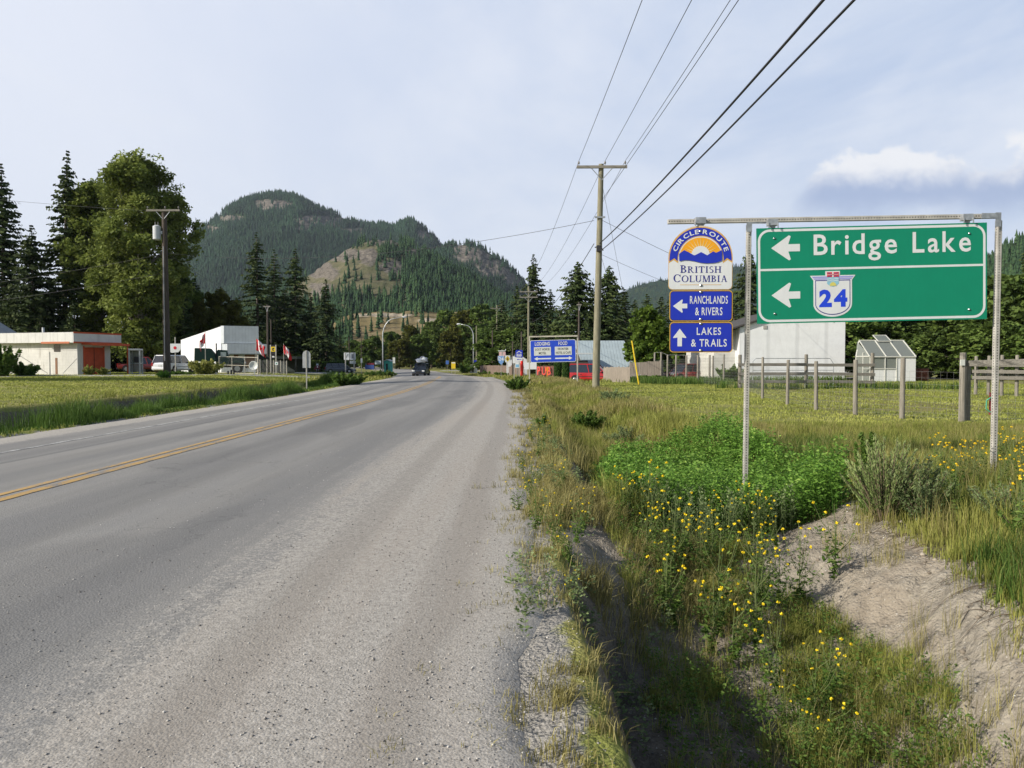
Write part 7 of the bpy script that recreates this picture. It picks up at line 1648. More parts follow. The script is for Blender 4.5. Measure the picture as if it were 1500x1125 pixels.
# dish, little boards, bollards
xs_ = X(371.5, 64.5); o = thing('satellite_dish', 'large pale dish standing on the ground behind the pipe gate', 'dish', (xs_, 64.6, h1(xs_, 64.6)))
vs = []; fs = []; R_ = .42
for i in range(7):
    for k in range(20): t_ = i / 6; a = k / 20 * 6.283; vs.append((R_ * t_ * math.cos(a), -.16 * (t_ * t_) , .85 + R_ * t_ * math.sin(a)))
for i in range(6):
    for k in range(20): fs.append((i * 20 + k, i * 20 + (k + 1) % 20, (i + 1) * 20 + (k + 1) % 20, (i + 1) * 20 + k))
m = MB(); m.add(vs, fs); ds_ = m.build('reflector', S_CREAM, o, smooth=True); ds_.modifiers.new('t', 'SOLIDIFY').thickness = .02
m = MB(); m.tube([(0, .1, -.1), (0, .1, .5), (0, .02, .85)], .04, 8); m.build('mast', M_GALV, o); m = MB(); m.tube([(0, -.1, .5), (.0, -.5, .8)], .015, 5); m.build('feed_arm', M_GALV, o)
xs_ = X(317, 62.5); o = thing('small_board', 'small leaning white board on the lawn edge below the green truck', 'board', (xs_, 62.5, h1(xs_, 62.5))); m = MB(); m.box((0, 0, .2), (.22, .03, .42), M=Matrix.Rotation(.35, 3, 'Y')); m.build('panel', S_WHITE, o); m = MB(); m.box((.02, .06, .12), (.03, .1, .24)); m.build('prop', M_SPOST, o)
bq = None
for k, px_ in enumerate((334, 338.5, 342.5)):
    xs_ = X(px_, 62.8); m = MB(); m.tube([(0, 0, -.1), (0, 0, .30 + .1 * (k == 1)), (0, 0, .36 + .1 * (k == 1))], [.07, .07, .03], 8); o = m.build('bollard', M_TRIM); o.location = (xs_, 62.8, h1(xs_, 62.8)); tag(o, ['left short black post at the lane edge by the pipe gate', 'tallest middle black post at the lane edge by the pipe gate', 'right short black post at the lane edge by the pipe gate'][k], 'post')
# ------------------------------------------------------------------ grasses and weeds
PAL = {
 'dry': [(.14, .125, .040), (.25, .225, .075), (.36, .32, .12), (.46, .41, .19)],
 'olive': [(.095, .118, .024), (.195, .225, .046), (.30, .305, .075), (.41, .39, .13)],
 'green': [(.034, .068, .012), (.065, .125, .020), (.110, .185, .034), (.18, .24, .055)],
 'lush': [(.034, .085, .012), (.085, .185, .026), (.165, .31, .048), (.30, .43, .090)],
 'lawn': [(.17, .20, .045), (.29, .32, .070), (.39, .40, .105), (.50, .47, .17)],
 'weed': [(.10, .15, .045), (.20, .28, .09), (.31, .39, .145), (.44, .48, .22)],
 'sage': [(.065, .098, .035), (.13, .185, .070), (.21, .27, .115), (.30, .34, .17)],
}
VM = {k: veg_mat(k + '_blades', v, trans=.35, rough=.6, objvar=0, posscale=1.2, posvar=.22) for k, v in PAL.items()}
def blades(x, y, h, wd, r, lean=.35, z=None, tint=None, bias=(0, 0)):
    k = len(x); z = H(x, y) if z is None else z
    a = r.random(k) * 6.283; l = h * lean * (r.random(k) * 1.2); fx, fy = np.cos(a) * l + bias[0] * h, np.sin(a) * l + bias[1] * h
    b = r.random(k) * 6.283; wx, wy = np.cos(b) * wd, np.sin(b) * wd
    V = np.empty((k, 5, 3))
    V[:, 0] = np.stack([x - wx, y - wy, z - .02], 1); V[:, 1] = np.stack([x + wx, y + wy, z - .02], 1)
    mx, my, mz = x + fx * .35, y + fy * .35, z + h * .6
    V[:, 2] = np.stack([mx + wx * .7, my + wy * .7, mz], 1); V[:, 3] = np.stack([mx - wx * .7, my - wy * .7, mz], 1)
    V[:, 4] = np.stack([x + fx, y + fy, z + h * (1 - .25 * lean)], 1)
    i = np.arange(k)[:, None] * 5
    t = r.random(k) if tint is None else tint
    return V.reshape(-1, 3), i + np.array([[0, 1, 2, 3]]), i + np.array([[3, 2, 4]]), np.repeat(t, 5)
class Veg:
    def __init__(s): s.V = []; s.Q = []; s.T = []; s.t = []; s.n = 0
    def add(s, V, Q, T, t):
        s.V.append(V); s.t.append(t)
        if Q is not None: s.Q.append(Q + s.n)
        if T is not None: s.T.append(T + s.n)
        s.n += len(V)
    def build(s, name, m_, parent=None):
        return np_mesh(name, np.concatenate(s.V), np.concatenate(s.Q) if s.Q else None, m_, parent, np.clip(np.concatenate(s.t), 0, 1), Ft=np.concatenate(s.T) if s.T else None)
def scatter(r, n, x0, x1, y0, y1, dens, ypow=1.0):
    x = x0 + (x1 - x0) * r.random(n); y = y0 + (y1 - y0) * r.random(n) ** ypow
    keep = r.random(n) < dens(x, y); return x[keep], y[keep]
def clump(x, y, s1=2.2, lo=.42, hi=.60, o=0): return ss(lo, hi, fbm(x * s1 + o, y * s1 + o, 3))
def tufts(r, x, y, k, rad):
    i = np.repeat(np.arange(len(x)), k); a = r.random(len(i)) * 6.283; d = rad * r.random(len(i)) ** .6
    return x[i] + np.cos(a) * d, y[i] + np.sin(a) * d
def U(x, y): return x - xcur(y)
r = np.random.default_rng(77)
def bankpos(y): return np.interp(y, [-5, 4.6, 6, 7.4, 8.6, 10.2, 12, 14, 18, 24, 40], [3.3, 3.45, 3.85, 4.15, 4.3, 4.9, 4.8, 4.2, 3.6, 3.0, 2.8])
def scarp_u(y): return np.interp(y, [-5, 3, 5, 6.5, 8, 11, 15, 24, 50], [.42, .38, .30, .22, .40, .72, .62, .45, .2])

# 1 ragged verge between gravel and scarp
g = Veg()
x, y = scatter(r, 4200, -.75, .75, 2.3, 52, lambda x, y: ss(-.60, .25, U(x, y) + .35 * (clump(x, y) - .5) + .12 * ss(7, 3.5, y)) * (.10 + .9 * clump(x, y, 1.6)) * (U(x, y) < scarp_u(y) + .1) * np.interp(y, [2, 6, 9, 20, 52], [.75, .7, .95, .9, .7]), 1.35)
xx, yy = tufts(r, x, y, 26, .075); g.add(*blades(xx, yy, .03 + .14 * r.random(len(xx)) ** 1.6 * np.interp(yy, [2, 6, 9, 20], [.55, .8, 1.3, 1.7]), .0022 + .0011 * yy / 10, r, .8))
tag(g.build('verge_grass', VM['dry']), 'short dry ragged grass on the gravel edge', 'grass', kind='stuff')
g = Veg()
x, y = scatter(r, 700, -.25, .7, 2.3, 12, lambda x, y: (U(x, y) < scarp_u(y) + .12) * (U(x, y) > scarp_u(y) - .32) * clump(x, y, 1.3, .46, .60, 5))
xx, yy = tufts(r, x, y, 34, .07); g.add(*blades(xx, yy, (.05 + .13 * r.random(len(xx))) * np.interp(yy, [2, 6, 9], [.9, 1, 1.5]), .0024, r, 1.1, bias=(.3, -.05)))
tag(g.build('edge_grass', VM['dry']), 'longer olive grass hanging over the ditch edge', 'grass', kind='stuff')
g = Veg()
x, y = scatter(r, 900, .1, 1.9, 5.5, 9.4, lambda x, y: clump(x, y, 1.4, .38, .58, 71))
xx, yy = tufts(r, x, y, 24, .08); g.add(*blades(xx, yy, .08 + .22 * r.random(len(xx)) ** 1.3, .0026, r, .7, bias=(.1, 0)))
tag(g.build('slope_grass', VM['dry']), 'yellowish grass on the slope below the gravel edge', 'grass', kind='stuff')
# 2 ditch beyond the green weeds
g = Veg()
x, y = scatter(r, 26000, .55, 5.0, 7.3, 56, lambda x, y: ((U(x, y) > scarp_u(y) + .15 + .25 * clump(x, y, 1, .4, .6, 9) * (y > 10)) * (U(x, y) < bankpos(y) + .6) * (y > 14) + (y <= 14) * (U(x, y) > scarp_u(y) + .5) * (U(x, y) < 1.5) * (y > 8.2)) * (.22 + .78 * clump(x, y, 1.2)), 1.2)
xx, yy = tufts(r, x, y, 11, .14); hh = (.12 + .34 * r.random(len(xx)) ** 1.3) * (.5 + 1.0 * fbm(xx * .9, yy * .5, 3)); g.add(*blades(xx, yy, hh, .003 + .00022 * yy, r, .45, tint=np.clip(.35 * r.random(len(xx)) + .75 * fbm(xx * .8 + 3, yy * .4, 3), 0, 1)))
tag(g.build('ditch_grass', VM['olive']), 'tall olive grass filling the far ditch', 'grass', kind='stuff')
g = Veg()
x, y = scatter(r, 11000, .5, 5.0, 9, 56, lambda x, y: (U(x, y) > scarp_u(y) + .2) * (U(x, y) < bankpos(y) + 1.2) * ((y > 13.5) | (U(x, y) < 1.1)) * clump(x, y, .8, .48, .6, 30), 1.1)
xx, yy = tufts(r, x, y, 12, .12); g.add(*blades(xx, yy, .15 + .42 * r.random(len(xx)), .0028 + .0002 * yy, r, .4))
tag(g.build('ditch_straw', VM['dry']), 'straw-coloured seed heads among the ditch grass', 'grass', kind='stuff')
# 3 tall grass on the right bank top
g = Veg()
x, y = scatter(r, 34000, 3.0, 13.5, 1.5, 19, lambda x, y: (U(x, y) > bankpos(y) - .28 + .25 * (fbm(x * 2, y * 2, 2) - .5)) * np.interp(y, [4, 9, 13, 19], [1, 1, .75, .3]) * (.45 + .55 * clump(x, y, .9, .35, .55)))
xx, yy = tufts(r, x, y, 14, .10); hh = (.12 + .38 * r.random(len(xx)) ** 1.4) * np.interp(yy, [4, 6.5, 10, 14, 19], [.75, .9, 1.05, .7, .35]) * (.45 + 1.0 * fbm(xx * 1.6, yy * 1.6, 3)) * (.35 + .65 * ss(-.3, .55, U(xx, yy) - bankpos(yy))); g.add(*blades(xx, yy, hh, .0030 + .0001 * yy, r, .30, tint=np.clip(.45 * r.random(len(xx)) + .55 * fbm(xx * .7, yy * .7 + 4, 3) - .03, 0, 1)))
tag(g.build('bank_grass', VM['olive']), 'tall yellow-green grass along the right bank top', 'grass', kind='stuff')
g = Veg()
x, y = scatter(r, 10500, 3.2, 14, 1.5, 18, lambda x, y: (U(x, y) > bankpos(y) - .1) * clump(x, y, 1.1, .38, .55, 50))
xx, yy = tufts(r, x, y, 12, .10); g.add(*blades(xx, yy, (.20 + .36 * r.random(len(xx))) * np.interp(yy, [4, 10, 18], [1, 1, .4]), .0028, r, .25))
tag(g.build('bank_straw', VM['dry']), 'ripe straw stems in the bank grass', 'grass', kind='stuff')
g = Veg()
x, y = scatter(r, 6000, 3.3, 12, 4.2, 14, lambda x, y: (U(x, y) > bankpos(y) - .15) * clump(x, y, 1.2, .44, .56, 90))
xx, yy = tufts(r, x, y, 16, .12); g.add(*blades(xx, yy, .15 + .30 * r.random(len(xx)), .0035, r, .5))
tag(g.build('bank_weeds', VM['green']), 'greener leafy weeds in the bank grass', 'grass', kind='stuff')
# 4 mown paddock and lawn
g = Veg()
x, y = scatter(r, 60000, 2.8, 34, 14, 62, lambda x, y: (U(x, y) > bankpos(y) + .1) * (.3 + .7 * clump(x, y, .5, .35, .6, 11)) * (x < y * .78 + 2), 1.3)
xx, yy = tufts(r, x, y, 4, .10); g.add(*blades(xx, yy, .03 + .07 * r.random(len(xx)) ** 1.5, .0045 + .0004 * yy, r, .8, tint=np.clip(.22 * r.random(len(xx)) + .7 * fbm(xx * .25, yy * .25 + 4, 3) - .06, 0, 1)))
tag(g.build('paddock_grass', VM['lawn']), 'short mown grass of the right paddock', 'grass', kind='stuff')
g = Veg()
x, y = scatter(r, 5000, 8, 26, 40, 61, lambda x, y: (np.abs(y - 41) < .5) * (x > 11) + (np.abs(y - 59) < 1.2) * .8 + (y > 48) * (x < 14) * .8)
xx, yy = tufts(r, x, y, 10, .2); g.add(*blades(xx, yy, .15 + .5 * r.random(len(xx)), .014, r, .4))
tag(g.build('fence_weeds', VM['green']), 'green weeds along the barn and fence feet', 'grass', kind='stuff')
# 5 left ditch and lawn
g = Veg()
x, y = scatter(r, 26000, -19, -11.4, 11, 52, lambda x, y: ((-U(x, y) > 11.55 + .2 * fbm(x, y, 2)) * (-U(x, y) < 14.4)) * (.35 + .65 * clump(x, y, .5, .4, .6)), .9)
xx, yy = tufts(r, x, y, 9, .13); ul = -U(xx, yy); hh = (.14 + .55 * r.random(len(xx)) ** 1.3) * ss(11.4, 12.6, ul) * (.25 + .75 * ss(14.0, 12.9, ul)) * (.3 + 1.4 * clump(xx, yy, .35, .42, .58, 3)) + .05; g.add(*blades(xx, yy, hh, .006 + .00012 * yy, r, .35, tint=np.clip(.4 * r.random(len(xx)) + .55 * fbm(xx * .5, yy * .5, 3), 0, 1)))
tag(g.build('ditch_weeds', VM['green']), 'tall green weeds in the left roadside ditch', 'grass', kind='stuff')
g = Veg()
x, y = scatter(r, 90000, -62, -11.5, 13, 74, lambda x, y: ((-U(x, y) > 15.0) * (-x < y * .80 + 1) + (-U(x, y) < 13) * (-U(x, y) > 11.45) * 1.0) * (.3 + .7 * clump(x, y, .3, .35, .6)), 1.0)
xx, yy = tufts(r, x, y, 4, .14); ul = -U(xx, yy); g.add(*blades(xx, yy, .04 + .07 * r.random(len(xx)) ** 1.5, .008 + .0004 * yy, r, .8, tint=np.clip(.22 * r.random(len(xx)) + .7 * fbm(xx * .15, yy * .15 + 4, 3) - .06, 0, 1)))
tag(g.build('lawn_grass', VM['lawn']), 'short yellowish grass of the left lawn', 'grass', kind='stuff')
g = Veg()
x, y = scatter(r, 5000, -30, -13.5, 14, 52, lambda x, y: (-U(x, y) > 14.3) * (-U(x, y) < 15.6) * clump(x, y, .5, .4, .6, 7))
xx, yy = tufts(r, x, y, 12, .16); g.add(*blades(xx, yy, .10 + .3 * r.random(len(xx)), .008, r, .6, bias=(.3, 0)))
tag(g.build('bank_fringe', VM['olive']), 'shaggy grass fringe on the left ditch bank', 'grass', kind='stuff')
# far verges along the bend
g = Veg()
x, y = scatter(r, 9000, -32, 14, 52, 125, lambda x, y: ((U(x, y) > .3) * (U(x, y) < 9) + (-U(x, y) > 11.7) * (-U(x, y) < 17) * .9) * (.4 + .6 * clump(x, y, .4)))
xx, yy = tufts(r, x, y, 9, .3); g.add(*blades(xx, yy, .10 + .4 * r.random(len(xx)) ** 1.5, .028, r, .6))
tag(g.build('far_verge_grass', VM['olive']), 'grass on the verges round the bend', 'grass', kind='stuff')
# 6 lush weed bed
def leafy(r, x, y, h, nl, ls, z=None, spread=.10, up=.35):
    """stems with leaves spread over their upper part"""
    z = H(x, y) if z is None else z; i = np.repeat(np.arange(len(x)), nl); k = len(i); t = r.random(k) ** .75
    a = r.random(k) * 6.283; d = spread * (.3 + .7 * r.random(k)) * (1.15 - .55 * t)
    c = np.stack([x[i] + np.cos(a) * d, y[i] + np.sin(a) * d, z[i] + h[i] * (.12 + .88 * t)], 1)
    out = np.stack([np.cos(a), np.sin(a), up + .5 * (r.random(k) - .5)], 1); out /= np.linalg.norm(out, axis=1, keepdims=True)
    sd = np.cross(out, rand_unit(r, k)); sd /= np.linalg.norm(sd, axis=1, keepdims=True)
    s = ls * (.55 + .8 * r.random((k, 1)))
    V = np.empty((k, 4, 3)); V[:, 0] = c - out * s; V[:, 1] = c + sd * s * .5; V[:, 2] = c + out * s; V[:, 3] = c - sd * s * .5
    return V.reshape(-1, 3), np.arange(k * 4).reshape(-1, 4), None, np.repeat(np.clip(.15 + .55 * t * r.random(k) + .35 * r.random(k), 0, 1), 4)
def in_bed(x, y):
    xl = np.interp(y, [8.5, 9.4, 11, 13, 15.6], [1.35, 1.02, 1.12, 1.45, 2.1]); xr = np.interp(y, [8.9, 9.6, 10.5, 12, 14, 15.6], [4.0, 4.35, 4.3, 4.3, 4.4, 4.1])
    n = (fbm(x * 1.8, y * 1.8, 3) - .5) * .5; return (x > xl + n) * (x < xr + n) * (y > 8.7 + n) * (y < 15.3)
g = Veg(); x, y = scatter(r, 4200, 1, 5.0, 8.3, 15.6, lambda x, y: in_bed(x, y) * 1.0)
top = np.interp(y, [8.6, 10, 12, 15.4], [.70, .76, .62, .50]) * (.45 + .55 * fbm(x * 2.3, y * 2.3, 3) + .50 * r.random(len(x)) ** 1.5) * np.where(x > 3.4, 1.0, .92); g.add(*leafy(r, x, y, top, 40, .025, spread=.12))
zz = H(x, y); V_, Q_, T_, t_ = blades(x, y, top * .95, np.full(len(x), .004), r, .15, zz); g.add(V_, Q_, T_, t_ * .4)
tag(g.build('green_weeds', VM['lush']), 'dense bed of bright green leafy weeds in the ditch below the signs', 'weeds', kind='stuff')
# sage green spikes before the bed
g = Veg(); x, y = scatter(r, 560, 1.35, 3.9, 7.9, 9.2, lambda x, y: (.25 + .75 * clump(x, y, 2.2)) * (y > 8.0 + .5 * (x > 2.9)) * (U(x, y) < bankpos(y) - .9))
hs_ = .28 + .36 * r.random(len(x)); g.add(*leafy(r, x, y, hs_, 34, .016, spread=.035, up=.9)); V_, Q_, T_, t_ = blades(x, y, hs_, np.full(len(x), .004), r, .15); g.add(V_, Q_, T_, t_)
tag(g.build('wormwood_stems', VM['sage']), 'grey-green upright weeds in front of the bright green bed', 'weeds', kind='stuff')
# 7 ditch floor seedlings, bottom right
g = Veg(); x, y = scatter(r, 5200, .9, 3.5, 2.6, 8.4, lambda x, y: (U(x, y) > scarp_u(y) + .45) * (U(x, y) < np.interp(y, [2, 4, 5, 6.5, 8.4], [2.4, 2.6, 2.85, 2.7, 2.3]) ) * (.15 + .85 * clump(x, y, 1.7, .40, .56, 2)) * np.where(x < 1.7, np.interp(y, [3, 5.5, 7], [.25, .4, .8]), 1.0))
xx, yy = tufts(r, x, y, 22, .06); g.add(*blades(xx, yy, .05 + .20 * r.random(len(xx)) ** 1.4, .0021, r, .7, tint=np.clip(.6 * r.random(len(xx)) + .4 * fbm(xx * 2, yy * 2, 3), 0, 1)))
tag(g.build('ditch_seedlings', VM['olive']), 'fine grass and seedlings on the sandy ditch floor', 'grass', kind='stuff')
g = Veg(); x, y = scatter(r, 1500, .9, 3.3, 2.6, 8.2, lambda x, y: (U(x, y) > scarp_u(y) + .35) * (U(x, y) < 2.7) * clump(x, y, 1.4, .46, .58, 60))
g.add(*leafy(r, x, y, .10 + .22 * r.random(len(x)), 26, .013, spread=.05)); 
tag(g.build('ditch_herbs', VM['green']), 'small dark green herbs on the ditch floor', 'weeds', kind='stuff')
g = Veg(); x, y = scatter(r, 420, 1.0, 4.0, 2.6, 8.6, lambda x, y: (U(x, y) > scarp_u(y) + .5) * (U(x, y) < bankpos(y) - .2) * clump(x, y, 1.7, .46, .6, 14))
xx, yy = tufts(r, x, y, 24, .07); g.add(*blades(xx, yy, .10 + .26 * r.random(len(xx)), .0016, r, .5)); tag(g.build('ditch_dry_stems', VM['dry']), 'thin dry stems on the ditch floor', 'grass', kind='stuff')
# weeds at the scarp rim
g = Veg(); x, y = scatter(r, 1100, -.3, 1.6, 4.2, 20, lambda x, y: (U(x, y) < scarp_u(y) + .55 + .6 * (y > 5.5) * (y < 9.5)) * (U(x, y) > scarp_u(y) - .45) * clump(x, y, 1.5, .42, .56, 33), 1.3)
g.add(*leafy(r, x, y, .10 + .22 * r.random(len(x)), 26, .015, spread=.05)); tag(g.build('rim_weeds', VM['sage']), 'grey-green weeds on the ditch rim', 'weeds', kind='stuff')

# 8 bushes with a shape of their own
M_STEM = mat('weed_stem', (.12, .15, .05), .8); M_STEMB = mat('bush_stem', (.14, .11, .07), .9)
def bush(name, label, x, y, R_, h_, n, ls, pal, seed, cat='shrub', group=None, narrow=.5, stems=14, spike=0, air=1.0):
    r = np.random.default_rng(seed); b0 = h1(x, y); o = thing(name, label, cat, (x, y, b0), 0, group)
    m = MB(); tips = []
    for k in range(stems):
        a = r.random() * 6.283; q = R_ * (.25 + .8 * r.random()); hh = h_ * (.6 + .42 * r.random()) * (1.05 - .35 * q / R_)
        tip = np.array([math.cos(a) * q, math.sin(a) * q, hh]); m.tube([(0 + tip[0] * .1, tip[1] * .1, -.05), (tip[0] * .5, tip[1] * .5, hh * .5), tuple(tip)], [.010, .007, .003], 4, cap=False); tips.append(tip)
    m.build('stems', M_STEMB, o); tips = np.array(tips); i = r.integers(0, stems, n); t = .15 + .87 * r.random(n) ** .8
    c = tips[i] * np.stack([.1 + .9 * t, .1 + .9 * t, t], 1) + rand_unit(r, n) * (R_ * .20 * air) * (1.15 - .7 * t[:, None]) * r.random((n, 1)) ** .5
    dirv = tips[i] / np.linalg.norm(tips[i], axis=1, keepdims=True) * .7 + rand_unit(r, n) * (.75 * air); dirv /= np.linalg.norm(dirv, axis=1, keepdims=True)
    sd = np.cross(dirv, rand_unit(r, n)); sd /= np.linalg.norm(sd, axis=1, keepdims=True); s = ls * (.5 + .9 * r.random((n, 1)))
    V = np.empty((n, 4, 3)); V[:, 0] = c - dirv * s; V[:, 1] = c + sd * s * narrow; V[:, 2] = c + dirv * s; V[:, 3] = c - sd * s * narrow
    np_mesh('foliage', V.reshape(-1, 3), np.arange(n * 4).reshape(-1, 4), VM[pal], o, np.repeat(np.clip(.1 + .5 * t + .4 * (r.random(n) - .3), 0, 1), 4)); return o
bush('sage_bush', 'large grey-green bushy weed on the bank top left of the right sign post', 3.95, 7.85, .46, 1.0, 9000, .021, 'weed', 1, narrow=.22, stems=70, air=.45)
bush('sage_bush', 'smaller grey-green weed leaning over the bare bank beside the large one', 4.25, 7.6, .34, .80, 5200, .019, 'sage', 2, narrow=.3, stems=26)
bush('tall_weed', 'tall thin dark green weed poking above the grey-green bush', 3.95, 8.25, .17, 1.22, 2200, .030, 'green', 3, narrow=.45, stems=9)
bush('sage_bush', 'grey-green weed hanging at the top of the bare bank further right', 4.95, 7.3, .36, .55, 3600, .017, 'sage', 4, narrow=.3, stems=22)
bush('leafy_weed', 'leafy yellow-green weed clump at the right border above the bare bank', 4.55, 6.35, .28, .52, 3000, .020, 'green', 5, narrow=.3, stems=24)
bush('leafy_weed', 'bright green ferny bush in the ditch beside the pole base', X(860, 21), 21, .55, .80, 5200, .040, 'green', 6, stems=30)
bush('sage_bush', 'pale grey-green bush right of the ferny one in the far ditch', X(918, 17.5), 17.5, .60, .62, 5200, .028, 'sage', 7, stems=30, narrow=.3)
bush('sage_bush', 'second pale bush close to the near power pole', X(900, 25), 25, .6, .75, 3600, .040, 'sage', 8, stems=26, narrow=.3)
bush('leafy_weed', 'dark green bush at the far gravel edge before the lodging board', X(758, 40), 40, .75, .85, 4600, .06, 'green', 9, stems=30)
bush('leafy_weed', 'low green bush behind the dark gravel-edge bush', X(786, 43), 43, .8, .6, 3600, .06, 'olive', 10, stems=26)
bush('leafy_weed', 'broad leafy plant on the ditch rim near the road edge', X(793, 17.5), 17.5, .22, .30, 700, .05, 'green', 11, stems=12)
bush('leafy_weed', 'thick green bush at the end of the left ditch beside the back of the sign', X(500, 49), 49, 1.1, 1.0, 6000, .07, 'green', 12, stems=40)
bush('leafy_weed', 'second green bush at the left ditch end nearer the junction', X(520, 50), 50, .8, .85, 3600, .07, 'green', 13, stems=30)
bush('leafy_weed', 'green grass tuft round the foot of the left power pole', x6, 48.6, .55, .55, 3000, .07, 'lush', 14, stems=40, narrow=.2)
bush('leafy_weed', 'tall weeds under the maple along the board fence', X(950, 57.5), 57.5, 1.6, .6, 4200, .09, 'green', 15, stems=40)
bush('leafy_weed', 'weeds at the left corner of the white barn', X(1070, 56), 56, 1.3, 1.4, 5200, .09, 'green', 16, stems=36)
bush('leafy_weed', 'bushy weeds behind the white estate car', X(300, 61.5), 61.5, 1.5, 1.5, 5200, .10, 'olive', 17, stems=36)
bush('leafy_weed', 'low dark weeds under the white estate car', X(262, 61), 61, 1.2, .30, 2200, .07, 'green', 18, stems=40)
bush('leafy_weed', 'left weed clump growing before the red door', X(130, 58.5), 58.5, .5, .95, 2000, .08, 'olive', 19, stems=20)
bush('leafy_weed', 'right weed clump growing before the red door', X(150, 59.5), 59.5, .6, .75, 2000, .08, 'olive', 20, stems=20)
bush('dark_bush', 'dark bush filling the left border in front of the low building', X(4, 54), 54, 1.5, 2.6, 9000, .11, 'green', 21, stems=50)
bush('dark_bush', 'low dark bush right of the left border bush', X(38, 55.5), 55.5, 1.4, 1.1, 6000, .10, 'green', 22, stems=40)
bush('leafy_weed', 'yellow-green shrub among the flagpoles left of the minivan', X(425, 98), 98, 1.6, 1.5, 4000, .13, 'olive', 23, stems=30)
for k, (px, D, R_, h_, lb_) in enumerate([(562, 92, 1.6, .9, 'green shrub at the foot of the left street lamp'), (548, 84, 1.4, .7, 'low shrub between the minivan and the left street lamp'), (718, 108, 1.8, .8, 'low shrub before the brown board fence'), (735, 98, 1.2, .6, 'small shrub by the blue route marker'), (680, 140, 2.0, 2.1, 'dark bush between the yellow board and the right street lamp')]):
    bush('verge_shrub', lb_, X(px, D), D, R_, h_, 3200, .12, 'green', 30 + k, stems=26)
# clipped hedges behind the minivan
for k, (a_, b_, D, h_) in enumerate([(427, 466, 124, 1.9), (472, 508, 125, 1.75)]):
    x0 = X(a_, D); x1 = X(b_, D); bz = h1(x0, D); n = 16000; rr_ = np.random.default_rng(60 + k)
    o = thing('clipped_hedge', ['left block of dark clipped hedge behind the motorcycle', 'right block of clipped hedge behind the minivan'][k], 'hedge', (x0, D, bz))
    m = MB(); [m.tube([((x1 - x0) * t_, .6, -.1), ((x1 - x0) * t_ + .1, .6, h_ * .8)], .05, 5) for t_ in (.1, .35, .6, .9)]; m.build('stems', M_STEMB, o)
    P_ = rr_.random((n, 3)) * np.array([x1 - x0, 1.2, h_]); f_ = rr_.integers(0, 3, n); P_[f_ == 0, 1] *= .15; P_[f_ == 1, 2] = h_ * (.93 + .1 * rr_.random((f_ == 1).sum())); P_ += rr_.normal(size=(n, 3)) * .05
    V, Fq, ti = quads_at(P_, rand_unit(rr_, n) * .07, rand_unit(rr_, n) * .06, rr_.random(n)); np_mesh('foliage', V, Fq, M_CEDAR if k else M_BROAD, o, ti)
# understory along the wood edges so no daylight shows below the crowns
def thicket(label, pxs, D, h_, seed, m_=None):
    for k, px in enumerate(pxs):
        x_ = X(px, D); s = h_ * (.8 + .4 * RNG.random()); o = dup(ph[(k + seed) % 3], (x_, D + RNG.uniform(-2, 2), h1(x_, D)), RNG.random() * 6, label, 'undergrowth trees at the wood edge', (s / 3.6, s / 3.6, s / 6.0)); o.name = 'undergrowth_tree'; o['category'] = 'tree'
thicket('dark low tree in the undergrowth behind the left buildings', [-50, -15, 18, 52, 86, 120, 160, 200, 235, 268, 300, 335, 362], 106, 5.2, 0)
thicket('dark low tree in the undergrowth behind the minivan hedges', [385, 410, 436, 462, 488], 142, 5.0, 1)
thicket('dark low tree in the undergrowth between the lodging board and the barn', [745, 770, 795, 820, 845, 872, 900, 928, 956, 985, 1012, 1040, 1068], 120, 6.0, 2)
thicket('low tree in the undergrowth across the road bend', [505, 530, 556, 582, 608, 634, 660, 686, 712, 738], 262, 6.0, 1)

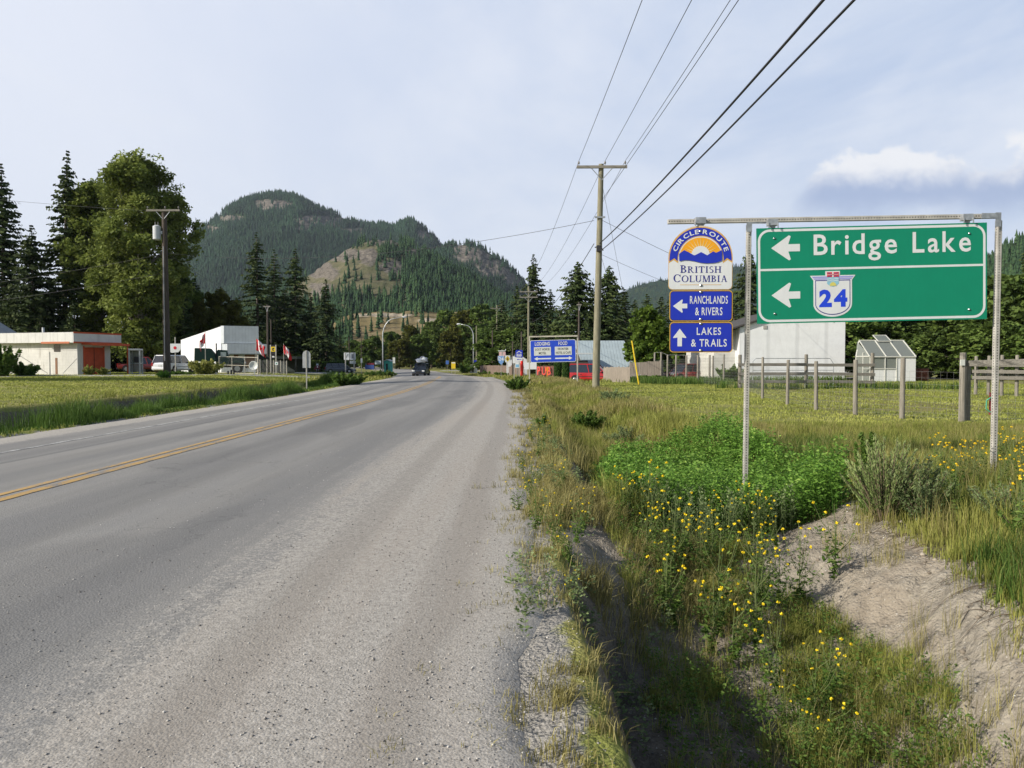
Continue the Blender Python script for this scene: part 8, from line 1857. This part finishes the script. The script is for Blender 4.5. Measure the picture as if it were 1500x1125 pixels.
# 9 mustard plants
M_PETAL = mat('mustard_yellow', (.80, .62, .02), .6); M_ORNG = mat('tansy_yellow', (.74, .52, .02), .6)
def mustard(label, seed, h_, nf, petal, group, name='mustard_plant', spread=.16):
    r = np.random.default_rng(seed); rr = random.Random(seed); o = thing(name, label, 'flowering plant', (0, 0, 0), 0, group)
    m = MB(); tips = []
    m.tube([(0, 0, -.04), (.01, .0, h_ * .5), (.0, .01, h_)], [.005, .004, .002], 5, cap=False); tips.append(Vector((0, .01, h_)))
    for k in range(nf - 1):
        z0 = h_ * (.25 + .5 * rr.random()); a = rr.random() * 6.283; q = spread * (.5 + .8 * rr.random()); zt_ = min(h_ * 1.02, z0 + h_ * (.25 + .35 * rr.random()))
        tip = Vector((math.cos(a) * q, math.sin(a) * q, zt_)); m.tube([(0, 0, z0), (tip.x * .6, tip.y * .6, z0 + (zt_ - z0) * .45), tuple(tip)], [.003, .0025, .0015], 4, cap=False); tips.append(tip)
    m.build('stems', M_STEM, o)
    n = 230; i = r.integers(0, len(tips), n); T_ = np.array([tuple(t) for t in tips])[i]; t = r.random(n) ** .8 * .85
    c = T_ * np.stack([t ** .7 * (t > .2), t ** .7 * (t > .2), .06 + .9 * t], 1) + r.normal(size=(n, 3)) * .014
    d = rand_unit(r, n); d[:, 2] = np.abs(d[:, 2]) * .5; d /= np.linalg.norm(d, axis=1, keepdims=True); sd = np.cross(d, rand_unit(r, n)); s = (.010 + .026 * (1 - t[:, None])) * (.6 + .7 * r.random((n, 1)))
    V = np.empty((n, 4, 3)); V[:, 0] = c - d * s; V[:, 1] = c + sd * s * .4; V[:, 2] = c + d * s; V[:, 3] = c - sd * s * .4
    np_mesh('leaves', V.reshape(-1, 3), np.arange(n * 4).reshape(-1, 4), VM['green'], o, np.repeat(r.random(n), 4))
    Vs = []; 
    for tp in tips:
        if rr.random() < .30: continue
        k = 20; c = np.array(tuple(tp)) + rand_unit(r, k) * np.array([.012, .012, .008]) * (.4 + .6 * r.random((k, 1))); u = rand_unit(r, k) * .0048; v = np.cross(u, rand_unit(r, k)); v = v / np.linalg.norm(v, axis=1, keepdims=True) * .0048
        Vs.append(quads_at(c, u, v, r.random(k))[0])
    V = np.concatenate(Vs); np_mesh('blossoms', V, np.arange(len(V)).reshape(-1, 4), petal, o); return o
GM = 'yellow mustard plants in the ditch'; LM_ = 'yellow-flowered mustard plant on the ditch floor in front of the green weed bed'
mp = [mustard(LM_, 100 + k, .46 + .07 * k, 6 + k, M_PETAL, GM) for k in range(5)]
spots = []
rr = random.Random(4)
while len(spots) < 38:
    y = rr.uniform(5.5, 8.8) ; x = rr.uniform(1.05, 3.1)
    if x < .95 + (8.7 - y) * .05 or x > 1.05 + (y - 4.4) * .62 + .5 or x > 3.0: continue
    spots.append((x, y, GM, LM_))
GR_ = 'yellow mustard plants on the gravel rim'; LR_ = 'yellow-flowered mustard plant on the gravel rim of the ditch'
spots += [(x, y, GR_, LR_) for x, y in [(.12, 6.9), (.28, 6.2), (.40, 5.9), (.50, 6.6), (.33, 5.2), (.62, 7.3), (.10, 8.4), (.22, 9.2), (.48, 8.6), (.0, 10.5), (.25, 12.0), (.4, 13.8), (.18, 14.6), (-.05, 7.8)]]
GB_ = 'yellow mustard plants low in the near ditch'; LB_ = 'yellow-flowered mustard plant low in the near ditch below the bare bank'
spots += [(x, y, GB_, LB_) for x, y in [(1.85, 5.2), (2.02, 4.9), (1.75, 4.75), (1.95, 4.5), (2.2, 5.1), (1.68, 4.3)]]
for k, (x, y, gr__, lb_) in enumerate(spots):
    s = (.75 + .5 * rr.random()) * (.62 if gr__ == GR_ else (.8 if gr__ == GB_ else 1)); b = h1(x, y)
    if k < 5: o = mp[k]; o.location = (x, y, b); o.rotation_euler.z = rr.random() * 6; o.scale = (s, s, s)
    else: dup(mp[k % 5], (x, y, b), rr.random() * 6.28, lb_, gr__, s)
GT = 'orange-yellow weeds on the right bank'; LT = 'small orange-yellow flowering weed in the tall grass by the right sign post'
tp_ = [mustard(LT, 200 + k, .62, 11, M_ORNG, GT, 'tansy_plant', .12) for k in range(3)]
for k in range(36):
    while True:
        y = rr.uniform(5.6, 11); x = rr.uniform(4.2, 8)
        if x < y * .74 and x > y * .55 and x > float(bankpos(y)) - .1: break
    b = h1(x, y); s = .7 + .5 * rr.random()
    if k < 3: tp_[k].location = (x, y, b)
    else: dup(tp_[k % 3], (x, y, b), rr.random() * 6.28, LT, GT, s)

# 10 loose stones
def stones(name, label, x, y, s, cols, seed):
    r = np.random.default_rng(seed); k = len(x); z = np.where(U(x, y) < .05, road_z(U(x, y), y), H(x, y))
    base = np.array([(1, 0, 0), (0, 1, 0), (-1, 0, 0), (0, -1, 0), (0, 0, .75), (0, 0, -.5)], float)
    V = base[None] * (s[:, None, None] * (.6 + .8 * r.random((k, 6, 1)))); a = r.random(k) * 6.283; ca_, sa_ = np.cos(a)[:, None], np.sin(a)[:, None]
    X_ = V[..., 0] * ca_ - V[..., 1] * sa_ + x[:, None]; Y_ = V[..., 0] * sa_ + V[..., 1] * ca_ + y[:, None]; Z_ = V[..., 2] + z[:, None] + s[:, None] * .25
    tri = np.array([(0, 1, 4), (1, 2, 4), (2, 3, 4), (3, 0, 4), (1, 0, 5), (2, 1, 5), (3, 2, 5), (0, 3, 5)])
    F_ = (np.arange(k)[:, None, None] * 6 + tri[None]).reshape(-1, 3)
    m_ = veg_mat(name + '_stone', cols, trans=0, rough=.9, objvar=0, posvar=.1)
    o = np_mesh(name, np.stack([X_, Y_, Z_], 2).reshape(-1, 3), None, m_, Ft=F_, tint=np.repeat(r.random(k), 6)); return tag(o, label, 'stones', kind='stuff')
STC = [(.10, .095, .09), (.24, .225, .21), (.36, .34, .31), (.58, .56, .52)]
x, y = scatter(r, 26000, -4.2, .42, 2.2, 16, lambda x, y: np.interp(U(x, y), [-4.2, -2.4, -1.2, -.4, .4], [.03, .18, .45, .7, 1.0]) * (U(x, y) < scarp_u(y)), 1.5)
stones('gravel', 'loose gravel stones on the right shoulder', x, y, .0032 + .0055 * r.random(len(x)) ** 2.5, STC, 3)
x, y = scatter(r, 16000, .6, 4.4, 2.6, 9, lambda x, y: (U(x, y) > scarp_u(y) + .2) * (.2 + .8 * clump(x, y, 2.5)) * (U(x, y) < bankpos(y)), 1.2)
stones('pebbles', 'small pebbles on the sandy ditch bank', x, y, .003 + .008 * r.random(len(x)) ** 3, STC, 4)
x, y = scatter(r, 5200, 1.6, 4.6, 3.2, 9, lambda x, y: (U(x, y) > np.interp(y, [2, 5, 9], [2.0, 2.2, 2.3])) * (U(x, y) < bankpos(y) + .05) * clump(x, y, 3.1, .46, .64, 5) * (.35 + .65 * ss(6, 8, y) * ss(3.4, 2.6, x) + .4 * ss(-.5, -.1, U(x, y) - bankpos(y))))
stones('soil_clods', 'crumbled lumps of sandy soil on the bare bank', x, y, .006 + .030 * r.random(len(x)) ** 3.2, [(.16, .135, .105), (.24, .205, .16), (.30, .26, .205), (.38, .335, .27)], 9)
# thin roots hanging from the bank rim
m = MB(); rr = random.Random(8)
for k in range(90):
    y = rr.uniform(4.0, 8.6); x = float(bankpos(y)) + rr.uniform(-.25, .05); b = h1(x, y); p = Vector((x, y, b + .01)); pts = [p]
    dx_, dy_ = rr.uniform(-.09, -.03), rr.uniform(-.05, .05)
    for q in range(4):
        x += dx_ + rr.uniform(-.02, .02); y += dy_ + rr.uniform(-.03, .03); pts.append(Vector((x, y, h1(x, y) + rr.uniform(.004, .03))))
    m.tube(pts, [.004, .0035, .003, .002, .001], 4, cap=False)
tag(m.build('roots', mat('root_brown', (.11, .085, .06), .9)), 'thin brown roots trailing from the rim of the bare bank', 'roots', kind='stuff')
